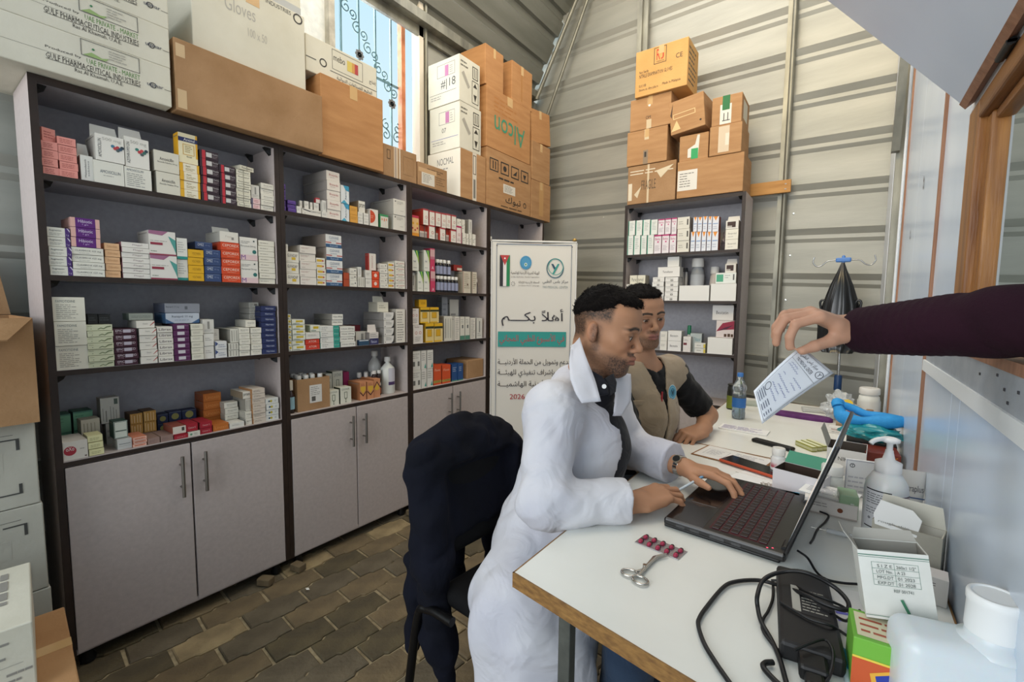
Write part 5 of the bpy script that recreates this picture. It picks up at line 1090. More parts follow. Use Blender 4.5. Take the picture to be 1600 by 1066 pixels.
o0 = Vector((0, -.0095, 0)); Zb = lambda py: zt - (py - 376) * .00437
def bt(s, x0, x1, py0, py1, col, bold=.004): b.text(s, o0 + Vector((x0 * bw_, 0, Zb(py1))), ((x1 - x0) * bw_, 0, 0), (0, 0, Zb(py0) - Zb(py1)), M(col), bold, False)
def bq(x0, x1, py0, py1, col, k=0): b.quad(*[o0 + Vector((x * bw_, -.0003 * k, z)) for x, z in ((x0, Zb(py1)), (x1, Zb(py1)), (x1, Zb(py0)), (x0, Zb(py0)))], M(col))
bq(.045, .05, 380, 700, '3f5a7a'); bq(.945, .95, 380, 700, '3f5a7a'); bq(.045, .95, 379.5, 380.5, '3f5a7a')
bq(.085, .125, 397, 445, '26242a'); bq(.125, .165, 402, 445, 'd9d3d2'); bq(.165, .205, 397, 445, '1f7a4c')
b.add([o0 + Vector((x * bw_, -.0006, Zb(py))) for x, py in ((.09, 397), (.20, 397), (.145, 413))], [(0, 2, 1)], M('b03a3c'))
b.disc(o0 + Vector((.145 * bw_, -.001, Zb(402))), (.006, 0, 0), (0, 0, .006), M('e6ddd8'), 7)
b.disc(o0 + Vector((.395 * bw_, -.0003, Zb(408))), (.040, 0, 0), (0, 0, .046), M('4a8fb5'), 24); b.disc(o0 + Vector((.395 * bw_, -.0006, Zb(408))), (.034, 0, 0), (0, 0, .040), M('3a7ca5'), 24, .9)
b.disc(o0 + Vector((.395 * bw_, -.0009, Zb(411))), (.010, 0, 0), (0, 0, .012), M('e0e0dc'), 12); b.disc(o0 + Vector((.395 * bw_, -.0012, Zb(411))), (.006, 0, 0), (0, 0, .008), M('4f8f6a'), 12)
bt(ar('الهيئة الخيرية الأردنية الهاشمية'), .22, .56, 420, 427, '4a4648'); bt('Jordan Hashemite Charity Organization', .22, .56, 429, 432, '6b6668'); bt(ar('الحملة الأردنية للإغاثة'), .31, .56, 436, 441, '4a4648'); bt('Jordanian Relief Campaign', .31, .56, 442.5, 445, '6b6668')
for k in range(7): b.disc(o0 + Vector((.245 * bw_ + .011 * math.cos(k * 2 * PI / 7), -.0003, Zb(441) + .013 * math.sin(k * 2 * PI / 7))), (.003, 0, 0), (0, 0, .003), M('5a5658'), 6)
b.disc(o0 + Vector((.75 * bw_, -.0003, Zb(416))), (.060, 0, 0), (0, 0, .068), M('2b5a6b'), 32, .90); b.disc(o0 + Vector((.757 * bw_, -.0005, Zb(413.5))), (.053, 0, 0), (0, 0, .056), M('3f9a90'), 32, .93)
b.add([o0 + Vector((.75 * bw_ + x, -.0006, Zb(416) + z)) for x, z in ((-.028, .030), (-.014, .030), (.002, .004), (-.006, -.010))], [(3, 2, 1, 0)], M('2b4a60'))
b.add([o0 + Vector((.75 * bw_ + x, -.0008, Zb(416) + z)) for x, z in ((.030, .032), (.016, .030), (-.020, -.038), (-.006, -.036))], [(0, 1, 2, 3)], M('2f8f88'))
bt(ar('مركز ياس الطبي'), .60, .91, 434, 441, '3a4a58'); bt('YAS MEDICAL CENTER', .60, .91, 443.5, 447, '7a8a90')
bt(ar('أهلاً بكـــم'), .11, .86, 480, 507, K2, .010)
bq(.07, .90, 516, 540, TEAL); b.text(ar('في الأسبوع الطبي المجاني'), o0 + Vector((.09 * bw_, -.0004, Zb(537))), (.79 * bw_, 0, 0), (0, 0, Zb(519) - Zb(537)), M('d9cfc8'), .02, False); b.text(ar('في الأسبوع الطبي المجاني'), o0 + Vector((.09 * bw_, -.0008, Zb(537))), (.79 * bw_, 0, 0), (0, 0, Zb(519) - Zb(537)), M('a8444c'), .0, False)
bt(ar('بدعم وتمويل من الحملة الأردنيـــة'), .07, .95, 558, 572, K2, .010); bt(ar('وبإشراف تنفيذي للهيئـــة'), .07, .80, 576, 589, K2, .010); bt(ar('الخيرية الأردنية الهاشميـــة'), .07, .92, 593, 606, K2, .010)
bt('2026 -', .22, .46, 616, 624, 'a82f3c', .03)
b.build('printing', ban)

# ------------------------------------------------------------------ bottles and jars on shelves
def bottle(label, p, r, h, body, cap, lab=None, group=None, name='medicine_bottle', cat='bottle', neck=.45, caph=.14, labz=(.12, .6), T=None, **k):
    """round bottle: base, shoulder, neck; cap and label are parts"""
    mb = MB(); hb = h * (1 - caph)
    mb.lathe([(r * .92, 0), (r, r * .15), (r, hb * .72), (r * .93, hb * .8), (r * (neck + .12), hb * .93), (r * neck, hb * .96), (r * neck, hb)], body, 18)
    o = mb.build(name, loc=p, label=label, cat=cat, group=group)
    c = MB(); c.lathe([(r * (neck + .14), 0), (r * (neck + .16), h * caph * .2), (r * (neck + .14), h * caph * .9), (r * (neck + .06), h * caph)], cap, 16, (0, 0, hb + .0002)); c.build('cap', o)
    if lab:
        l = MB(); z0, z1 = h * labz[0], h * labz[1]; n = 18; v = []
        for z in (z0, z1):
            for i in range(n): t = 2 * PI * i / n; v.append(((r + .0005) * math.cos(t), (r + .0005) * math.sin(t), z))
        l.add(v, [(i, (i + 1) % n, n + (i + 1) % n, n + i) for i in range(n)], M(lab), True)
        l.build('paper_label', o)
    return o
AMB = M('2a1712', .15, spec=.6, name='dark_amber_glass'); NAVYG = M('16161f', .15, spec=.6, name='dark_bottle_glass'); CAPW = M('d6d4cf', .4, name='white_cap'); HDPE = M('d9dad4', .4, name='white_plastic_bottle')
cz = .7155
bottle('brown syrup bottle with pale blue label and tall cream cap, counter end', (-2.015, 1.062, cz), .016, .150, AMB, M('cfcabc', .5), '93b7c4', neck=.5, caph=.3, labz=(.12, .5))
# brown carton full of bottles
oc = empty('open_carton', 'kraft tray carton of white capped bottles with white label, second cabinet counter', 'carton', (-2.06, 1.165, cz))
for nm, q in (('front_wall', (.058, .062, -.08, .082, 0, .15)), ('back_wall', (-.09, -.086, -.08, .082, 0, .15)), ('side_wall', (-.086, .058, -.08, -.077, 0, .15)), ('side_wall', (-.086, .058, .079, .082, 0, .15)), ('bottom', (-.086, .058, -.077, .079, 0, .004))):
    b = MB(); b.box(*q, KRAFT3); b.build(nm, oc)
b = MB(); face_print(b, [('b', .36, .22, .74, .78, 'd2cfca'), ('l', .4, .45, .7, .74, 5, '8d8b88'), ('b', .42, .27, .54, .42, '55534f')], (.062, -.08, 0), (0, .162, 0), (0, 0, .15), Vector((1, 0, 0)), random.Random(3)); b.build('paper_label', oc, label='white shipping label')
for i, (dx, dy) in enumerate(((.03, -.055), (.035, -.022), (.03, .012), (.035, .048), (-.012, -.045), (-.008, -.008), (-.012, .03), (-.052, 0), (-.052, -.04))):
    bottle('white capped bottle in the kraft tray carton, ' + ('front row, first', 'front row, second', 'front row, third', 'front row, last', 'middle row, nearer', 'middle row, centre', 'middle row, farther', 'rear row, centre', 'rear row, nearer')[i], (-2.06 + dx, 1.165 + dy, cz + .004), .0135, .160, AMB, CAPW, group='bottles inside the kraft tray', neck=.7, caph=.12)
for i, (y, x, z) in enumerate(((1.545, -2.05, 0), (1.575, -2.05, 0), (1.56, -2.08, 0), (1.53, -2.10, 0), (1.50, -2.12, 0), (1.545, -2.12, 0))):
    bottle(('brown bottle with white cap beside the big white bottle, lower nearer', 'brown bottle with white cap beside the big white bottle, lower farther', 'brown bottle behind the lower pair', 'brown bottle behind the chevron boxes, third back', 'brown bottle behind the chevron boxes, farthest left', 'brown bottle at the very back of the cluster')[i], (x, y, cz), .0135, .125 if i > 1 else .068, AMB, CAPW, None if i > 1 else '8a4a2c', group='brown bottles on the second cabinet counter', neck=.7, caph=.22)
for i, (y, x) in enumerate(((1.545, -2.05), (1.575, -2.05))):
    bottle(('brown bottle stacked on the lower nearer one', 'brown bottle stacked on the lower farther one')[i], (x, y, cz + .0685), .0135, .068, AMB, CAPW, '3c2a26', group='brown bottles on the second cabinet counter', neck=.7, caph=.25)
bb = bottle('large white plastic bottle with purple edged label, second cabinet counter', (-2.055, 1.640, cz), .040, .205, HDPE, CAPW, None, neck=.28, caph=.13)
b = MB(); n = 8; v = []
for z in (.05, .145):
    for i in range(n): t = -.55 + 1.1 * i / (n - 1); v.append((.0406 * math.cos(t), .0406 * math.sin(t), z))
b.add(v, [(i, i + 1, n + i + 1, n + i) for i in range(n - 1)], M('c5c3cc'), True); v2 = [(q[0] * 1.005, q[1] * 1.005, .05 if q[2] < .1 else .068) for q in v]; b.add(v2, [(i, i + 1, n + i + 1, n + i) for i in range(n - 1)], M('4a3560'), True); b.build('paper_label', bb, label='white label with purple foot')
bottle('large clear white bottle standing behind the labelled white bottle', (-2.13, 1.610, cz), .036, .235, M('b9b8b4', .3, name='milky_plastic'), CAPW, neck=.34, caph=.12)
# dark bottles, third cabinet second shelf
z0 = 1.2905
row1 = [(1.983, 0), (2.012, 0), (2.045, 0), (2.078, 0), (2.111, 0), (2.144, 0)]
nm6 = ('first', 'second', 'third', 'fourth', 'fifth', 'sixth')
for i, (y, _) in enumerate(row1): bottle('dark syrup bottle with white cap, %s of the lower row, third cabinet' % nm6[i], (-2.005, y, z0), .0145, .098, NAVYG, CAPW, '8b8fa8', group='dark syrup bottles in the third cabinet', neck=.7, caph=.2)
for i, y in enumerate((1.985, 2.012, 2.044, 2.082)): bottle('dark syrup bottle with white cap, %s of the upper row, third cabinet' % nm6[i], (-2.01, y, z0 + .0985), .0145, .098, NAVYG, CAPW, '8b8fa8', group='dark syrup bottles in the third cabinet', neck=.7, caph=.2)
bottle('dark bottle alone by the side panel, third cabinet second shelf', (-2.005, 2.335, z0), .0145, .095, NAVYG, CAPW, '4c4048', neck=.65, caph=.2)
carton('open kraft carton at the end of third cabinet counter', -2.19, -1.995, 2.245, 2.41, .7225, .845, KRAFT3, tape='', group='shelf cartons')
for i, (y, z) in enumerate(((2.468, 1.6005), (2.49, 1.6005))): bottle(('white dropper bottle in fourth cabinet, nearer the divider', 'white dropper bottle in fourth cabinet, behind the banner edge')[i], (-2.0, y, z), .012, .085, M('cfcdc8', .4), CAPW, '3a3a44', neck=.4, caph=.3)
carton('dark blue packet lying on fourth cabinet top shelf', -2.06, -2.0, 2.66, 2.80, 1.6003, 1.628, M('20304c'), tape='', group='shelf cartons', fx=[('b', .6, .2, .95, .8, '8a93a4')])
# back cabinet jars and bag
ez = 1.2565
jar = lambda lab, x, y, z, r, h, m, l, **k: bottle(lab, (x, y, z), r, h, m, CAPW, l, neck=.72, caph=.2, name='pill_jar', cat='jar', **k)
jar('large grey translucent jar on back cabinet second shelf', -.775, EY + .13, ez, .042, .27, M('8f9398', .3, name='grey_plastic'), 'a3a7ad', labz=(.3, .62))
jar('white jar with dark band beside the green panelled box', -.672, EY + .14, ez, .030, .215, M('bdb5b0', .4), '8b5f60', labz=(.25, .45))
for i, x in enumerate((-.872, -.85)): bottle(('dark capped slim bottle left of the grey jar', 'dark capped slim bottle next to the grey jar')[i], (x, EY + .15, ez), .010, .215, M('a9a7a4', .4), BLACK, neck=.7, caph=.12)
bottle('white spray bottle with green cap behind the dark red patched box', (-.80, EY + .09, .9335), .014, .165, M('bdbcb8', .4), M('1f6b4c', .4), neck=.7, caph=.35)
def crumple(name, label, cat, c, s, mat, n=26, seed=1, amp=.35, flat=1.0):
    bm = bmesh.new(); bmesh.ops.create_icosphere(bm, subdivisions=4, radius=1)
    from mathutils import noise
    for q in bm.verts:
        p = q.co * 2.2 + Vector((seed, 0, 0)); d = 1 + amp * (noise.noise(p) + .6 * abs(noise.noise(p * 2.7)))
        q.co = Vector((q.co.x * s[0] * d, q.co.y * s[1] * d, max(q.co.z * s[2] * d, -s[2] * flat)))
    me = bpy.data.meshes.new(name); bm.to_mesh(me); bm.free(); me.materials.append(mat)
    return put(name, me, None, c, None, label, cat)
CLEAR = M('d8dcde', .12, spec=.7, name='thin_clear_plastic', alpha=.32)
crumple('plastic_bag', 'crumpled clear plastic bag on back cabinet top shelf', 'bag', (-.60, EY + .13, 1.63), (.035, .05, .07), M('8d8286', .2, name='dull_clear_film', alpha=.7), seed=3)
b = MB(); b.slab([(0, 0), (.05, .0), (.11, .14), (.07, .15)], (-.49 - .12, EY + .05, 1.3), (1, 0, 0), (0, .1, 1), .001, M('c9c6c0', .5)); 

# ------------------------------------------------------------------ tables
TW = noisy('white_table_laminate', 'dcdcd6', 'e6e6e0', 3, .25, .02, 60, spec=.5)
EDGE = noisy('worn_brown_edge_band', '6e4e2c', '96703f', 14, .5, .15, 60, stretch=(4, 4, 12))
def table(label, c, legs):
    t = empty('table', label, 'table', (0, 0, 0)); b = MB(); c3 = [Vector((x, y, 0)) for x, y in c]
    zt_, zb = .70, .672
    b.add([q + Vector((0, 0, z)) for z in (zb, zt_) for q in c3], [(0, 3, 2, 1), (4, 5, 6, 7)], TW); b.build('tabletop', t)
    ctr = sum(c3, Vector()) / 4
    for i in range(4):
        p, q = c3[i], c3[(i + 1) % 4]; d = (q - p).normalized(); n = Vector((d.y, -d.x, 0))
        b = MB(); v = [p - d * .003, q + d * .003, q + d * .003 + n * .003, p - d * .003 + n * .003]
        b.add([w + Vector((0, 0, z)) for z in (zb - .002, zt_ + .0004) for w in v], [(0, 3, 2, 1), (4, 5, 6, 7), (0, 1, 5, 4), (1, 2, 6, 5), (2, 3, 7, 6), (3, 0, 4, 7)], EDGE); b.build('edge_strip', t)
    for x, y in legs: b = MB(); b.cbox(x - .0125, x + .0125, y - .0125, y + .0125, 0, .672, noisy('grey_steel_leg', '4f5350', '6b6e6a', 20, .4, .1, 60, metal=.5), .002); b.build('leg', t)
    b = MB(); b.box(legs[0][0], legs[3][0], legs[0][1] - .008, legs[0][1] + .008, .645, .672, ZINCP); b.box(legs[1][0] - .008, legs[1][0] + .008, legs[0][1], legs[1][1], .645, .672, ZINCP); b.build('apron', t)
    return t
table('white topped desk with worn brown edges, nearer, under the laptop', [(-.492, .695), (.180, .585), (.180, 1.740), (-.492, 1.803)], [(-.395, .735), (-.44, 1.74), (.15, 1.70), (.15, .63)])
table('white topped desk with brown edges, farther, under the water bottle', [(-.492, 1.812), (.180, 1.749), (.180, 2.86), (-.492, 2.90)], [(-.44, 1.88), (-.44, 2.84), (.15, 2.80), (.15, 1.82)])
# ------------------------------------------------------------------ things on the desks
TZ = .7006
def at(x, y, rz=0, z=TZ): return Matrix.Translation((x, y, z)) @ Matrix.Rotation(rz, 4, 'Z')
def place(o, x, y, rz=0, z=TZ): o.location = (x, y, z); o.rotation_euler = (0, 0, rz); return o
# laptop
LR = math.radians(-4)
lp = empty('laptop', 'open black laptop with red lit keys on the nearer desk', 'laptop', (-.318, 1.058, TZ), (0, 0, LR))
LB = noisy('black_laptop_shell', '0e0e10', '19191c', 40, .32, .03, 200, spec=.5); LG = M('0b0b0d', .12, spec=.6, name='glossy_black_plastic')
Ld, Lw = .252, .385
b = MB(); b.cbox(0, Ld, 0, Lw, .006, .023, LB, .005); b.cbox(.0, Ld - .01, .004, Lw - .004, .0, .007, M('08080a', .5), .003); b.build('base', lp)
b = MB(); b.cbox(.012, .082, .135, .245, .0231, .0238, LG, .0004); b.build('touchpad', lp)
b = MB(); b.cbox(.004, .088, .006, Lw - .006, .0228, .0233, M('131315', .16, spec=.6), .0003); b.build('palm_rest', lp)
KEY = M('1c0b10', .4, name='glow_tinted_keycap'); RED = M('3d0c18', .4, name='red_backlight', emit=.25)  # dark red in the keycap colour stands in for the backlight's glow
b = MB(); b.box(.098, .215, .02, .365, .0231, .0234, RED); b.build('key_backlight', lp, label='red backlight')
km = MB(); km.cbox(-.0082, .0082, -.0082, .0082, 0, .0022, KEY, .001); km = km.mesh('key')
for r_ in range(6):
    off = (0, .004, .007, .011, .0, .0)[r_]
    for c_ in range(19):
        o = put('key', km, lp, (.2065 - r_ * .0192, .0295 + c_ * .0181 + off * .5, .0234)); o.scale = (.96, .9, 1)
b = MB()
for x, y in ((.150, .0), (.175, .0)): pass
for x0, x1, h in ((.03, .05, .006), (.062, .082, .006), (.105, .135, .007), (.15, .168, .006)): b.box(x0, x1, -.0006, .002, .010, .010 + h, M('4a4a4c', .3, .6))
b.build('ports', lp, label='sockets along the near side')['kind'] = 'stuff'
b = MB(); b.disc((.226, .016, .0233), (.0022, 0, 0), (0, .0022, 0), M('d8405c', .3, emit=1.5), 8); b.build('status_light', lp); b = MB(); b.disc((.217, .010, .0233), (.0022, 0, 0), (0, .0022, 0), M('d8405c', .3, emit=1.5), 8); b.build('status_light', lp)
b = MB()
for y in (.045, .34): b.cyl((Ld - .006, y - .02, .022), (Ld - .006, y + .02, .022), .007, .007, LB, 12)
b.build('hinge', lp)
tl = math.radians(17)
sc = bpy.data.objects.new('screen', None); 
b = MB(); T = Matrix.Translation((Ld - .004, 0, .026)) @ Matrix.Rotation(tl, 4, 'Y')
b.cbox(0, .008, 0, Lw, 0, .25, LB, .003, T=T); scr = b.build('lid', lp)
b = MB(); b.add([T @ Vector(q) for q in ((-.0006, .014, .018), (-.0006, Lw - .014, .018), (-.0006, Lw - .014, .238), (-.0006, .014, .238))], [(3, 2, 1, 0)], M('9fb2c2', .2, emit=.55, name='lit_screen')); b.build('display', scr, label='lit display')
b = MB()
for i, (y0, y1, z0, z1, col) in enumerate(((.02, .365, .215, .232, '35506c'), (.02, .12, .03, .21, 'c9b8a4'), (.13, .36, .12, .205, 'e0dcd6'), (.13, .36, .03, .11, 'd9c4ae'))):
    b.add([T @ Vector(q) for q in ((-.0009, y0, z0), (-.0009, y1, z0), (-.0009, y1, z1), (-.0009, y0, z1))], [(3, 2, 1, 0)], M(col, .2, emit=.5))
b.build('screen_windows', scr)
# charger and cables
ch = empty('power_adapter', 'black laptop power adapter with white rating label among the cables', 'adapter', (-.022, .874, TZ), (0, 0, math.radians(7)))
b = MB(); b.cbox(-.041, .041, -.115, .115, 0, .03, M('141416', .5), .006); b.build('body', ch)
b = MB(); face_print(b, [('b', 0, 0, 1, 1, '1f1f22'), ('b', .02, .05, .25, .95, 'a8a69e'), ('l', .3, .1, .95, .9, 8, '9a9890')], (-.022, -.03, .0301), (.052, 0, 0), (0, .085, 0), Vector((0, 0, 1)), random.Random(2)); b.build('rating_label', ch)
b = MB(); b.cbox(-.018, .018, -.150, -.112, .003, .026, BLACK, .005); b.cbox(-.012, .012, -.175, -.148, .006, .022, BLACK, .005); b.build('plug', ch)
CAB = M('101012', .45, name='black_cable')
def cable(label, pts, r, nm='power_cable'):
    b = MB(); b.tube(spline([(x, y, max(z, TZ + r + .0004)) for x, y, z in pts], 6), r, CAB, 8); return b.build(nm, label=label, cat='cable')
cable('thick black mains cable looping round the adapter to the desk edge', [(-.045, .598, .706), (-.099, .657, .706), (-.122, .683, .706), (-.145, .713, .706), (-.162, .748, .706), (-.165, .770, .706), (-.162, .807, .706), (-.151, .882, .706), (-.135, .916, .706), (-.102, .946, .706), (-.070, .941, .712), (-.028, .893, .737), (.004, .877, .740), (.031, .881, .740), (.032, .908, .742), (.011, .926, .750), (-.027, .924, .760), (-.060, .924, .750), (-.087, .895, .740), (-.092, .854, .730), (-.089, .841, .715), (-.080, .814, .710), (-.062, .784, .706), (-.047, .747, .706), (-.035, .705, .706), (-.02, .66, .706)], .0036)
cable('thin black cable twisting beside the thick one into the adapter', [(-.078, .952, .706), (-.073, .901, .706), (-.075, .858, .706), (-.079, .829, .706), (-.076, .800, .706), (-.061, .776, .706), (-.052, .767, .706), (-.038, .762, .715), (-.025, .760, .722)], .0024)
cable('thin black cable crossing over the adapter twice', [(-.081, .950, .712), (-.055, .946, .722), (-.024, .905, .736), (.012, .896, .738), (.034, .907, .725), (.048, .890, .706), (.050, .863, .706), (.035, .856, .712), (.013, .830, .735), (-.016, .829, .7345), (-.043, .841, .7345), (-.058, .851, .733)], .0022)
cable('black lead running from the laptop hinge towards the cardboard boxes', [(-.049, 1.082, .722), (-.031, 1.087, .710), (-.015, 1.049, .706), (.001, 1.029, .706), (.026, 1.033, .706), (.051, 1.047, .706)], .0024)
cable('short black lead curling behind the laptop screen', [(-.020, 1.345, .716), (-.002, 1.348, .710), (-.006, 1.314, .706), (-.020, 1.255, .706), (-.026, 1.196, .706), (-.030, 1.16, .710)], .0024)
cable('black cable end leaving the adapter towards the tilted white carton', [(.009, .871, .733), (.030, .890, .716), (.040, .925, .706), (.052, .955, .706)], .0024)
cable('black cable arching over the adapter plug', [(-.029, .738, .735), (-.012, .762, .738), (.006, .784, .738), (.016, .762, .735), (.012, .728, .72), (-.002, .705, .706), (.0, .66, .706)], .0022)
cable('black strap loop at the cable tangle by the desk edge', [(-.054, .734, .706), (-.063, .724, .707), (-.064, .712, .708), (-.052, .699, .708), (-.040, .690, .708), (-.028, .68, .71)], .004)
# scissors
s = empty('bandage_scissors', 'angled steel bandage scissors lying by the capsule strip', 'scissors', (-.287, .862, TZ), (0, 0, 0))
CHR = M('b5b2ac', .18, .95, name='polished_steel')
# ring handles towards the desk edge, blades towards the blister strip
def ringp(c, r1, r2, a, z=.004): return [(c[0] + r1 * math.cos(t) * math.cos(a) - r2 * math.sin(t) * math.sin(a), c[1] + r1 * math.cos(t) * math.sin(a) + r2 * math.sin(t) * math.cos(a), z) for t in [2 * PI * i / 24 for i in range(24)]]
Pw = lambda x, y: Vector((x + .287, y - .862, .004))
r1c, r2c, jn, be, bt_ = Pw(-.308, .823), Pw(-.283, .812), Pw(-.2895, .848), Pw(-.288, .905), Pw(-.272, .935)
b = MB(); b.tube(ringp(r1c, .0155, .0115, .3), .0026, CHR, 8, closed=True); b.build('ring_handle', s); b = MB(); b.tube(ringp(r2c, .0155, .0115, -.2), .0026, CHR, 8, closed=True); b.build('ring_handle', s)
b = MB(); b.tube([r1c + Vector((.008, .010, 0)), jn, be, bt_], [.0028, .0036, .0036, .0018], CHR, 8); b.build('blade', s)
b = MB(); b.tube([r2c + Vector((-.006, .011, .003)), jn + Vector((.001, 0, .004)), be + Vector((.004, 0, .003)), bt_ + Vector((.006, -.004, .0))], [.0028, .0036, .0034, .0015], CHR, 8); b.build('blade', s)
b = MB(); b.cyl(jn + Vector((0, .006, .003)), jn + Vector((0, .006, .009)), .004, .004, CHR, 10); b.build('pivot_screw', s)
def blister(label, x, y, rz, w, h, cols, rows, c1, c2, foil='a9a7ac', z=TZ):
    o = empty('blister_strip', label, 'pills', (x, y, z), (0, 0, rz)); b = MB(); b.cbox(-w / 2, w / 2, -h / 2, h / 2, 0, .0012, M(foil, .25, .7), .0004); b.build('foil', o)
    cm = [MB(), MB()]
    cap = MB(); L = h / rows * .78; rr_ = w / cols * .24
    prof = [(0.0001, -L / 2), (rr_ * .7, -L / 2 + rr_ * .3), (rr_, -L / 2 + rr_), (rr_, 0)]
    T = Matrix.Rotation(PI / 2, 4, 'X')
    cap.lathe(prof, M(c1, .25), 10, T=T); cap.lathe([(rr_, 0), (rr_, L / 2 - rr_), (rr_ * .7, L / 2 - rr_ * .3), (.0001, L / 2)], M(c2, .25), 10, T=T); cm_ = cap.mesh('capsule')
    for i in range(cols):
        for j in range(rows): put('capsule', cm_, o, (-w / 2 + w * (i + .5) / cols, -h / 2 + h * (j + .5) / rows, .0035))
    return o
blister('silver strip of dark red capsules beside the scissors', -.293, .962, math.radians(-8), .100, .045, 5, 2, '2c1418', '9c2c48')
blister('strip of orange and maroon capsules behind the laptop', -.118, 1.435, math.radians(12), .075, .045, 5, 2, '8a2a30', 'd98a4c', 'b0a8a0')
blister('empty clear capsule strip above the orange one', -.135, 1.50, math.radians(14), .07, .03, 5, 1, 'c9c4be', 'b9b4ae', 'c4c0ba')
# phone, clipboard, papers
ph = empty('smartphone', 'phone with orange case lying on papers by the hands', 'phone', (-.212, 1.622, TZ + .004), (0, 0, math.radians(-22)))
b = MB(); b.cbox(-.092, .092, -.038, .038, 0, .009, M('b84a2a', .45), .003); b.build('case', ph); b = MB(); b.cbox(-.088, .088, -.034, .034, .0088, .0098, LG, .0005); b.build('screen', ph)
b = MB(); b.cbox(-.088, -.03, -.03, .0, .0, .0, LG, .0) if False else None
cb = empty('clipboard', 'brown clipboard holding a printed form beyond the wrist', 'clipboard', (-.283, 1.702, TZ), (0, 0, math.radians(-10)))
b = MB(); b.cbox(-.115, .115, -.075, .075, 0, .003, noisy('brown_hardboard', '7d5330', '95683c', 10, .5), .001); b.build('board', cb)
b = MB(); face_print(b, [('b', 0, 0, 1, 1, 'dddbd8'), ('f', .08, .25, .42, .75, .006, '8a8a8c'), ('l', .12, .3, .38, .7, 5, '9a9aa0'), ('l', .5, .15, .95, .85, 7, 'a0a0a8')], (-.108, -.070, .0033), (.216, 0, 0), (0, .138, 0), Vector((0, 0, 1)), random.Random(5)); b.build('form', cb, label='printed form')
b = MB(); b.box(-.09, .09, -.005, .005, 0, .0012, M('d9d6cf')); place(b.build('paper_slip', label='white paper slips under the phone and capsule strip', cat='paper'), -.16, 1.545, math.radians(-12))
def sheet(label, x, y, rz, w, h, els=(), z=TZ, col='e0dfdc', th=.0008, cat='paper', nm='paper_sheet'):
    b = MB(); b.cbox(-w / 2, w / 2, -h / 2, h / 2, 0, th, M(col, .6), min(.0003, th / 3)); face_print(b, els, (-w / 2, -h / 2, th), (w, 0, 0), (0, h, 0), Vector((0, 0, 1)), random.Random(int(w * 1e4)))
    return place(b.build(nm, label=label, cat=cat), x, y, rz, z)
sheet('white sheet spread under the capsule strips behind the laptop', -.16, 1.495, math.radians(-20), .19, .15)
sheet('printed appointment card in front of the water bottle', -.315, 2.115, math.radians(-2), .185, .085, [('l', .05, .1, .95, .9, 7, '6a5a94')], th=.005, cat='card', nm='printed_card')
b = MB(); b.cbox(-.075, .075, -.017, .017, 0, .014, BLACK, .006); place(b.build('remote_control', label='slim black remote control on the farther desk', cat='remote'), -.188, 1.94, math.radians(-22))
b = MB(); prof = [(.0001, 0)]
b = MB(); v = []; n = 28
for z, k_ in ((0, 1), (.012, 1.0), (.018, .93)):
    for i in range(n): t = 2 * PI * i / n; v.append((.125 * k_ * math.copysign(abs(math.cos(t)) ** .7, math.cos(t)), .036 * k_ * math.copysign(abs(math.sin(t)) ** .8, math.sin(t)), z))
b.add(v, [(j * n + i, j * n + (i + 1) % n, (j + 1) * n + (i + 1) % n, (j + 1) * n + i) for j in range(2) for i in range(n)] + [tuple(range(2 * n, 3 * n))], noisy('purple_fabric', '4a1d52', '5f2a68', 30, .7, .2, 200))
place(b.build('purple_pouch', label='long purple zipped pouch on the farther desk', cat='pouch'), -.135, 2.53, math.radians(-6))
# water bottle
wb = empty('water_bottle', 'clear plastic water bottle with blue cap and label on the farther desk', 'bottle', (-.372, 2.325, TZ))
PET = M('dfe8ee', .06, name='clear_pet', trans=.92); b = MB()
b.lathe([(.024, 0), (.028, .004), (.029, .03), (.026, .045), (.029, .06), (.029, .09), (.0285, .10), (.029, .118), (.026, .128), (.030, .142), (.029, .155), (.018, .178), (.012, .19), (.0115, .2)], PET, 24); b.build('bottle_body', wb)
b = MB(); b.lathe([(.0235, .002), (.0275, .006), (.0275, .112), (.001, .1125)], M('b5cbd8', .05, name='water', trans=.9), 24); b.build('water', wb)
b = MB(); b.lathe([(.0135, .198), (.0138, .212), (.012, .216)], M('3f74b8', .4), 16); b.build('cap', wb)
b = MB(); v = [(.0298 * math.cos(2 * PI * i / 24), .0298 * math.sin(2 * PI * i / 24), z) for z in (.055, .10) for i in range(24)]; b.add(v, [(i, (i + 1) % 24, 24 + (i + 1) % 24, 24 + i) for i in range(24)], M('2f66a8', .4), True); b.build('paper_label', wb, label='blue label')
bottle('dark can with olive label standing behind the water bottle', (-.435, 2.52, TZ), .026, .13, M('23241f', .3), M('2a2b26', .3), '6f7a2c', neck=.8, caph=.06, name='drink_can', cat='can', labz=(.05, .55))
for i, (x, y, r, c) in enumerate(((-.40, 2.70, .2, 'a9b0a6'), (-.33, 2.74, -.3, 'c9c8c2'))): sheet(('grey green sheets lying behind the young man', 'pale sheets lying at the far desk edge')[i], x, y, r, .14, .10, col=c, th=.012 - i * .004)
# olive matchboxes
for i in range(3):
    b = MB(); b.cbox(-.042, .042, -.010, .010, 0, .018, M('8a8a2c', .5), .0008); b.box(-.0425, .0425, -.0102, .0102, .004, .014, M('b5b48c', .5)); b.box(-.042, .042, -.0085, .0085, .0178, .0186, M('d6d6b0', .5))
    place(b.build('olive_box', label='small olive and cream box, %s of three in a row' % ('nearest', 'middle', 'farthest')[i], cat='box', group='olive boxes behind the screen'), -.085 + i * .016, 1.985 + i * .022, math.radians(-48))
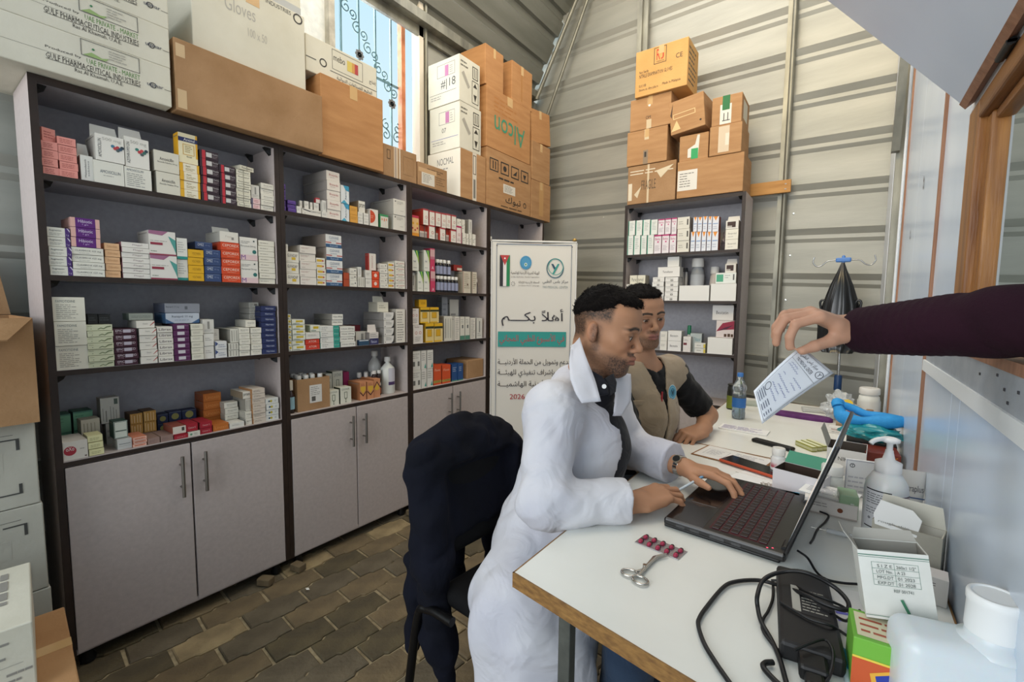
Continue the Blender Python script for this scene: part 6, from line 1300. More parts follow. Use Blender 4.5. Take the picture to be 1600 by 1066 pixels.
# pill bottle and open green carton
pb = bottle('small white pill bottle with red print beside the open green carton', (-.140, 1.628, TZ), .0205, .082, M('e0dfdd', .35), CAPW, 'e4e0de', neck=.78, caph=.27, labz=(.1, .62), name='pill_bottle')
b = MB(); v = [(.0214 * math.cos(t), .0214 * math.sin(t), z) for z in (.022, .038) for t in [-2.6 + .12 * i for i in range(10)]]; b.add(v, [(i, i + 1, 11 + i - 1 + 0, 10 + i) for i in range(9)], M('c4485a')); b.build('printing', pb)
def opencarton(label, x, y, rz, w, d, h, out, inn, front=(), top='', z=TZ, flapc=None, tilt=(0, 0), flaps=((1, .5, 60), (3, .4, 100)), name='open_box'):
    o = empty(name, label, 'box', (x, y, z), (tilt[0], tilt[1], rz)); t = .0012
    for nm, q in (('front_wall', (-w / 2, w / 2, -d / 2, -d / 2 + t)), ('back_wall', (-w / 2, w / 2, d / 2 - t, d / 2)), ('side_wall', (-w / 2, -w / 2 + t, -d / 2 + t, d / 2 - t)), ('side_wall', (w / 2 - t, w / 2, -d / 2 + t, d / 2 - t))):
        b = MB(); b.box(*q, 0, h, out); p = b.build(nm, o)
        if nm == 'front_wall' and front:
            b = MB(); face_print(b, front, (-w / 2, -d / 2, 0), (w, 0, 0), (0, 0, h), Vector((0, -1, 0)), random.Random(9)); b.build('printing', p)
        b = MB(); e = .0003
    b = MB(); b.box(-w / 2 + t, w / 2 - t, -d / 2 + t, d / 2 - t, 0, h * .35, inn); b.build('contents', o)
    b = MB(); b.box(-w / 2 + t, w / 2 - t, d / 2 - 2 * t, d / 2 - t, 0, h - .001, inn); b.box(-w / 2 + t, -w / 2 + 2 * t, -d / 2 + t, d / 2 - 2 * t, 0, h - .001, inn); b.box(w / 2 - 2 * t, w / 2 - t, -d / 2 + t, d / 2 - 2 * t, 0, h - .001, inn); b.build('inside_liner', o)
    for side, L, ang in flaps:
        a = math.radians(ang); c, s_ = math.cos(a), math.sin(a)
        if side == 0: o0_, u_, w_ = (-w / 2, -d / 2, h), (w, 0, 0), (0, -c, s_); ll = L * d
        if side == 1: o0_, u_, w_ = (-w / 2, d / 2, h), (w, 0, 0), (0, c, s_); ll = L * d
        if side == 2: o0_, u_, w_ = (-w / 2, -d / 2, h), (0, d, 0), (-c, 0, s_); ll = L * w
        if side == 3: o0_, u_, w_ = (w / 2, -d / 2, h), (0, d, 0), (c, 0, s_); ll = L * w
        b = MB(); b.slab([(.01, 0), (.99, 0), (.93, ll), (.07, ll)], o0_, u_, w_, .001, flapc or out); b.build('flap', o)
    return o
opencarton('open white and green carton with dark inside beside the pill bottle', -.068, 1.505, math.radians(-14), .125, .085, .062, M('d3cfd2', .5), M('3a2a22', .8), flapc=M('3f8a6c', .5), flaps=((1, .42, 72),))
b = MB(); b.cbox(-.028, .028, -.018, .018, 0, .022, noisy('blue_mask_fabric', '3f9cc4', '5ab0d2', 40, .8, .2, 200), .008); place(b.build('face_mask', label='folded light blue face mask by the laptop screen', cat='mask'), -.062, 1.487, .2).location = (-.088, 1.412, TZ + .001)
# almond picture box, with white leaflet on it
b = MB(); b.cbox(-.055, .055, -.035, .035, 0, .038, M('d8d2cc', .5), .001); face_print(b, [('d', .68, .5, .12, '7a3f22'), ('l', .08, .5, .5, .85, 2, '9a9490'), ('b', 0, 0, 1, .1, 'b5aaa2')], (-.055, -.035, 0), (.11, 0, 0), (0, 0, .038), Vector((0, -1, 0)), rr)
place(b.build('almond_box', label='white box with a brown nut picture behind the laptop screen', cat='box'), .0, 1.405, math.radians(2))
sheet('white leaflet folded on the nut picture box', -.002, 1.43, -.2, .12, .09, [('l', .1, .2, .9, .8, 5, '9a9aa4')], z=TZ + .039, th=.002)
jj = bottle('squat white jar with ridged lid behind the leaflet', (.000, 1.535, TZ), .028, .085, HDPE, CAPW, None, neck=.8, caph=.3, name='pill_jar', cat='jar')
b = MB(); b.cbox(-.02, .02, -.03, .03, 0, .060, M('9ab894', .2, name='pale_green_plastic', alpha=.85), .003); place(b.build('green_carton', label='pale green translucent box left of the pump bottle', cat='box'), .035, 1.405, .1)
np_ = MB(); np_.cbox(-.034, .034, -.004, .004, 0, .105, M('d9d9da', .5), .001); face_print(np_, [('r', .22, .84, .09, '3a3a3c'), ('t', .17, .79, .27, .89, 'Y', '3a3a3c'), ('f', .02, .02, .98, .98, .02, '9a9aa8'), ('l', .1, .1, .9, .6, 4, 'b5b5bc')], (-.034, -.004, 0), (.068, 0, 0), (0, 0, .105), Vector((0, -1, 0)), rr)
place(np_.build('notepad', label='white prescription pad with round logo standing behind the pump bottle', cat='notepad'), .062, 1.56, math.radians(10))
# open white carton with printed grey flap and boxes behind the screen
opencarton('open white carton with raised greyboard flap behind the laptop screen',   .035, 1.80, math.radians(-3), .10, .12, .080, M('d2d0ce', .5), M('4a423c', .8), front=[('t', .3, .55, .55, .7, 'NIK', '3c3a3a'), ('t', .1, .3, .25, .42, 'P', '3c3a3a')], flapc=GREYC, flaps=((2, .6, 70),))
b = MB(); b.cbox(-.045, .045, -.055, .055, 0, .06, noisy('dark_rust_box', '5c1f14', '7a2c1c', 6, .4), .0015); face_print(b, [('p', ((.3, .2), (.9, .9), (.92, .86), (.33, .16)), 'b5702c')], (-.045, -.055, 0), (.09, 0, 0), (0, 0, .06), Vector((0, -1, 0)), rr)
place(b.build('rust_box', label='dark rusty red box against the wall under the teal pouch', cat='box'), .125, 1.90, .05)
b = MB(); b.cbox(-.07, .07, -.05, .05, 0, .05, M('17171a', .5), .002); place(b.build('black_box', label='black box beneath the teal pouch', cat='box'), .105, 2.06, 0)
crumple('teal_pouch', 'teal green plastic pouch piled under the blue glove', 'pouch', (.100, 2.01, .79), (.085, .065, .028), M('1f7f86', .22, spec=.6, name='teal_film'), seed=5, amp=.3)
bpy.data.objects['teal_pouch'].location.z = .7512 + .0265 + .012
def hook_glove():
    b = MB(); m = noisy('blue_foam_fabric', '1f7fbf', '2f93d2', 30, .7, .15, 160); P_ = spline([(-.09, 0, .05), (-.075, -.01, .02), (-.04, -.02, .012), (.0, -.015, .014), (.05, -.012, .022), (.095, .0, .026)], 6)
    b.tube(P_, [.016 + .010 * math.sin(i / len(P_) * 6) ** 2 for i in range(len(P_))], m, 10)
    b.tube(spline([(-.085, .02, .055), (-.05, .03, .045), (-.01, .02, .032), (.04, .01, .034), (.09, .01, .030)], 6), .014, m, 10)
    b.tube(spline([(-.09, 0, .05), (-.095, .012, .062), (-.085, .025, .055)], 5), .018, m, 10)
    return b.build('blue_glove', label='crumpled bright blue rubber glove lying on the teal pouch', cat='glove')
gl = hook_glove(); gl.location = (.092, 2.03, .812); gl.rotation_euler = (0, 0, -.12)
bottle('big white pill jar at the far end of the wall side', (.120, 2.70, TZ), .044, .150, HDPE, CAPW, 'dcdcd8', neck=.76, caph=.2, name='pill_jar', cat='jar')
b = MB(); b.lathe([(.013, 0), (.013, .055), (.012, .057)], noisy('tan_wood', '8a6c50', 'a5866a', 12, .5), 16); place(b.build('wooden_stub', label='short tan cylinder in front of the big white jar', cat='cylinder'), .115, 2.46, 0, TZ + .032)
sheet('flat tan tray under the big jar and packets', .08, 2.52, 0, .16, .30, col='9c8468', th=.03, cat='tray', nm='tray')
b = MB(); b.cbox(-.05, .05, -.02, .02, 0, .026, M('dcd8d2', .5), .001); face_print(b, [('t', .08, .5, .6, .8, 'PARACETAMOL', 'a05a4a'), ('b', .72, .05, .95, .95, 'd6b52c'), ('l', .1, .15, .6, .4, 1, '9a9490')], (-.05, -.02, 0), (.1, 0, 0), (0, 0, .026), Vector((0, -1, 0)), rr)
place(b.build('medicine_packet', label='white packet with yellow block before the clear bag', cat='box'), .028, 2.32, 0, TZ)
cbag = crumple('plastic_bag', 'clear crinkled bag with yellow and red printed swirl, far desk', 'bag', (.01, 2.60, .765), (.055, .07, .062), M('d5dadc', .10, spec=.8, name='clear_bag_film', alpha=.55), seed=9, amp=.5)
b = MB(); b.disc((.028, -.070, .030), (.020, 0, 0), (0, .006, .016), M('d6b52c', .4), 12); b.disc((.040, -.071, .005), (.012, 0, .006), (0, 0, .018), M('b0403a', .4), 10); b.disc((.012, -.072, .010), (.010, 0, 0), (0, 0, .014), M('c98a3c', .4), 10); b.build('printing', cbag)
b = MB(); b.cbox(-.06, .06, -.025, .025, 0, .018, M('b9b9b6', .3), .004); place(b.build('sachet_stack', label='pale grey packets behind the purple pouch', cat='packet'), -.085, 2.72, .2)
crumple('white_cloth', 'crumpled white tissue beside the blue glove and jar', 'cloth', (.155, 2.33, .722), (.030, .09, .022), M('dcdcd8', .8), seed=2, amp=.3)
bpy.data.objects['white_cloth'].location = (.148, 2.30, .7245)
# pump bottle
pu = empty('pump_bottle', 'white pump bottle of hand gel with printed labels by the wall', 'bottle', (.103, 1.335, TZ), (0, 0, .35))
b = MB(); b.lathe([(.038, 0), (.041, .006), (.041, .105), (.038, .125), (.028, .143), (.0235, .148), (.0235, .152)], M('e2e4e4', .3, name='white_hdpe', sss=.2), 28); b.build('bottle_body', pu)
b = MB(); b.lathe([(.025, .150), (.025, .172), (.012, .178), (.008, .195), (.0075, .200)], M('e6e6e6', .35), 24); b.build('collar', pu)
b = MB(); b.lathe([(.006, .198), (.006, .215), (.018, .220), (.019, .226), (.012, .229)], M('e8e8e8', .35), 20); b.tube(spline([(0, 0, .224), (-.022, -.008, .226), (-.038, -.014, .222), (-.044, -.016, .216)], 4), .0052, M('e8e8e8', .35), 8); b.build('pump_head', pu)
def wraplab(root, r, z0, z1, a0, a1, els, bgc, nm='paper_label', lab=None):
    """label wrapped on a round body"""
    fl = MB(); W = r * (a1 - a0); face_print(fl, [('b', 0, 0, 1, 1, bgc)] + els, (0, 0, 0), (W, 0, 0), (0, 0, z1 - z0), Vector((0, -1, 0)), random.Random(7))
    bm = bmesh.new(); me = fl.mesh('t'); bm.from_mesh(me)
    for k in range(1, 8):
        x = W * k / 8; bmesh.ops.bisect_plane(bm, geom=bm.verts[:] + bm.edges[:] + bm.faces[:], plane_co=(x, 0, 0), plane_no=(1, 0, 0))
    for q in bm.verts: a = a0 + q.co.x / r; rr2 = r - q.co.y * 1.2; q.co = Vector((rr2 * math.cos(a), rr2 * math.sin(a), z0 + q.co.z))
    bm.to_mesh(me); bm.free(); return put(nm, me, root, label=lab)
wraplab(pu, .0411, .022, .112, -3.0, -1.72, [('b', .02, .97, .98, 1, '33343a'), ('b', .02, 0, .98, .03, '33343a'), ('l', .08, .62, .9, .92, 5, '6b6c70'), ('l', .08, .36, .9, .56, 3, '8a8b90'), ('b', .62, .08, .9, .32, '55565a'), ('d', .25, .25, .06, '8a8b90')], 'dfe0e2', lab='printed white label')
wraplab(pu, .0411, .022, .105, -1.45, -.55, [('b', 0, .97, 1, 1, '5a4a58'), ('l', .1, .6, .9, .9, 3, '9a7f88'), ('l', .1, .1, .9, .5, 4, 'b5a0a6')], 'c9b9bd', lab='pinkish label')
# tube standing on its cap
tu = MB(); v = []; n = 20
for k_, (z, a, c_) in enumerate(((0, .024, .020), (.03, .026, .021), (.08, .029, .013), (.125, .031, .0012))):
    for i in range(n): t = 2 * PI * i / n; v.append((a * math.cos(t), c_ * math.sin(t), z))
tu.add(v, [(j * n + i, j * n + (i + 1) % n, (j + 1) * n + (i + 1) % n, (j + 1) * n + i) for j in range(3) for i in range(n)] + [tuple(reversed(range(n)))], M('d8d5d0', .35), True)
face_print(tu, [('t', .1, .62, .95, .8, 'Nutraplus', '55555a'), ('b', 0, .52, 1, .545, '34507c'), ('b', 0, .05, .42, .5, '4a6aa5'), ('d', .72, .25, .2, 'a87f78')], (-.026, -.0225, 0), (.052, 0, 0), (0, .012, .115), Vector((0, -1, 0)), rr)
place(tu.build('cream_tube', label='white cream tube with blue block behind the pump bottle', cat='tube'), .157, 1.47, math.radians(8), TZ)
# syringe, foil strips
sy = MB(); sy.cyl((-.045, 0, .006), (.01, 0, .006), .0055, .0055, M('c9cdd0', .15, alpha=.6, name='syringe_plastic'), 10); sy.cyl((.01, 0, .006), (.045, 0, .006), .0022, .0022, M('b9bdc0', .2), 8); sy.cyl((-.045, 0, .006), (-.075, 0, .006), .0012, .0012, CHR, 6); sy.cyl((.045, 0, .006), (.047, 0, .006), .006, .006, M('c9cdd0', .2), 10)
place(sy.build('syringe', label='small syringe lying in front of the pump bottle', cat='syringe'), .042, 1.262, .05)
for i, (x, y, h, c, r_, w) in enumerate(((.078, 1.175, .085, '8a7c74', .4, .030), (.095, 1.200, .095, '9c8f86', .55, .035), (.112, 1.215, .105, '5d6f3a', .7, .045))):
    b = MB(); b.slab([(0, 0), (w, 0), (w * .8, h), (-w * .3, h * .9)], (0, 0, 0), (1, 0, 0), (.25, .1, 1), .0025, M(c, .3, .4)); place(b.build('foil_strip', label=('brown foil strip leaning nearest the syringe', 'beige foil strip leaning behind the brown one', 'green backed foil strip leaning on the greyboard carton')[i], cat='pills', group='foil strips leaning by the wall'), x, y, r_)
# greyboard carton leaning by the wall with crumpled white leaflet
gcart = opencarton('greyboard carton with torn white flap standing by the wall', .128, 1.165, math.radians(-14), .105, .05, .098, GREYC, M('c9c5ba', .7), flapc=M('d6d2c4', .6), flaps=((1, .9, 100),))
b = MB(); b.slab([(-.01, 0), (.055, -.004), (.06, .03), (.045, .045), (-.005, .05), (-.014, .02)], (.085, 1.150, .790), (.96, -.22, 0), (.05, .12, 1), .0012, M('e4e3e0', .6)); face_print(b, [('t', .02, .12, .8, .24, 'rough skin', '8a8a88')], (.078, 1.147, .79), (.06, -.014, 0), (.003, .006, .05), Vector((-.2, -1, 0)), rr)
b.build('torn_leaflet', label='torn white leaflet sticking out of the greyboard carton', cat='leaflet')
b = MB(); b.cbox(-.028, .028, -.02, .02, 0, .05, M('d6cfca', .5), .001); face_print(b, [('t', .3, .6, .7, .8, 'HF', '5a5654'), ('d', .5, .3, .1, 'c49a8a')], (-.028, -.02, 0), (.056, 0, 0), (0, 0, .05), Vector((0, -1, 0)), rr)
place(b.build('small_carton', label='small white carton with two dark letters by the wall', cat='box'), .150, 1.085, -.1)
# bright green and orange box, and the tilted white needle carton on it
gb = MB(); gb.cbox(-.05, .05, -.036, .036, 0, .075, M('6fae3c', .45), .0015)
face_print(gb, [('b', 0, 0, 1, .62, 'c4562c'), ('b', 0, .62, 1, .66, 'e0c84c'), ('p', ((.25, .1), (.2, .4), (.45, .58), (.75, .5), (.8, .2), (.6, .05)), 'e0a83c'), ('p', ((.3, .14), (.26, .38), (.46, .52), (.7, .46), (.74, .2), (.58, .1)), '2a3c9c'), ('p', ((.42, .16), (.5, .42), (.6, .2)), 'c4382c'), ('p', ((.35, .32), (.5, .26), (.66, .36), (.5, .36)), 'd98a2c')], (-.05, -.036, 0), (.1, 0, 0), (0, 0, .075), Vector((0, -1, 0)), rr)
face_print(gb, [('b', .05, .1, .95, .9, 'd6cfae'), ('l', .1, .2, .9, .8, 3, 'a8543c')], (-.05, -.036, .075), (.1, 0, 0), (0, .072, 0), Vector((0, 0, 1)), rr)
place(gb.build('green_orange_box', label='bright green and orange box under the tilted needle carton', cat='box'), .084, .795, math.radians(4), TZ)
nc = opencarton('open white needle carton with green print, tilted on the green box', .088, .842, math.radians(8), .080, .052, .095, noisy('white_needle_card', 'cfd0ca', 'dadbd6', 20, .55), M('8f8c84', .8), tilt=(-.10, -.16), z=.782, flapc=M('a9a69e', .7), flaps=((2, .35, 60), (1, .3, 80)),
 front=[('b', 0, .93, 1, .945, '5a7f70'), ('b', 0, .905, 1, .912, '5a7f70'), ('f', .18, .5, .84, .84, .006, '6f8a80'), ('b', .18, .66, .84, .665, '6f8a80'), ('b', .18, .58, .84, .583, '6f8a80'), ('b', .18, .745, .84, .75, '6f8a80'), ('b', .5, .5, .506, .84, '6f8a80'),
  ('t', .26, .765, .47, .81, 'S I Z E', '4f5a56'), ('t', .53, .765, .8, .81, '260x1 1/2"', '4f5a56'), ('t', .24, .685, .47, .73, 'LOT No.', '4f5a56'), ('t', .53, .685, .64, .73, 'A 23', '4f5a56'), ('t', .24, .6, .47, .645, 'MFG.DT', '4f5a56'), ('t', .53, .6, .76, .645, '01 2023', '4f5a56'), ('t', .24, .52, .47, .565, 'EXP.DT', '4f5a56'), ('t', .53, .52, .76, .565, '01 2028', '4f5a56'), ('t', .45, .42, .72, .465, 'REF 001741', '4f5a56'), ('p', ((.52, .32), (.6, .12), (.64, .14), (.56, .33)), '3f7a5c'), ('b', 0, .05, 1, .058, '5a7f70')])
# white jerrycan
JX, JY = .150, .775
jc = empty('jerrycan', 'large translucent white jerrycan with screw cap in the near corner', 'bottle', (JX, JY, TZ), (0, 0, .25))
bm = bmesh.new(); bmesh.ops.create_cube(bm, size=1)
for q in bm.verts: q.co = Vector((q.co.x * .150, q.co.y * .075, (q.co.z + .5) * .115)) if q.co.z > 0 or True else q.co
bmesh.ops.bevel(bm, geom=bm.edges[:], offset=.02, segments=5, profile=.5, affect='EDGES')
me = bpy.data.meshes.new('body'); bm.to_mesh(me); bm.free(); me.materials.append(M('d3dade', .28, name='milky_jerrycan', sss=.3)); me.polygons.foreach_set('use_smooth', [True] * len(me.polygons))
put('body', me, jc)
b = MB(); b.lathe([(.036, 0), (.034, .006), (.026, .010), (.0245, .022)], M('d3dade', .28, name='milky_jerrycan', sss=.3), 28, (.022, 0, .108)); b.build('neck', jc)
b = MB(); b.lathe([(.0255, 0), (.0262, .004), (.0255, .036), (.0265, .038), (.0268, .046), (.0255, .049), (.022, .0495), (.0215, .0475)], M('e4e6e6', .4), 32, (.022, 0, .126)); b.build('cap', jc)
# pen
pn = MB(); pn.cyl((0, 0, .004), (.0, .06, .004), .004, .004, M('c9dde4', .2, alpha=.7, name='clear_blue_barrel'), 8); pn.cyl((0, .06, .004), (0, .105, .0045), .0052, .0045, M('1f6f8c', .35), 10); pn.box(.004, .0058, .07, .104, .006, .008, M('1f6f8c', .35))
place(pn.build('ballpoint_pen', label='teal capped ballpoint pen between adapter and green box', cat='pen'), .037, .722, .08)
sheet('folded white paper behind the adapter', .035, .95, .3, .09, .14, [('l', .1, .2, .9, .5, 2, '6a6ac4')])
# drip stand with black bag
iv = empty('drip_stand', 'steel drip stand with blue hook hub behind the farther desk', 'stand', (-.004, 3.02, 0))
b = MB(); b.cyl((0, 0, .03), (0, 0, .85), .012, .012, ZINCP, 14); b.build('lower_pole', iv); b = MB(); b.cyl((0, 0, .85), (-.012, 0, 1.470), .007, .007, M('b5b7b6', .25, .9), 12); b.build('upper_pole', iv)
b = MB(); b.lathe([(.016, 0), (.018, .01), (.018, .08), (.014, .085)], M('1f3f6c', .4), 14, (0, 0, .775)); b.build('clamp_collar', iv)
b = MB(); b.cbox(-.034, .034, -.010, .010, -.012, .012, M('4f7fc4', .4), .006, T=Matrix.Translation((-.013, 0, 1.478))); b.lathe([(.008, -.02), (.008, .02), (.004, .024)], M('4f7fc4', .4), 10, (-.013, 0, 1.478)); b.build('hub', iv)
for sg in (-1, 1): b = MB(); b.tube(spline([(-.013 + sg * .03, 0, 1.478), (-.013 + sg * .07, 0, 1.474), (-.013 + sg * .095, 0, 1.452), (-.013 + sg * .118, 0, 1.448), (-.013 + sg * .135, 0, 1.47), (-.013 + sg * .130, 0, 1.498)], 5), .0032, M('9a9c9c', .2, .95), 8); b.build('hook', iv)
for k_ in range(4): a = k_ * PI / 2 + .5; b = MB(); b.tube([(0, 0, .05), (.16 * math.cos(a), .16 * math.sin(a), .03)], .009, ZINCP, 8); b.lathe([(.016, 0), (.016, .03)], BLACK, 10, (.16 * math.cos(a), .16 * math.sin(a), 0)); b.build('leg', iv)
# bag: gathered polythene
b = MB(); v = []; n = 48; lv = [(1.462, .006, .006), (1.42, .018, .014), (1.34, .045, .03), (1.24, .072, .045), (1.13, .088, .055), (1.03, .085, .055), (.985, .06, .04)]
for k_, (z, a, c_) in enumerate(lv):
    for i in range(n): t = 2 * PI * i / n; f = 1 + .10 * math.sin(9 * t + k_ * .25) + .06 * math.sin(17 * t); v.append((-.018 + a * f * math.cos(t), 2.985 - .0 + c_ * f * math.sin(t) * .8 - .03 * min(1, k_ / 2), z))
b.add(v, [(j * n + (i + 1) % n, j * n + i, (j + 1) * n + i, (j + 1) * n + (i + 1) % n) for j in range(len(lv) - 1) for i in range(n)] + [tuple(range((len(lv) - 1) * n, len(lv) * n))], M('17191c', .25, spec=.6, name='black_polythene'), True)
b.tube(spline([(-.09, 2.955, 1.18), (-.105, 2.95, 1.25), (-.085, 2.95, 1.26), (-.07, 2.95, 1.2)], 4), .006, M('17191c', .25, spec=.6, name='black_polythene'), 6); b.tube(spline([(.055, 2.955, 1.18), (.07, 2.95, 1.25), (.05, 2.95, 1.26), (.035, 2.95, 1.2)], 4), .006, M('17191c', .25, spec=.6, name='black_polythene'), 6)
b.build('plastic_bag', label='black polythene bag hanging from the drip stand hooks', cat='bag')
# ------------------------------------------------------------------ sculpting: signed distance shapes turned into one smooth surface
class Frame:
    """local frame: x forward, y left, z up"""
    def __init__(s, o, x, z):
        s.o = np.array(o, float); x = np.array(x, float); x /= np.linalg.norm(x); z = np.array(z, float); z = z - x * (z @ x); z /= np.linalg.norm(z)
        s.R = np.array([x, np.cross(z, x), z])          # rows
    def w(s, p): return s.o + np.array(p, float) @ s.R
    def l(s, P): return (P - s.o) @ s.R.T
    def d(s, v): return np.array(v, float) @ s.R
def cap(a, b, ra, rb=None): return ('c', np.array(a, float), np.array(b, float), ra, ra if rb is None else rb)
def ell(c, r, fr=None): return ('e', np.array(c, float), np.array(r, float), fr.R if fr is not None else np.eye(3))
def box(c, r, rd, fr=None): return ('b', np.array(c, float), np.array(r, float), fr.R if fr is not None else np.eye(3), rd)
def prim_bb(p):
    if p[0] == 'c': r = max(p[3], p[4]); return np.minimum(p[1], p[2]) - r, np.maximum(p[1], p[2]) + r
    r = float(np.max(p[2])) * (1.8 if p[0] == 'b' else 1.0); return p[1] - r, p[1] + r
def prim_d(p, P):
    if p[0] == 'c':
        a, b = p[1], p[2]; ba = b - a; L = ba @ ba + 1e-12; t = np.clip(((P - a) @ ba) / L, 0, 1); return np.linalg.norm(P - a - t[:, None] * ba, axis=1) - (p[3] + (p[4] - p[3]) * t)
    q = (P - p[1]) @ p[3].T
    if p[0] == 'e': k0 = np.linalg.norm(q / p[2], axis=1); k1 = np.linalg.norm(q / p[2] ** 2, axis=1); return k0 * (k0 - 1) / np.maximum(k1, 1e-9)
    d = np.abs(q) - p[2] + p[4]; return np.linalg.norm(np.maximum(d, 0), axis=1) + np.minimum(d.max(axis=1), 0) - p[4]
def smin(a, b, k):
    h = np.clip(.5 + .5 * (a - b) / k, 0, 1); return a + (b - a) * h - k * h * (1 - h)
BIG = 9.0
def eval_group(g, P):
    """g: dict(p=[prims], k=blend, clip=[(point, normal)]) distance of a group"""
    f = np.full(len(P), BIG)
    for pr in g['p']:
        lo, hi = prim_bb(pr); m = .05 + 2 * g.get('k', .01); s = np.all((P > lo - m) & (P < hi + m), axis=1)
        if not s.any(): continue
        f[s] = smin(f[s], prim_d(pr, P[s]), g.get('k', .01)) if g.get('k', .01) > 0 else np.minimum(f[s], prim_d(pr, P[s]))
    for c, n in g.get('clip', ()):
        n = np.array(n, float); n /= np.linalg.norm(n); f = np.maximum(f, (P - np.array(c)) @ n)
    return f
def eval_model(model, P):
    f = np.full(len(P), BIG)
    for g in model:
        if callable(g): f = g(f, P); continue
        d = eval_group(g, P); K = g.get('K', .01); op = g.get('op', '+')
        if op == '+': s = d < BIG * .5; f[s] = smin(f[s], d[s], K)
        elif op == '-': s = d < BIG * .5; f[s] = -smin(-f[s], d[s], K)
    return f
def sculpt(model, lo, hi, h, smooth=1):
    lo = np.array(lo, float); hi = np.array(hi, float); B = 8
    n = np.ceil((hi - lo) / h).astype(int); n = (n // B + 1) * B + 1
    nb = (n - 1) // B
    bi = np.stack(np.meshgrid(*[np.arange(q) for q in nb], indexing='ij'), -1).reshape(-1, 3)
    c = lo + (bi * B + B / 2) * h; f0 = eval_model(model, c); act = bi[np.abs(f0) < h * B * 1.25 + .012]
    F = np.full(tuple(n), BIG, np.float32)
    inside = bi[f0 < 0]
    for b in inside: F[b[0] * B:b[0] * B + B + 1, b[1] * B:b[1] * B + B + 1, b[2] * B:b[2] * B + B + 1] = -BIG
    o = np.stack(np.meshgrid(*[np.arange(B + 1)] * 3, indexing='ij'), -1).reshape(-1, 3)
    for s in range(0, len(act), 900):
        idx = (act[s:s + 900, None, :] * B + o[None]).reshape(-1, 3); v = eval_model(model, lo + idx * h); F[idx[:, 0], idx[:, 1], idx[:, 2]] = v
    F[0] = F[-1] = BIG; F[:, 0] = F[:, -1] = BIG; F[:, :, 0] = F[:, :, -1] = BIG
    S = F < 0; C = np.zeros(tuple(n - 1), np.uint8)
    for dx in (0, 1):
        for dy in (0, 1):
            for dz in (0, 1): C += S[dx:n[0] - 1 + dx, dy:n[1] - 1 + dy, dz:n[2] - 1 + dz]
    cells = np.argwhere((C > 0) & (C < 8)); ID = np.full(tuple(n - 1), -1, np.int32); ID[cells[:, 0], cells[:, 1], cells[:, 2]] = np.arange(len(cells))
    acc = np.zeros((len(cells), 3)); cnt = np.zeros(len(cells)); cor = [(x, y, z) for x in (0, 1) for y in (0, 1) for z in (0, 1)]
    val = {q: F[cells[:, 0] + q[0], cells[:, 1] + q[1], cells[:, 2] + q[2]].astype(float) for q in cor}
    for a in cor:
        for ax in range(3):
            if a[ax] == 0:
                b = list(a); b[ax] = 1; b = tuple(b); va, vb = val[a], val[b]; m = (va < 0) != (vb < 0); t = np.where(m, va / np.where(m, va - vb, 1), 0)
                t = np.clip(t, 0, 1); p = np.array(a, float)[None] + 0 * acc; p[:, ax] += t; acc[m] += p[m]; cnt[m] += 1
    V = lo + (cells + acc / cnt[:, None]) * h; Q = []
    for ax in range(3):
        u, w = (ax + 1) % 3, (ax + 2) % 3; sl0 = [slice(None)] * 3; sl1 = [slice(None)] * 3; sl0[ax] = slice(0, -1); sl1[ax] = slice(1, None)
        A, Bs = S[tuple(sl0)], S[tuple(sl1)]; e = np.argwhere(A != Bs); e = e[(e[:, u] > 0) & (e[:, w] > 0) & (e[:, u] < n[u] - 1) & (e[:, w] < n[w] - 1)]
        ins = A[e[:, 0], e[:, 1], e[:, 2]]; q = []
        for du, dw in ((1, 1), (0, 1), (0, 0), (1, 0)): k = e.copy(); k[:, u] -= du; k[:, w] -= dw; q.append(ID[k[:, 0], k[:, 1], k[:, 2]])
        q = np.stack(q, 1); q[~ins] = q[~ins][:, ::-1]; Q.append(q)
    Q = np.concatenate(Q); Q = Q[(Q >= 0).all(1)]
    for _ in range(smooth):
        acc = np.zeros_like(V); cnt = np.zeros(len(V))
        for i in range(4):
            a, b = Q[:, i], Q[:, (i + 1) % 4]
            for k in range(3): acc[:, k] += np.bincount(a, V[b][:, k], len(V)) + np.bincount(b, V[a][:, k], len(V))
            cnt += np.bincount(a, minlength=len(V)) + np.bincount(b, minlength=len(V))
        V = V * .45 + .55 * acc / np.maximum(cnt, 1)[:, None]
    return V, Q
def sculpt_mesh(name, VQ, mat, colfn=None):
    V, Q = VQ; me = bpy.data.meshes.new(name); me.vertices.add(len(V)); me.vertices.foreach_set('co', V.astype(np.float32).ravel())
    me.loops.add(len(Q) * 4); me.loops.foreach_set('vertex_index', Q.astype(np.int32).ravel()); me.polygons.add(len(Q)); me.polygons.foreach_set('loop_start', np.arange(0, len(Q) * 4, 4, dtype=np.int32)); me.polygons.foreach_set('loop_total', np.full(len(Q), 4, np.int32))
    me.update(calc_edges=True); me.validate(); me.polygons.foreach_set('use_smooth', [True] * len(me.polygons)); me.materials.append(mat)
    if colfn is not None:
        c = np.ones((len(me.vertices), 4), np.float32); co = np.empty(len(me.vertices) * 3, np.float32); me.vertices.foreach_get('co', co); c[:, :3] = colfn(co.reshape(-1, 3).astype(float))
        at_ = me.color_attributes.new('tint', 'FLOAT_COLOR', 'POINT'); at_.data.foreach_set('color', c.ravel())
    return me
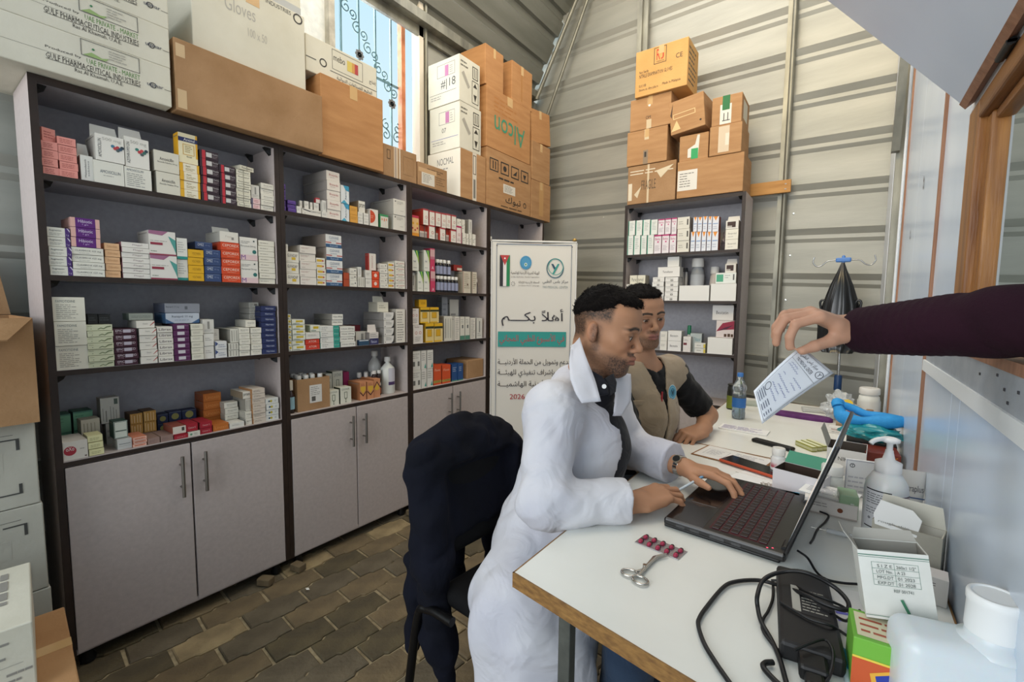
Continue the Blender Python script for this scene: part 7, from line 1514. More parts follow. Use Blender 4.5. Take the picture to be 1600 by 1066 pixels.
def tinted(name, rough=.5, sss=.1, bump=.1, bscale=300, sheen=0, wr=None):
    """material whose base colour is the thing's own colour map"""
    if name in MATS: return MATS[name]
    m = bpy.data.materials.new(name); m.use_nodes = True; t = m.node_tree; N = t.nodes; L = t.links; b = N['Principled BSDF']
    a = N.new('ShaderNodeAttribute'); a.attribute_name = 'tint'; L.new(a.outputs['Color'], b.inputs['Base Color']); b.inputs['Roughness'].default_value = rough
    b.inputs['Subsurface Weight'].default_value = sss; b.inputs['Subsurface Radius'].default_value = (.012, .004, .002); b.inputs['Subsurface Scale'].default_value = 1.0; b.inputs['Sheen Weight'].default_value = sheen; b.inputs['Specular IOR Level'].default_value = .22
    tc = N.new('ShaderNodeTexCoord'); n = N.new('ShaderNodeTexNoise'); n.inputs['Scale'].default_value = bscale; n.inputs['Detail'].default_value = 4; L.new(tc.outputs['Object'], n.inputs['Vector'])
    bp = N.new('ShaderNodeBump'); bp.inputs['Strength'].default_value = bump; bp.inputs['Distance'].default_value = .004; L.new(n.outputs['Fac'], bp.inputs['Height']); L.new(bp.outputs[0], b.inputs['Normal'])
    MATS[name] = m; return m
def cloth(name, c1, c2, rough=.8, fold=.5, fscale=9, sheen=.2, weave=.15, wscale=500):
    """woven cloth: fine weave plus soft creases"""
    if name in MATS: return MATS[name]
    m = bpy.data.materials.new(name); m.use_nodes = True; t = m.node_tree; N = t.nodes; L = t.links; b = N['Principled BSDF']; b.inputs['Roughness'].default_value = rough; b.inputs['Sheen Weight'].default_value = sheen; b.inputs['Specular IOR Level'].default_value = .2
    tc = N.new('ShaderNodeTexCoord'); n = N.new('ShaderNodeTexNoise'); n.inputs['Scale'].default_value = 6; L.new(tc.outputs['Object'], n.inputs['Vector'])
    r = N.new('ShaderNodeValToRGB'); r.color_ramp.elements[0].position = .35; r.color_ramp.elements[1].position = .65; r.color_ramp.elements[0].color = rgb(c1); r.color_ramp.elements[1].color = rgb(c2); L.new(n.outputs['Fac'], r.inputs[0]); L.new(r.outputs[0], b.inputs['Base Color'])
    n1 = N.new('ShaderNodeTexNoise'); n1.inputs['Scale'].default_value = fscale; n1.inputs['Detail'].default_value = 2.5; n1.inputs['Distortion'].default_value = 1.2; L.new(tc.outputs['Object'], n1.inputs['Vector'])
    n2 = N.new('ShaderNodeTexNoise'); n2.inputs['Scale'].default_value = wscale; L.new(tc.outputs['Object'], n2.inputs['Vector'])
    b1 = N.new('ShaderNodeBump'); b1.inputs['Strength'].default_value = fold; b1.inputs['Distance'].default_value = .02; L.new(n1.outputs['Fac'], b1.inputs['Height'])
    b2 = N.new('ShaderNodeBump'); b2.inputs['Strength'].default_value = weave; b2.inputs['Distance'].default_value = .002; L.new(n2.outputs['Fac'], b2.inputs['Height']); L.new(b1.outputs[0], b2.inputs['Normal']); L.new(b2.outputs[0], b.inputs['Normal'])
    MATS[name] = m; return m
def folds(P, seed, f=14, amp=1.0):
    """cheap soft crease noise in -1..1"""
    r = np.random.RandomState(seed); s = np.zeros(len(P))
    for i in range(5): d = r.normal(size=3); d /= np.linalg.norm(d); e = r.normal(size=3); s += np.sin((P @ d) * f * (1 + .45 * i) * 2 + 1.6 * np.sin((P @ e) * f * .9 + i) + r.rand() * 6) / (1 + .5 * i)
    return amp * s / 2.6
def ridged(P, seed, f=14): return 1 - 2 * np.abs(folds(P, seed, f))
smoothstep = lambda a, b, x: (lambda t: t * t * (3 - 2 * t))(np.clip((x - a) / (b - a), 0, 1))

# ---- head: groups in the head frame, scaled by s
def head_groups(F, s=1.0, neck_to=None, nose=1.0, neck_r=.056, slit=.0034, jaw=1.0, chin=1.0):
    w = lambda *p: F.w(np.array(p) * s)
    E = lambda c, r: ell(w(*c), np.array(r) * s, F)
    C_ = lambda a, b, ra, rb=None: cap(w(*a), w(*b), ra * s, (ra if rb is None else rb) * s)
    g = [dict(p=[E((-.008, 0, .034), (.089, .073, .083)), E((.022, 0, -.010), (.061, .055, .082)), E((.026, 0, -.068), (.050 * jaw, .045, .038)), E((.042, 0, .052), (.048, .058, .044)),
                 C_((.066, -.010, -.100 * chin), (.066, .010, -.100 * chin), .0155), C_((.010, -.044, -.064), (.056, -.017, -.098 * chin), .012, .012), C_((.010, .044, -.064), (.056, .017, -.098 * chin), .012, .012)], k=.03, K=.01)]
    g += [dict(p=[C_((.050, y * .048, -.014), (.060, y * .040, -.022), .016)], k=.01, K=.03) for y in (-1, 1)]
    g += [dict(p=[C_((.076, y * .045, .019), (.086, y * .014, .022), .0085)], K=.016) for y in (-1, 1)]
    g += [dict(op='-', p=[E((.100, y * .030, .001), (.017, .0165, .011))], K=.014) for y in (-1, 1)]
    g += [dict(p=[E((.0745, y * .0305, .001), (.0150, .0165, .0125))], K=.004) for y in (-1, 1)]
    g += [dict(p=[C_((.080, 0, .014), (.104 * (1 + .03 * nose), 0, -.026), .0078, .0088)], K=.013), dict(p=[C_((.103 * (1 + .03 * nose), 0, -.027), (.104 * (1 + .03 * nose), 0, -.030), .0092)], K=.008)]
    g += [dict(p=[E((.095, y * .0115, -.034), (.0095, .0062, .0068))], K=.006) for y in (-1, 1)]
    g += [dict(p=[E((.075, 0, -.060), (.019, .029, .022))], K=.015)]                                        # mouth barrel
    g += [dict(p=[C_((.0905, -.017, -.0595), (.0965, 0, -.0565), .0045, .0062), C_((.0905, .017, -.0595), (.0965, 0, -.0565), .0045, .0062)], k=.004, K=.004)]
    g += [dict(p=[C_((.0885, -.015, -.0690), (.0945, 0, -.0700), .0048, .0072), C_((.0885, .015, -.0690), (.0945, 0, -.0700), .0048, .0072)], k=.004, K=.004)]
    g += [dict(op='-', p=[C_((.095, -.020, -.0640), (.1035, 0, -.0632), .0018), C_((.095, .020, -.0640), (.1035, 0, -.0632), .0018)], k=.001, K=.003)]
    g += [dict(op='-', p=[E((.090, y * .0305, -.0005), (.012, .0130, slit))], K=.0015) for y in (-1, 1)]
    for y in (-1, 1):
        g += [dict(p=[E((-.012, y * .0765, .000), (.0155, .0070, .0265)), E((-.006, y * .074, -.020), (.009, .0065, .011))], k=.006, K=.005), dict(op='-', p=[E((-.008, y * .0850, .002), (.0085, .006, .0165))], K=.004)]
    if neck_to is not None: g += [dict(p=[cap(w(-.030, 0, -.045), neck_to, neck_r * s, neck_r * s * 1.06)], K=.022)]
    return g
def skin_tint(F, s, base, beard, lips=(.30, .12, .09), beardc=(.055, .035, .028), fade=True, brow=1.0, hairc=(.02, .015, .012), beard_line=-.045):
    base = np.array(base); lips = np.array(lips); beardc = np.array(beardc)
    def fn(P):
        q = F.l(P) / s; x, y, z = q[:, 0], q[:, 1], q[:, 2]; ay = np.abs(y); n = len(P); c = np.repeat(base[None], n, 0)
        near = (np.linalg.norm(q, axis=1) < .145)
        var = .06 * folds(P, 3, 40)[:, None]; c = c * (1 + var)
        red = np.exp(-(((x - .085) / .03) ** 2 + ((ay - .035) / .02) ** 2 + ((z + .025) / .02) ** 2)) * near; c = c * (1 - red[:, None] * np.array([-.03, .08, .06]))
        ear = np.exp(-(((x + .012) / .02) ** 4 + ((ay - .080) / .012) ** 4 + (z / .03) ** 4)) * near; c = c * (1 + ear[:, None] * np.array([.06, -.03, -.04]))
        def mix(m, col): return c * (1 - m[:, None]) + np.array(col)[None] * m[:, None]
        if beard:
            jawm = smoothstep(beard_line + .012, beard_line - .012, z + .22 * np.clip(x - .01, 0, 1) * .35 - .10 * np.clip(.02 - x, 0, .04)) * (.45 + .55 * smoothstep(.02, .06, x)) * smoothstep(-.03, 0.0, x) * smoothstep(-.145, -.115, z)
            side = smoothstep(.022, .0, x) * smoothstep(-.022, -.006, x) * smoothstep(-.06, -.05, z) * smoothstep(.03, .015, z) * (ay > .05)
            mou = np.exp(-(((z + .046) / .007) ** 4)) * (ay < .028) * (x > .07) * smoothstep(.030, .022, ay)
            under = smoothstep(-.098, -.106, z) * (x > .0) * smoothstep(-.15, -.125, z)
            gn = .62 + .6 * np.random.RandomState(4).rand(n)
            m = np.clip(np.maximum.reduce([jawm, side * .7, mou * .95, under * .8]) * beard * gn, 0, 1) * near; c = mix(m, beardc)
        lm = np.exp(-(((z + .0635) / .0115) ** 4 + (ay / .021) ** 6)) * (x > .082) * near; c = mix(np.clip(lm, 0, 1), lips)
        groove = np.exp(-((z + .0638) / .0022) ** 2) * (ay < .021) * (x > .082) * near; c = mix(groove * .8, lips * .25)
        arch = .0245 + .004 * np.sin(np.clip((ay - .012) / .036, 0, 1) * PI) - .05 * np.clip(ay - .040, 0, 1)
        bm = np.exp(-((z - arch) / .0042) ** 4) * smoothstep(.006, .012, ay) * smoothstep(.060, .050, ay) * (x > .04) * near; c = mix(np.clip(bm * brow, 0, 1), hairc)
        lid = np.exp(-(((z - .0042) / .0020) ** 2)) * (np.abs(ay - .0305) < .0145) * (x > .07) * near; c = mix(lid * .85, np.array(hairc) * .8)
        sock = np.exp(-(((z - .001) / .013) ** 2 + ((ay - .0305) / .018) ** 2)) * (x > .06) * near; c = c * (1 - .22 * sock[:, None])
        if fade:
            hm = smoothstep(.018, .050, z + .25 * np.clip(-x, 0, .1)) * smoothstep(.042, .026, x) * (ay > .04) * smoothstep(.0795, .0745, ay); back = smoothstep(-.045, -.005, z + .3 * np.clip(-x - .05, 0, .1)) * smoothstep(-.028, -.045, x)
            m = np.clip(np.maximum(hm, back) * (.62 + .45 * np.random.RandomState(6).rand(n)), 0, .95) * near; c = mix(m, hairc)
        return np.clip(c, 0, 1)
    return fn
def add_eyes(F, s, root, col=(.035, .018, .01), look=(1, 0, -.35), squeeze=1):
    for y in (-1, 1):
        c = F.w(np.array((.0738, y * .0305, .0002)) * s); d = F.d(look); d = d / np.linalg.norm(d)
        T = Matrix.Translation(c) @ Vector(d).to_track_quat('Z', 'Y').to_matrix().to_4x4(); b = MB(); r = .0136 * s
        n = 20; prof = [(r * math.sin(a), -r * math.cos(a)) for a in [PI * i / 16 for i in range(1, 16)]]
        iris = [p for p in prof if p[1] > 0 and p[0] < .0063 * s + 1e-4]; 
        b.lathe(prof, M('b5aaa2', .15, name='eye_white'), n, T=T); b.disc(T @ Vector((0, 0, r * .895)), (T.to_3x3() @ Vector((1, 0, 0))) * .0074 * s, (T.to_3x3() @ Vector((0, 1, 0))) * .0074 * s, M(tuple(col), .08, name='iris'), 18)
        v = []
        for k_, (rr_, zz) in enumerate(((.0074, .845), (.0056, .92), (.0030, .975), (.0001, 1.0))):
            for i in range(n): t = 2 * PI * i / n; v.append(T @ Vector((rr_ * s * math.cos(t), rr_ * s * math.sin(t), r * (zz + .015))))
        b.add(v, [(j * n + i, j * n + (i + 1) % n, (j + 1) * n + (i + 1) % n, (j + 1) * n + i) for j in range(3) for i in range(n)], M(tuple(col), .05, name='iris'), True)
        b.build('eye', root)
# ---- hand: wrist frame x towards fingers, z back of hand, y towards the person's left when palm is down
def hand_groups(F, thumb=1, s=1.0, curl=((25, 30, 20),) * 4, spread=(6, 1, -4, -10), thumb_dir=(.75, .62, -.22), thumb_bend=.3, palm_k=.012, fr=1.0, dz=(0, 0, 0, 0)):
    w = lambda *p: F.w(np.array((p[0], p[1] * thumb, p[2])) * s); kx = (.088, .092, .087, .078); ky = (.030, .010, -.010, -.028); L = ((.044, .026, .020), (.049, .030, .021), (.045, .028, .020), (.035, .021, .018)); rd = (.0092, .0094, .0088, .0078)
    kn = [np.array((kx[i], ky[i], dz[i])) for i in range(4)]
    pal = [cap(w(0, ky[i] * .55, 0), w(*kn[i]), .0145 * s, .0112 * s) for i in range(4)] + [cap(w(.015, .018, -.006), w(.05, .030, -.006), .014 * s, .011 * s), cap(w(-.03, 0, 0), w(.01, 0, 0), .024 * s, .024 * s), cap(w(.01, -.026, -.006), w(.06, -.028, -.005), .011 * s, .010 * s)]
    out = [dict(p=pal, k=palm_k * s, K=.01)]; tips = []
    for i in range(4):
        a = 0.0; p = kn[i].copy(); sp = math.radians(spread[i]); ch = []; r = rd[i] * fr
        for j in range(3):
            a += math.radians(curl[i][j]); d = np.array((math.cos(a) * math.cos(sp), math.sin(sp) * math.cos(a * .6), -math.sin(a))); q = p + d * L[i][j]
            ch.append(cap(w(*p), w(*q), r * s * (1.04 - .07 * j), r * s * (.97 - .08 * j))); p = q
        tips.append((w(*p), F.d((d[0], d[1] * thumb, d[2])))); out.append(dict(p=ch, k=.003, K=.005))
    if thumb_dir is not None:
        d = np.array(thumb_dir, float); d /= np.linalg.norm(d); p0 = np.array((.018, .022, -.006)); p1 = p0 + d * .042; d2 = d + np.array((thumb_bend, -thumb_bend, 0)); d2 /= np.linalg.norm(d2); p2 = p1 + d2 * .032; d3 = d2 + np.array((thumb_bend * .8, -thumb_bend * .8, -.1)); d3 /= np.linalg.norm(d3); p3 = p2 + d3 * .024
        out.append(dict(p=[cap(w(*p0), w(*p1), .0150 * s, .0118 * s), cap(w(*p1), w(*p2), .0112 * s, .0102 * s), cap(w(*p2), w(*p3), .0104 * s, .0080 * s)], k=.004, K=.012)); tips.append((w(*p3), F.d((d3[0], d3[1] * thumb, d3[2]))))
    return out, tips
def nails(root, tips, F, s=1.0, col='c79a86'):
    for c, d in tips:
        d = Vector(d).normalized(); up = Vector(F.R[2]); up = (up - d * up.dot(d)).normalized(); side = d.cross(up); r = .0068 * s; c = Vector(c); b = MB()
        v = [];
        for u in (-.9, -.5, 0, .5, .9):
            for t_ in (-.006, -.001, .004): v.append(c + d * t_ * s * 1.1 + (side * math.sin(u) + up * math.cos(u)) * r * (1.02 if t_ < .003 else .95))
        b.add(v, [(i * 3 + j, (i + 1) * 3 + j, (i + 1) * 3 + j + 1, i * 3 + j + 1) for i in range(4) for j in range(2)], M(col, .3), True); b.build('fingernail', root)
SKIN1 = tinted('skin', .5, .06, .06, 350)
V_ = lambda *a: np.array(a, float)
CAMO = V_(0, 0, CAM_H); CM = np.array([_r2[:], _u2[:], _f[:]])
def PX(x, y, d): return CAMO + np.array(((x - 800) / 710.6, -(y - 533) / 710.6, 1.0)) @ CM * d
# ================================================================== man in the white coat
HF = Frame((-.536, 1.180, 1.152), (.985, .11, -.19), (.18, .02, 1)); HS = .98
neck = V_(-.588, 1.172, .985); rsh = V_(-.612, 1.030, .945); lsh = V_(-.610, 1.345, .925); chest = V_(-.618, 1.185, .82); pel = V_(-.635, 1.095, .53)
rel = V_(-.555, .900, .752); lel = V_(-.545, 1.40, .762); rwr = V_(-.385, 1.062, .742); lwr = V_(-.350, 1.340, .757)
doc = empty('person', 'seated man in a white coat, short dark hair and stubble, typing on the laptop', 'person', (0, 0, 0))
RHF = Frame(rwr, (.062, .118, .012), (.05, -.1, 1)); LHF = Frame(lwr, (.165, -.012, .004), (0, .10, 1))
gR, tR = hand_groups(RHF, thumb=1, s=1.0, curl=((18, 30, 16), (16, 34, 20), (20, 36, 22), (24, 34, 22)), spread=(2, 0, -4, -9), thumb_dir=(.80, .38, -.35), thumb_bend=.15)
gL, tL = hand_groups(LHF, thumb=-1, s=1.0, curl=((14, 38, 22), (16, 36, 22), (18, 32, 22), (16, 30, 20)), spread=(9, 2, -6, -14), thumb_dir=(.62, .75, -.14), thumb_bend=.22)
body = head_groups(HF, HS, neck_to=neck, nose=.2, jaw=1.03)
body += [dict(p=[cap(pel, chest, .125, .12), cap(chest, neck - V_(.01, 0, .02), .115, .075), cap(rsh, lsh, .052, .052)], k=.06, K=.03),
         dict(p=[cap(rsh, rel, .046, .038), cap(rel, rwr, .036, .0235)], k=.01, K=.03), dict(p=[cap(lsh, lel, .046, .038), cap(lel, lwr, .036, .0235)], k=.01, K=.03)] + gR + gL
body += [dict(p=[cap(pel + V_(0, s_ * .09, -.02), V_(-.36, 1.10 + s_ * .09, .50), .078, .055), cap(V_(-.36, 1.10 + s_ * .09, .50), V_(-.40, 1.10 + s_ * .09, .09), .052, .036), cap(V_(-.42, 1.10 + s_ * .09, .045), V_(-.27, 1.12 + s_ * .11, .035), .038, .030)], k=.015, K=.03) for s_ in (-1, 1)]
st1 = skin_tint(HF, HS, (.375, .192, .110), .90, lips=(.30, .12, .085), beard_line=-.052)
me = sculpt_mesh('body', sculpt(body, (-.90, .78, 0), (-.12, 1.56, 1.30), .0030, 1), SKIN1, st1)
bd = put('body', me, doc)
nails(doc, tR[:4], RHF); nails(doc, tL, LHF)
add_eyes(HF, HS, doc, look=(1, .02, -.30))
# hair
def hair_cut(F, s, pts, side_keep=0):
    """keep only what lies above the hairline: z as a function of x in the head frame"""
    xs = [p[0] for p in pts]; zs = [p[1] for p in pts]
    def fn(f, P): q = F.l(P) / s; lim = np.interp(q[:, 0], xs, zs); e = (q[:, 2] - lim); return np.maximum(f + .0125 * (1 - smoothstep(-.004, .034, e)) ** 1.3, (-.004 - e) * s * .9)
    return fn
def hair_noise(F, s, amp, fr, seed):
    def fn(f, P):
        q = F.l(P) / s; d = np.sin(q[:, 1] * fr * 1.3 + 3 * np.sin(q[:, 0] * fr * .35 + seed)) * .5 + folds(P, seed, fr * .55) * .8
        return f + amp * d * smoothstep(.0, .05, q[:, 2])
    return fn
HAIR = noisy('black_hair', '060404', '120c0a', 220, .75, .6, 420, stretch=(1, .4, 1), spec=.15)
def strands(o, F, n, L, seed, zmin):
    """short locks combed forward, rooted on the hair surface"""
    me = o.data; nv = len(me.vertices); co = np.empty(nv * 3, np.float32); me.vertices.foreach_get('co', co); co = co.reshape(-1, 3).astype(float); no = np.empty(nv * 3, np.float32); me.vertices.foreach_get('normal', no); no = no.reshape(-1, 3).astype(float)
    r = np.random.RandomState(seed); q = F.l(co); c = np.where(q[:, 2] > zmin)[0]; idx = r.choice(c, n); fw = F.R[0]; b = MB(); vv = []; ff = []
    for i in idx:
        p, nn = co[i], no[i]; t = fw * (1.0 + .3 * r.randn()) + F.R[1] * .5 * r.randn() + F.R[2] * .2 * r.randn(); t = t - nn * (t @ nn); t /= np.linalg.norm(t) + 1e-9; s_ = np.cross(nn, t); l = L * (.5 + r.rand()); k = len(vv); p = p - nn * .001
        for u, wd in ((0, .0011), (.5, .0009), (1, .0002)):
            c_ = p + t * l * u + nn * (l * .28 * math.sin(u * 2.2)); vv += [tuple(c_ - s_ * wd), tuple(c_ + s_ * wd)]
        ff += [(k, k + 1, k + 3, k + 2), (k + 2, k + 3, k + 5, k + 4)]
    b.add(vv, ff, HAIR); s = b.build('hair_strands', o); s['kind'] = 'stuff'; return s
w = lambda *p: HF.w(np.array(p) * HS)
hm = [dict(p=[ell(w(-.009, 0, .045), np.array((.092, .0765, .085)) * HS, HF), ell(w(.042, 0, .088), np.array((.042, .052, .026)) * HS, HF)], k=.02), dict(p=[cap(w(.066, y, .088 - abs(y) * .25), w(.078, y * 1.02, .086 - abs(y) * .3), .011, .008) for y in (-.034, -.022, -.011, 0, .011, .022, .034)], k=.008, K=.010),
      hair_noise(HF, HS, .0026, 150, 4), hair_cut(HF, HS, [(-.12, .005), (-.09, .005), (-.05, .030), (-.01, .045), (.025, .058), (.040, .074), (.10, .070)])]
strands(put('hair', sculpt_mesh('hair', sculpt(hm, HF.o - .17, HF.o + .17, .0024, 1), HAIR), doc), HF, 3200, .012, 3, .035)
# ---- white coat: a shell with sleeves and skirt, open at the front
Fc = V_(.90, .40, -.20); Fc /= np.linalg.norm(Fc); Lc = np.cross((0, 0, 1), Fc); Lc /= np.linalg.norm(Lc); TCK = .011
def sleeve(a, b, c, r0, r1, r2, seed, wr, clip_c):
    ax = c - b; ax = ax / np.linalg.norm(ax); return dict(p=[cap(a, b, r0, r1), cap(b, c, r1, r2), cap(clip_c - ax * .045, clip_c, r2 + .006, r2 + .007)], k=.02, clip=[(clip_c, ax)], K=.05)
cR = rwr - (rwr - rel) / np.linalg.norm(rwr - rel) * .030; cL = lwr - (lwr - lel) / np.linalg.norm(lwr - lel) * .035
def coat_model():
    outer = [dict(p=[cap(pel, chest, .150, .145), cap(chest, neck - V_(.028, .003, .012), .136, .082), cap(rsh + V_(0, .01, -.01), lsh + V_(0, -.01, -.01), .070, .070)], k=.05, K=.03),
             sleeve(rsh, rel, rwr, .074, .063, .046, 1, 1, cR), sleeve(lsh, lel, lwr,   .074, .064, .053, 2, 1, cL),
             dict(p=[cap(pel + V_(-.01, -.03, .02), V_(-.615, .895, .47), .145, .115), cap(V_(-.615, .895, .47), V_(-.575, .88, .10), .115, .118), cap(V_(-.62, .90, .43), V_(-.53, .95, .34), .10, .09), cap(pel, V_(-.50, 1.02, .50), .13, .10), cap(V_(-.54, .94, .40), V_(-.535, .925, .08), .09, .09)], k=.06, K=.06)]
    def wr_(f, P):
        m = f < .06
        if not m.any(): return f
        Q = P[m]; a = np.full(len(Q), .0036)
        for e, rr_, am in ((rel, .13, .011), (lel, .11, .006), (rsh, .10, .006), (pel, .18, .009), (cR, .07, .003), (chest + V_(0, -.12, -.12), .14, .010)): a += am * np.exp(-((np.linalg.norm(Q - e, axis=1) / rr_) ** 2))
        n = (ridged(Q, 21, 15) * .5 + folds(Q, 8, 30) * .22 + folds(Q, 5, 10) * .3) * .75; low = smoothstep(.62, .45, Q[:, 2]); vert = np.sin((Q @ np.array((1, -.8, .12))) * 42 + 2 * np.sin(Q[:, 2] * 7)) ; g = f.copy(); g[m] = f[m] + a * n * (1 - low * .6) + low * .009 * vert; return g
    def inner(f, P): return np.maximum(f, -(f + TCK))
    def opening(f, P):
        r_ = P - (chest + V_(0, 0, 0)); u = r_ @ Fc; v = r_ @ Lc; z = P[:, 2]
        wdt = np.interp(z, [.45, .66, .76, .84, .90, .96, 1.02], [.085, .070, .050, .034, .034, .046, .060]); off = np.interp(z, [.5, .8, .88, .95, 1.0], [-.055, -.050, -.028, .0, .010])
        c = np.maximum.reduce([np.abs(v - off) - wdt, -(u - .02), -(z - .40)]); f = np.maximum(f, -c)
        nk = np.linalg.norm(P - (neck + V_(.014, .004, .040)), axis=1) - .060; return -smin(-f, nk, .004)
    roll = [PX(x, y, d_) for x, y, d_ in ((930, 612, 1.150), (917, 585, 1.165), (903, 558, 1.195), (899, 538, 1.25), (909, 530, 1.32), (930, 540, 1.37), (955, 565, 1.36))]
    return outer + [wr_, inner, opening, dict(p=[cap(roll[i], roll[i + 1], .014, .014) for i in range(6)], k=.004, K=.012)]
COATM = cloth('white_coat_cotton', 'bcbcc6', 'c8c8ce', .85, .5, 11, .15, .12, 600)
put('white_coat', sculpt_mesh('white_coat', sculpt(coat_model(), (-.95, .72, .0), (-.20, 1.62, 1.10), .0045, 1), COATM), doc)
# folded collar and lapels lying on the cloth
COLM = cloth('white_collar_cotton', 'bfbfc8', 'c9c9d0', .85, .12, 14, .15, .12, 600)
def on_surface(obj, x, y, d0=1.5):
    """where the sight line of a photograph point meets a garment"""
    d = np.array(((x - 800) / 710.6, -(y - 533) / 710.6, 1.0)) @ CM; o_, dd = Vector(CAMO), Vector(d / np.linalg.norm(d)); ok, loc, nr, i = obj.ray_cast(o_, dd)
    return (loc, nr) if ok else (Vector(PX(x, y, d0)), Vector(-d))
def laid(name, L, Rr, obj, mat, root, lift=.007, thick=.004, nc=6, fold=True):
    """cloth leaf between two outlines (x, y, fallback depth), following the garment"""
    rows = []
    bpy.context.view_layer.update()
    def res(line, t):
        f = t * (len(line) - 1); i = min(int(f), len(line) - 2); f -= i; return [line[i][k] * (1 - f) + line[i + 1][k] * f for k in range(3)]
    NR = 14
    for j in range(NR + 1):
        a, b = res(L, j / NR), res(Rr, j / NR); row = []
        for i in range(nc + 1):
            s_ = i / nc; x, y, d_ = [a[k] * (1 - s_) + b[k] * s_ for k in range(3)]; p = Vector(PX(x, y, d_)); q, n_ = on_surface(obj, x, y, d_)
            if (q - Vector(CAMO)).length < (p - Vector(CAMO)).length + .05 and (q - p).length < .07: p = q
            row.append(p + (Vector(CAMO) - p).normalized() * lift)
        rows.append(row)
    for _ in range(2):
        rows = [[(sum((rows[jj][ii] for jj, ii in ((j - 1, i), (j + 1, i), (j, i - 1), (j, i + 1), (j, i))), Vector()) / 5 if 0 < j < NR and 0 < i < nc else rows[j][i]) for i in range(nc + 1)] for j in range(NR + 1)]
    me = bpy.data.meshes.new(name); n = nc + 1; f = [(j * n + i, j * n + i + 1, (j + 1) * n + i + 1, (j + 1) * n + i) for j in range(NR) for i in range(nc)]
    me.from_pydata([tuple(q) for r_ in rows for q in r_], [], f); me.materials.append(mat); me.polygons.foreach_set('use_smooth', [True] * len(f)); o = put(name, me, root); so = o.modifiers.new('t', 'SOLIDIFY'); so.thickness = thick; so.offset = 0; return o
coat_o = bpy.data.objects['white_coat']
laid('collar', [(893, 541, 1.21), (889, 566, 1.175), (891, 592, 1.14), (899, 614, 1.12), (909, 630, 1.11)], [(906, 528, 1.24), (912, 548, 1.19), (921, 572, 1.16), (931, 598, 1.14), (939, 627, 1.12)], coat_o, COLM, doc, .006)
laid('collar', [(957, 580, 1.27), (961, 600, 1.24), (962, 622, 1.225), (958, 650, 1.22)], [(985, 585, 1.32), (986, 605, 1.29), (985, 628, 1.26), (970, 650, 1.235)], coat_o, COLM, doc, .004)
# dark shirt under it, its collar and button
SHM = cloth('black_shirt_cotton', '0d0e16', '14151f', .8, .3, 14, .1)
sh = [dict(p=[cap(pel, chest + V_(.012, .005, .0), .140, .134), cap(chest + V_(.012, .005, 0), neck + V_(-.004, 0, -.03), .128, .074), cap(rsh, lsh, .056, .056)], k=.05, K=.03), dict(p=[cap(neck + V_(.010, .002, -.03), neck + V_(.026, .008, .012), .068, .063)], K=.01), lambda f, P: f + .0025 * folds(P, 31, 22),
      dict(op='-', p=[cap(neck + V_(.016, .006, .022), neck + V_(.04, .016, .10), .058, .066)], K=.003)]
put('shirt', sculpt_mesh('shirt', sculpt(sh, (-.92, .90, .38), (-.40, 1.50, 1.06), .0045, 1), SHM), doc)
shirt_o = bpy.data.objects['shirt']
laid('shirt_collar', [(922, 578, 1.18), (928, 600, 1.155), (934, 619, 1.14)], [(940, 588, 1.165), (949, 600, 1.16), (951, 616, 1.15)], shirt_o, SHM, doc, .010)
laid('shirt_collar', [(943, 592, 1.175), (950, 606, 1.165), (952, 619, 1.155)], [(958, 584, 1.22), (963, 598, 1.20), (961, 613, 1.18)], shirt_o, SHM, doc, .010)
for x, y, d_, nm in ((944, 604, 1.128, 'button'),):
    b = MB(); c_ = Vector(PX(x, y, d_)); nd = (Vector(CAMO) - c_).normalized(); b.cyl(c_, c_ + nd * .0025, .0058, .0054, M('d8d8d8', .3), 14); b.build(nm, doc)
# jeans and shoes
DEN = cloth('dark_blue_denim', '26354a', '36485f', .85, .3, 16, .1, .3, 400)
jn_ = [dict(p=[cap(pel + V_(0, s_ * .09, -.02), V_(-.36, 1.10 + s_ * .09, .50), .088, .072), cap(V_(-.36, 1.10 + s_ * .09, .50), V_(-.40, 1.10 + s_ * .09, .09), .068, .055)], k=.015, K=.03) for s_ in (-1, 1)] + [lambda f, P: f + .003 * folds(P, 41, 18)]
put('trousers', sculpt_mesh('trousers', sculpt(jn_, (-.9, .85, .02), (-.22, 1.35, .66), .006, 1), DEN, None), doc)
shoe = [dict(p=[cap(V_(-.43, 1.10 + s_ * .09, .048), V_(-.26, 1.12 + s_ * .11, .036), .046, .036)], K=.01) for s_ in (-1, 1)] + [lambda f, P: np.maximum(f, .002 - P[:, 2])]
put('shoes', sculpt_mesh('shoes', sculpt(shoe, (-.52, .9, -.02), (-.18, 1.35, .12), .005, 1), M('121214', .5, name='black_leather')), doc)
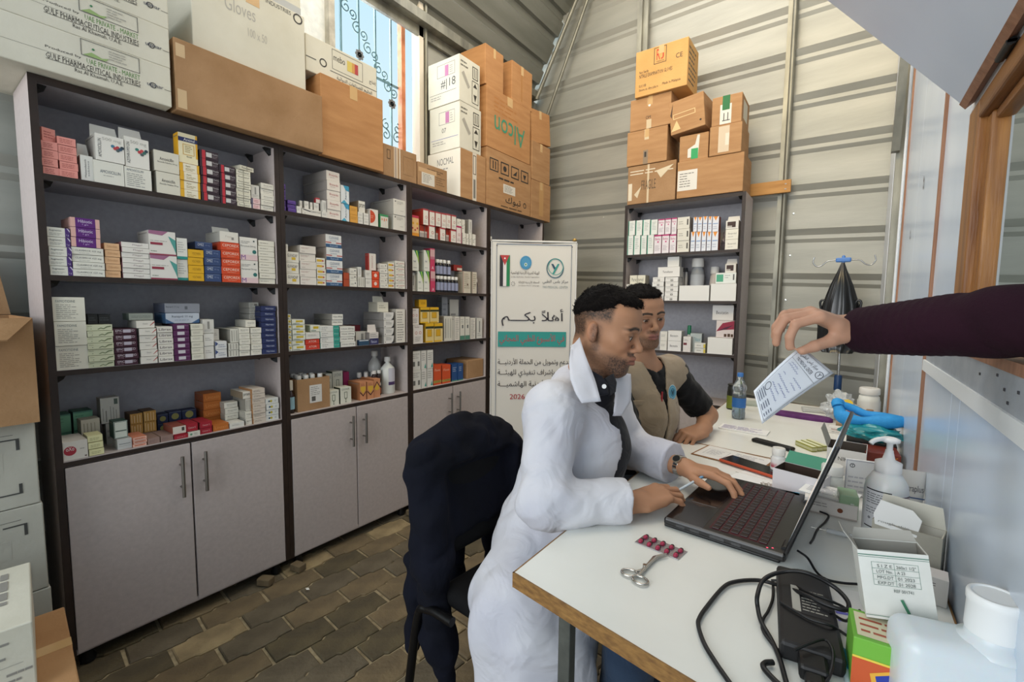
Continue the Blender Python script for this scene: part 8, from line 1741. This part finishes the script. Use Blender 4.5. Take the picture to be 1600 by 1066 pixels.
# watch on the left wrist, pen in the right hand
ax_ = (lwr - lel) / np.linalg.norm(lwr - lel); wc = Vector(lwr - ax_ * .012); a_ = Vector(ax_); u_ = a_.orthogonal().normalized(); w_ = a_.cross(u_)
wt = empty('wrist_watch', 'steel bracelet watch on the left wrist of the man in white', 'watch', (0, 0, 0))
n_ = 22
for i in range(n_):
    t = 2 * PI * i / n_; r_ = .0285; c_ = wc + u_ * r_ * math.cos(t) + w_ * r_ * math.sin(t); Tm = Matrix.Translation(c_) @ Matrix((a_, (u_ * -math.sin(t) + w_ * math.cos(t)), (u_ * math.cos(t) + w_ * math.sin(t)))).transposed().to_4x4()
    b = MB(); b.cbox(-.0075, .0075, -.0036, .0036, -.0012, .0016, CHR, .0006, T=Tm); b.build('bracelet_link', wt)
up_ = Vector((-.35, -.55, .75)); up_ = (up_ - a_ * up_.dot(a_)).normalized(); b = MB(); b.cyl(wc + up_ * .028, wc + up_ * .035, .013, .0125, CHR, 20); b.cyl(wc + up_ * .035, wc + up_ * .0355, .0105, .0105, M('1a1c20', .1), 20); b.build('watch_case', wt)
pe = MB(); k0 = Vector(RHF.w((.085, .012, -.030))); k1 = Vector(PX(1098, 745, 1.255)); dr = (k1 - k0).normalized(); pe.cyl(k0 - dr * .05, k1 - dr * .012, .0036, .0036, M('b9c4cc', .3), 10); pe.cyl(k1 - dr * .018, k1, .0040, .0036, M('6fa0c4', .35), 12)
pe.build('blue_pen', label='blue ended pen held in the right hand of the man in white', cat='pen')

# ================================================================== young man in the beige vest
H2 = Frame((-.617, 1.684, 1.182), (.76, -.64, -.13), (-.02, -.12, 1)); S2 = .95
n2 = V_(-.630, 1.728, .990); r2 = V_(-.690, 1.575, .940); l2 = V_(-.555, 1.865, .955); c2 = V_(-.640, 1.735, .82); p2 = V_(-.690, 1.76, .52); le2 = V_(-.440, 2.015, .765); lw2 = V_(-.425, 1.865, .738); re2 = V_(-.60, 1.56, .72); rw2 = V_(-.56, 1.68, .64)
yng = empty('person', 'seated young man in a beige vest over a black shirt, looking down at the desk', 'person', (0, 0, 0))
LH2 = Frame(lw2, (-.045, -.115, -.012), (.25, 0, 1))
g2, t2 = hand_groups(LH2, thumb=-1, s=.98, curl=((46, 52, 30), (46, 56, 32), (48, 56, 32), (50, 52, 30)), spread=(3, 1, -2, -5), thumb_dir=(.80, .42, -.35), thumb_bend=.1)
body2 = head_groups(H2, S2, neck_to=n2, nose=.6, jaw=1.0, slit=.0026) + [dict(p=[cap(p2, c2, .12, .115), cap(c2, n2 - V_(.01, 0, .02), .11, .072), cap(r2, l2, .050, .050)], k=.06, K=.03), dict(p=[cap(l2, le2, .046, .041), cap(le2, lw2, .039, .026)], k=.012, K=.03), dict(p=[cap(r2, re2, .046, .038), cap(re2, rw2, .036, .025)], k=.01, K=.03)] + g2
body2 += [dict(p=[cap(p2 + V_(0, s_ * .09, -.02), V_(-.40, 1.72 + s_ * .09, .50), .078, .055), cap(V_(-.40, 1.72 + s_ * .09, .50), V_(-.42, 1.72 + s_ * .09, .09), .052, .036), cap(V_(-.44, 1.72 + s_ * .09, .045), V_(-.29, 1.72 + s_ * .1, .035), .038, .030)], k=.015, K=.03) for s_ in (-1, 1)]
bd2 = put('body', sculpt_mesh('body', sculpt(body2, (-.92, 1.38, 0), (-.26, 2.12, 1.34), .0032, 1), SKIN1, skin_tint(H2, S2, (.375, .198, .118), .60, lips=(.30, .12, .10), beard_line=-.062, brow=1.3, fade=False)), yng)
nails(yng, t2, LH2); add_eyes(H2, S2, yng, look=(1, .05, -.30))
w = lambda *p: H2.w(np.array(p) * S2)
h2 = [dict(p=[ell(w(-.014, 0, .044), np.array((.094, .081, .086)) * S2, H2), ell(w(.045, 0, .085), np.array((.045, .054, .030)) * S2, H2), ell(w(-.030, 0, .0), np.array((.080, .080, .060)) * S2, H2), cap(w(.008, .072, .03), w(.010, .074, .012), .006), cap(w(.008, -.072, .03), w(.010, -.074, .012), .006)], k=.02), hair_noise(H2, S2, .0024, 150, 6),
      hair_cut(H2, S2, [(-.12, -.045), (-.07, -.045), (-.045, -.010), (-.030, .030), (-.005, .030), (.0, .010), (.022, .010), (.026, .045), (.048, .066), (.055, .076), (.10, .070)])]
strands(put('hair', sculpt_mesh('hair', sculpt(h2, H2.o - .17, H2.o + .17, .0025, 1), HAIR), yng), H2, 2600, .012, 4, .0)
# black T-shirt
F2 = V_(.88, -.42, -.16); F2 /= np.linalg.norm(F2); L2 = np.cross((0, 0, 1), F2); L2 /= np.linalg.norm(L2)
el_cut = l2 + (le2 - l2) * .80
ts = [dict(p=[cap(p2, c2, .135, .130), cap(c2, n2 + V_(-.006, 0, -.035), .124, .080), cap(r2, l2, .060, .060)], k=.05, K=.03), dict(p=[cap(l2 - L2 * .012, le2, .062, .060)], clip=[(el_cut, le2 - l2)], K=.035), dict(p=[cap(r2, re2, .066, .058)], clip=[(r2 + (re2 - r2) * .75, re2 - r2)], K=.035), lambda f, P: f + .003 * ridged(P, 33, 24), dict(op='-', p=[cap(n2 + V_(.012, 0, .0), n2 + V_(.035, -.005, .09), .066, .075)], K=.006)]
TSM = cloth('black_jersey', '08080a', '0e0e11', .85, .3, 14, .1)
put('t_shirt', sculpt_mesh('t_shirt', sculpt(ts, (-.92, 1.40, .38), (-.30, 2.10, 1.08), .005, 1), TSM), yng)
# beige vest: sleeveless shell with a deep V
def vest_cut(f, P):
    f = np.maximum(f, -(f + .010)); r_ = P - c2; u = r_ @ F2; v = r_ @ L2; z = P[:, 2]; wd = np.interp(z, [.40, .60, .70, .78, .86, .93, 1.0], [.045, .028, .008, .004, .005, .032, .056]); c = np.maximum(np.abs(v - .004) - wd, -(u - .0)); f = np.maximum(f, -c)
    nk = np.linalg.norm(P - (n2 + V_(.004, 0, .025)), axis=1) - .074; f = -smin(-f, nk, .004)
    for a, e in ((l2, le2), (r2, re2)):
        d = (e - a) / np.linalg.norm(e - a); o_ = a + d * .012 + L2 * (.008 if a is l2 else -.008); q = P - o_; t = q @ (d * .45 + L2 * (.89 if a is l2 else -.89)); f = np.maximum(f, t - .068)
    return np.maximum(f, .50 - z)
vs = [dict(p=[cap(p2, c2, .156, .152), cap(c2, n2 + V_(-.012, 0, -.045), .140, .088), cap(r2 + V_(.01, .02, 0), l2 + V_(-.005, -.010, 0), .075, .075)], k=.05, K=.03), lambda f, P: f + .0035 * ridged(P, 13, 17) + .0015 * folds(P, 14, 40), vest_cut]
VM = cloth('beige_vest_cotton', '857662', '958672', .85, .35, 14, .15, .2, 450)
put('vest', sculpt_mesh('vest', sculpt(vs, (-.95, 1.42, .46), (-.36, 2.05, 1.08), .0045, 1), VM), yng)
vest_o = [o for o in bpy.data.objects if o.name.startswith('vest')][0]
pc, pn_ = on_surface(vest_o, 1048, 613); pn_ = (pn_ + Vector(F2)).normalized(); uu = Vector((0, 0, 1)).cross(pn_).normalized(); ww = pn_.cross(uu)
b = MB()
for r_, col, o_ in ((.0265, 'c9d3d6', .007), (.0245, '4f93ad', .0075), (.0185, '8fb9c4', .008), (.0165, '3f7f98', .0085)): b.disc(pc + pn_ * o_, uu * r_, ww * r_ * 1.08, M(col), 26)
b.add([pc + pn_ * .009 + uu * x + ww * y for x, y in ((-.010, .009), (-.005, .009), (0, 0), (.005, .009), (.010, .009), (.002, -.010), (-.002, -.010))], [(0, 6, 2), (0, 2, 1), (2, 5, 4), (2, 4, 3), (6, 5, 2)], M('1f3f4a')); b.build('emblem', yng, label='round blue printed emblem')
b = MB(); tc_ = pc + pn_ * .009
b.text(ar('الهيئة الخيرية'), tc_ - uu * .027 - ww * .046, uu * .054, ww * .010, M('4c463c'), .004, False); b.text('JORDAN HASHEMITE', tc_ - uu * .027 - ww * .053, uu * .054, ww * .004, M('4c463c'), .0, False); b.text(ar('الحملة الأردنية'), tc_ - uu * .027 - ww * .071, uu * .054, ww * .013, M('3f3a32'), .004, False); b.text('RELIEF', tc_ - uu * .018 - ww * .080, uu * .036, ww * .004, M('4c463c'), .0, False); b.build('printing', yng)
pk, pkn = on_surface(vest_o, 1032, 618); b = MB(); b.cyl(pk + Vector(F2) * .006 - Vector((0, 0, .035)), pk + Vector(F2) * .008 + Vector((0, 0, .016)), .0035, .0035, M('8f1f28', .4), 8); b.build('red_pen', label='red pen clipped upright on the beige vest', cat='pen')
po, pno = on_surface(vest_o, 996, 628); pno = (pno + Vector(F2)).normalized(); uu = Vector((0, 0, 1)).cross(pno).normalized(); ww = pno.cross(uu)
b = MB(); T = Matrix.Translation(po) @ Matrix((uu, ww, pno)).transposed().to_4x4(); b.cbox(-.030, .030, -.055, .0, -.002, .006, VM, .003, T=T); b.cbox(-.032, .032, -.012, .006, .0, .009, VM, .003, T=T); b.build('pocket', yng)
jn2 = [dict(p=[cap(p2 + V_(0, s_ * .09, -.02), V_(-.40, 1.72 + s_ * .09, .50), .088, .072), cap(V_(-.40, 1.72 + s_ * .09, .50), V_(-.42, 1.72 + s_ * .09, .09), .068, .055)], k=.015, K=.03) for s_ in (-1, 1)]
put('trousers', sculpt_mesh('trousers', sculpt(jn2, (-.92, 1.48, .02), (-.24, 2.0, .66), .008, 1), cloth('grey_trousers', '3a3f46', '474c54', .85, .3, 14, .1), None), yng)

# ================================================================== visitor's arm through the service window
va = empty('person', 'arm of a visitor in a ribbed dark plum sleeve reaching through the service window', 'person', (0, 0, 0))
vw = PX(1336, 517, .80); vk = PX(1280, 494, .80)
VF = Frame(vw, (vk - vw) + V_(0, 0, .0), V_(-.25, -.40, 1.0))
tip = PX(1262, 545, .815)
g3, t3 = hand_groups(VF, thumb=1, s=.92, curl=((40, 58, 22), (34, 58, 24), (30, 58, 26), (28, 56, 26)), spread=(2, 0, -4, -8), thumb_dir=(.74, .26, -.62), thumb_bend=.03)
elb = V_(.42, .64, 1.245)
arm = g3 + [dict(p=[cap(vw, vw + (elb - vw) * .5, .026, .036), cap(vw + (elb - vw) * .5, elb, .036, .044)], k=.01, K=.015)]
put('body', sculpt_mesh('body', sculpt(arm, np.minimum(vw, np.minimum(elb, vk)) - .14, np.maximum(vw, np.maximum(elb, vk)) + .12, .0025, 1), SKIN1, lambda P: np.repeat(np.array((.46, .25, .165))[None], len(P), 0) * (1 + .05 * folds(P, 3, 40)[:, None])), va)
nails(va, t3[:4], VF, col='d0a898')
PLUM = cloth('plum_ribbed_knit', '1c0713', '270c1b', .9, .25, 12, .0, .4, 300)
dirv = (elb - vw) / np.linalg.norm(elb - vw); cu = vw + dirv * .006
def ribs(f, P): s_ = (P - cu) @ dirv; return f + .0016 * np.sin(s_ * 2 * PI / .013) * .5 * smoothstep(.20, .10, s_) + .004 * ridged(P, 17, 13) * smoothstep(.10, .2, s_)
sl = [dict(p=[cap(cu - dirv * .02, vw + (elb - vw) * .55, .0385, .052), cap(vw + (elb - vw) * .55, elb, .052, .062), cap(elb, elb + V_(.18, -.12, .12), .062, .075)], k=.02, clip=[(cu, -dirv)], K=.01), ribs, lambda f, P: np.maximum(f, -(f + .006)) if True else f]
put('sleeve', sculpt_mesh('sleeve', sculpt(sl, np.minimum(cu, elb + V_(0, -.12, 0)) - .12, np.maximum(cu, elb + V_(.18, 0, .12)) + .12, .0032, 1), PLUM), va)
# prescription held by the visitor
pa, pb, pc_, pd = [PX(x, y, d_) for x, y, d_ in ((1252, 541, .806), (1303, 583, .812), (1190, 664, .800), (1176, 614, .790))]
b = MB(); NI, NJ = 8, 14; v = []
for j in range(NJ + 1):
    for i in range(NI + 1): s_, t = i / NI, j / NJ; p = (pa * (1 - s_) + pb * s_) * (1 - t) + (pd * (1 - s_) + pc_ * s_) * t; v.append(tuple(p + VF.R[2] * .012 * math.sin(PI * t * .9) * (1 - .5 * s_)))
PAPM = M('e6e8ee', .6, name='prescription_paper')
b.add(v, [((j + 1) * (NI + 1) + i, (j + 1) * (NI + 1) + i + 1, j * (NI + 1) + i + 1, j * (NI + 1) + i) for j in range(NJ) for i in range(NI)], PAPM, True)
pp = b.build('prescription_sheet', label='white prescription slip with handwriting held out by the visitor', cat='paper')
so = pp.modifiers.new('t', 'SOLIDIFY'); so.thickness = .0004
def onp(s_, t, off=.0007):
    p = (pa * (1 - s_) + pb * s_) * (1 - t) + (pd * (1 - s_) + pc_ * s_) * t + VF.R[2] * .012 * math.sin(PI * t * .9) * (1 - .5 * s_); nn = np.cross(pb - pa, pa - pd); nn /= np.linalg.norm(nn); return Vector(p + nn * off * (1 if nn @ (CAMO - p) > 0 else -1))
b = MB(); INKB = M('5a62a0'); INKD = M('3a3d4a')
def bt3(s, s0, s1, t0, t1, m):
    vv, ff, a = text_geo(s, 0); b.add([onp(s0 + (s1 - s0) * q[0], t1 + (t0 - t1) * q[1]) for q in vv], ff, m)
bt3(ar('مركز ياس الطبي'), .16, .70, .08, .17, INKD); bt3('YAS MEDICAL CENTER', .16, .70, .19, .25, INKD)
cc = onp(.84, .16); 
b.add([onp(.84 + .10 * k_ * math.cos(a), .16 + .055 * k_ * math.sin(a)) for k_ in (1, .86) for a in [2 * PI * i / 24 for i in range(24)]], [(i, (i + 1) % 24, 24 + (i + 1) % 24, 24 + i) for i in range(24)], INKD); bt3('Y', .80, .88, .13, .19, INKD)
for y0 in (.28, .975, .035): b.add([onp(q, y0 + e) for e in (0, .004) for q in [.06 + .88 * i / 8 for i in range(9)]], [(i, i + 1, 10 + i, 9 + i) for i in range(8)], INKD)
for x0 in (.06, .935): b.add([onp(x0 + e, q) for e in (0, .006) for q in [.04 + .935 * i / 10 for i in range(11)]], [(i, i + 1, 12 + i, 11 + i) for i in range(10)], INKD)
rr = random.Random(8)
for (y0, x0, x1) in ((.33, .15, .4), (.38, .12, .5), (.45, .5, .85), (.52, .2, .3), (.52, .55, .8), (.60, .15, .75), (.66, .35, .8), (.72, .2, .6), (.78, .3, .7)):
    n = int((x1 - x0) * 50); y = y0
    pts = [(x0 + (x1 - x0) * i / n, y0 + .012 * math.sin(i * 1.9 + rr.random()) * rr.uniform(.4, 1.2)) for i in range(n + 1)]
    b.add([onp(p[0], p[1] + e) for e in (0, .006) for p in pts], [(i, i + 1, n + 2 + i, n + 1 + i) for i in range(n)], INKB)
b.add([onp(.2 + .09 * k_ * math.cos(a), .80 + .05 * k_ * math.sin(a)) for k_ in (1, .86) for a in [2 * PI * i / 24 for i in range(24)]], [(i, (i + 1) % 24, 24 + (i + 1) % 24, 24 + i) for i in range(24)], INKD)
for y0 in (.86, .89, .92, .95): b.add([onp(q, y0 + e) for e in (0, .010) for q in [.10 + .75 * i / 8 for i in range(9)]], [(i, i + 1, 10 + i, 9 + i) for i in (0, 1, 2, 4, 5, 7)], M('6a6e80'))
b.build('printing', pp)

# ================================================================== chair with a navy jacket over its back
cB = Vector((-.865, .99, 0))       # along the back, towards the camera
chf = Vector((.995, -.08, 0)).normalized()
chr_ = empty('chair', 'black padded chair on dark tube legs behind the man in white', 'chair', (cB.x, cB.y, 0))
CF = Frame((cB.x, cB.y, 0), (chf.x, chf.y, 0), (0, 0, 1))
BF = cloth('black_upholstery', '08080a', '0e0e11', .85, .15, 10, .0)
def cput(nm, me): o = put(nm, me, chr_); o.location = (-cB.x, -cB.y, 0); return o
backf = Frame(CF.w((-.01, 0, .68)), CF.d((1, 0, .16)), (0, 0, 1))
cput('backrest', sculpt_mesh('backrest', sculpt([dict(p=[box(backf.w((0, 0, 0)), (.025, .19, .16), .022, backf), ell(backf.w((0, 0, .10)), (.03, .17, .10), backf)], k=.03)], CF.w((0, 0, .68)) - .3, CF.w((0, 0, .68)) + .3, .007, 1), BF))
seatf = Frame(CF.w((.20, .02, .430)), CF.d((1, 0, 0)), (0, 0, 1))
cput('seat', sculpt_mesh('seat', sculpt([dict(p=[box(seatf.o, (.18, .165, .028), .026, seatf)], k=.01)], seatf.o - .33, seatf.o + .33, .007, 1), BF))
TUBE = M('0e0e10', .35, .3, name='black_tube')
for sy in (-1, 1):
    b = MB(); b.tube([Vector(q) - Vector((cB.x, cB.y, 0)) for q in spline([tuple(CF.w((-.075, sy * .19, 0))), tuple(CF.w((-.01, sy * .19, .36))), tuple(CF.w((.03, sy * .185, .41))), tuple(CF.w((.12, sy * .18, .415)))], 6)], .0125, TUBE, 10); b.build('leg', chr_)
    b = MB(); b.tube([Vector(q) - Vector((cB.x, cB.y, 0)) for q in spline([tuple(CF.w((.30, .02 + sy * .10, 0))), tuple(CF.w((.29, .02 + sy * .10, .34))), tuple(CF.w((.26, .02 + sy * .11, .395))), tuple(CF.w((.16, .02 + sy * .12, .405)))], 6)], .0125, TUBE, 10); b.build('leg', chr_)
    b = MB(); b.tube([Vector(q) - Vector((cB.x, cB.y, 0)) for q in spline([tuple(CF.w((.05, sy * .17, .41))), tuple(CF.w((-.02, sy * .17, .45))), tuple(CF.w((-.03, sy * .165, .60)))], 6)], .011, TUBE, 10); b.build('back_support', chr_)
def jacket():
    # shell over the top of the backrest, hanging down behind and at the near side
    top = [dict(p=[box(backf.w((-.005, 0, .02)), (.050, .188, .145), .05, backf), ell(backf.w((0, 0, .12)), (.060, .20, .10), backf)], k=.05, K=.03),
           dict(p=[cap(CF.w((-.02, -.15, .75)), CF.w((.01, -.155, .52)), .045, .048), cap(CF.w((.01, -.155, .52)), CF.w((.035, -.15, .30)), .048, .042), cap(CF.w((.035, -.15, .30)), CF.w((.065, -.13, .12)), .040, .022)], k=.04, K=.04),
           dict(p=[cap(CF.w((-.055, -.16, .5)), CF.w((-.06, -.17, .25)), .03, .022), cap(CF.w((-.055, .0, .6)), CF.w((-.06, .0, .35)), .03, .022), cap(CF.w((-.05, .14, .6)), CF.w((-.05, .14, .35)), .03, .022)], k=.10, K=.05),
           dict(p=[cap(CF.w((.0, .18, .76)), CF.w((.01, .195, .56)), .045, .04)], K=.04),
           lambda f, P: f + .007 * ridged(P, 27, 18) + .003 * folds(P, 28, 26),
           dict(op='-', p=[box(backf.w((.075, .02, -.02)), (.045, .145, .115), .035, backf)], K=.010)]
    return top
JM = cloth('navy_jacket_wool', '060812', '0a0d1b', .9, .3, 12, .0)
o = put('navy_jacket', sculpt_mesh('navy_jacket', sculpt(jacket(), CF.w((0, 0, .5)) - V_(.36, .36, .42), CF.w((0, 0, .5)) + V_(.36, .36, .42), .005, 1), JM), label='navy jacket draped over the back of the black chair', cat='jacket')
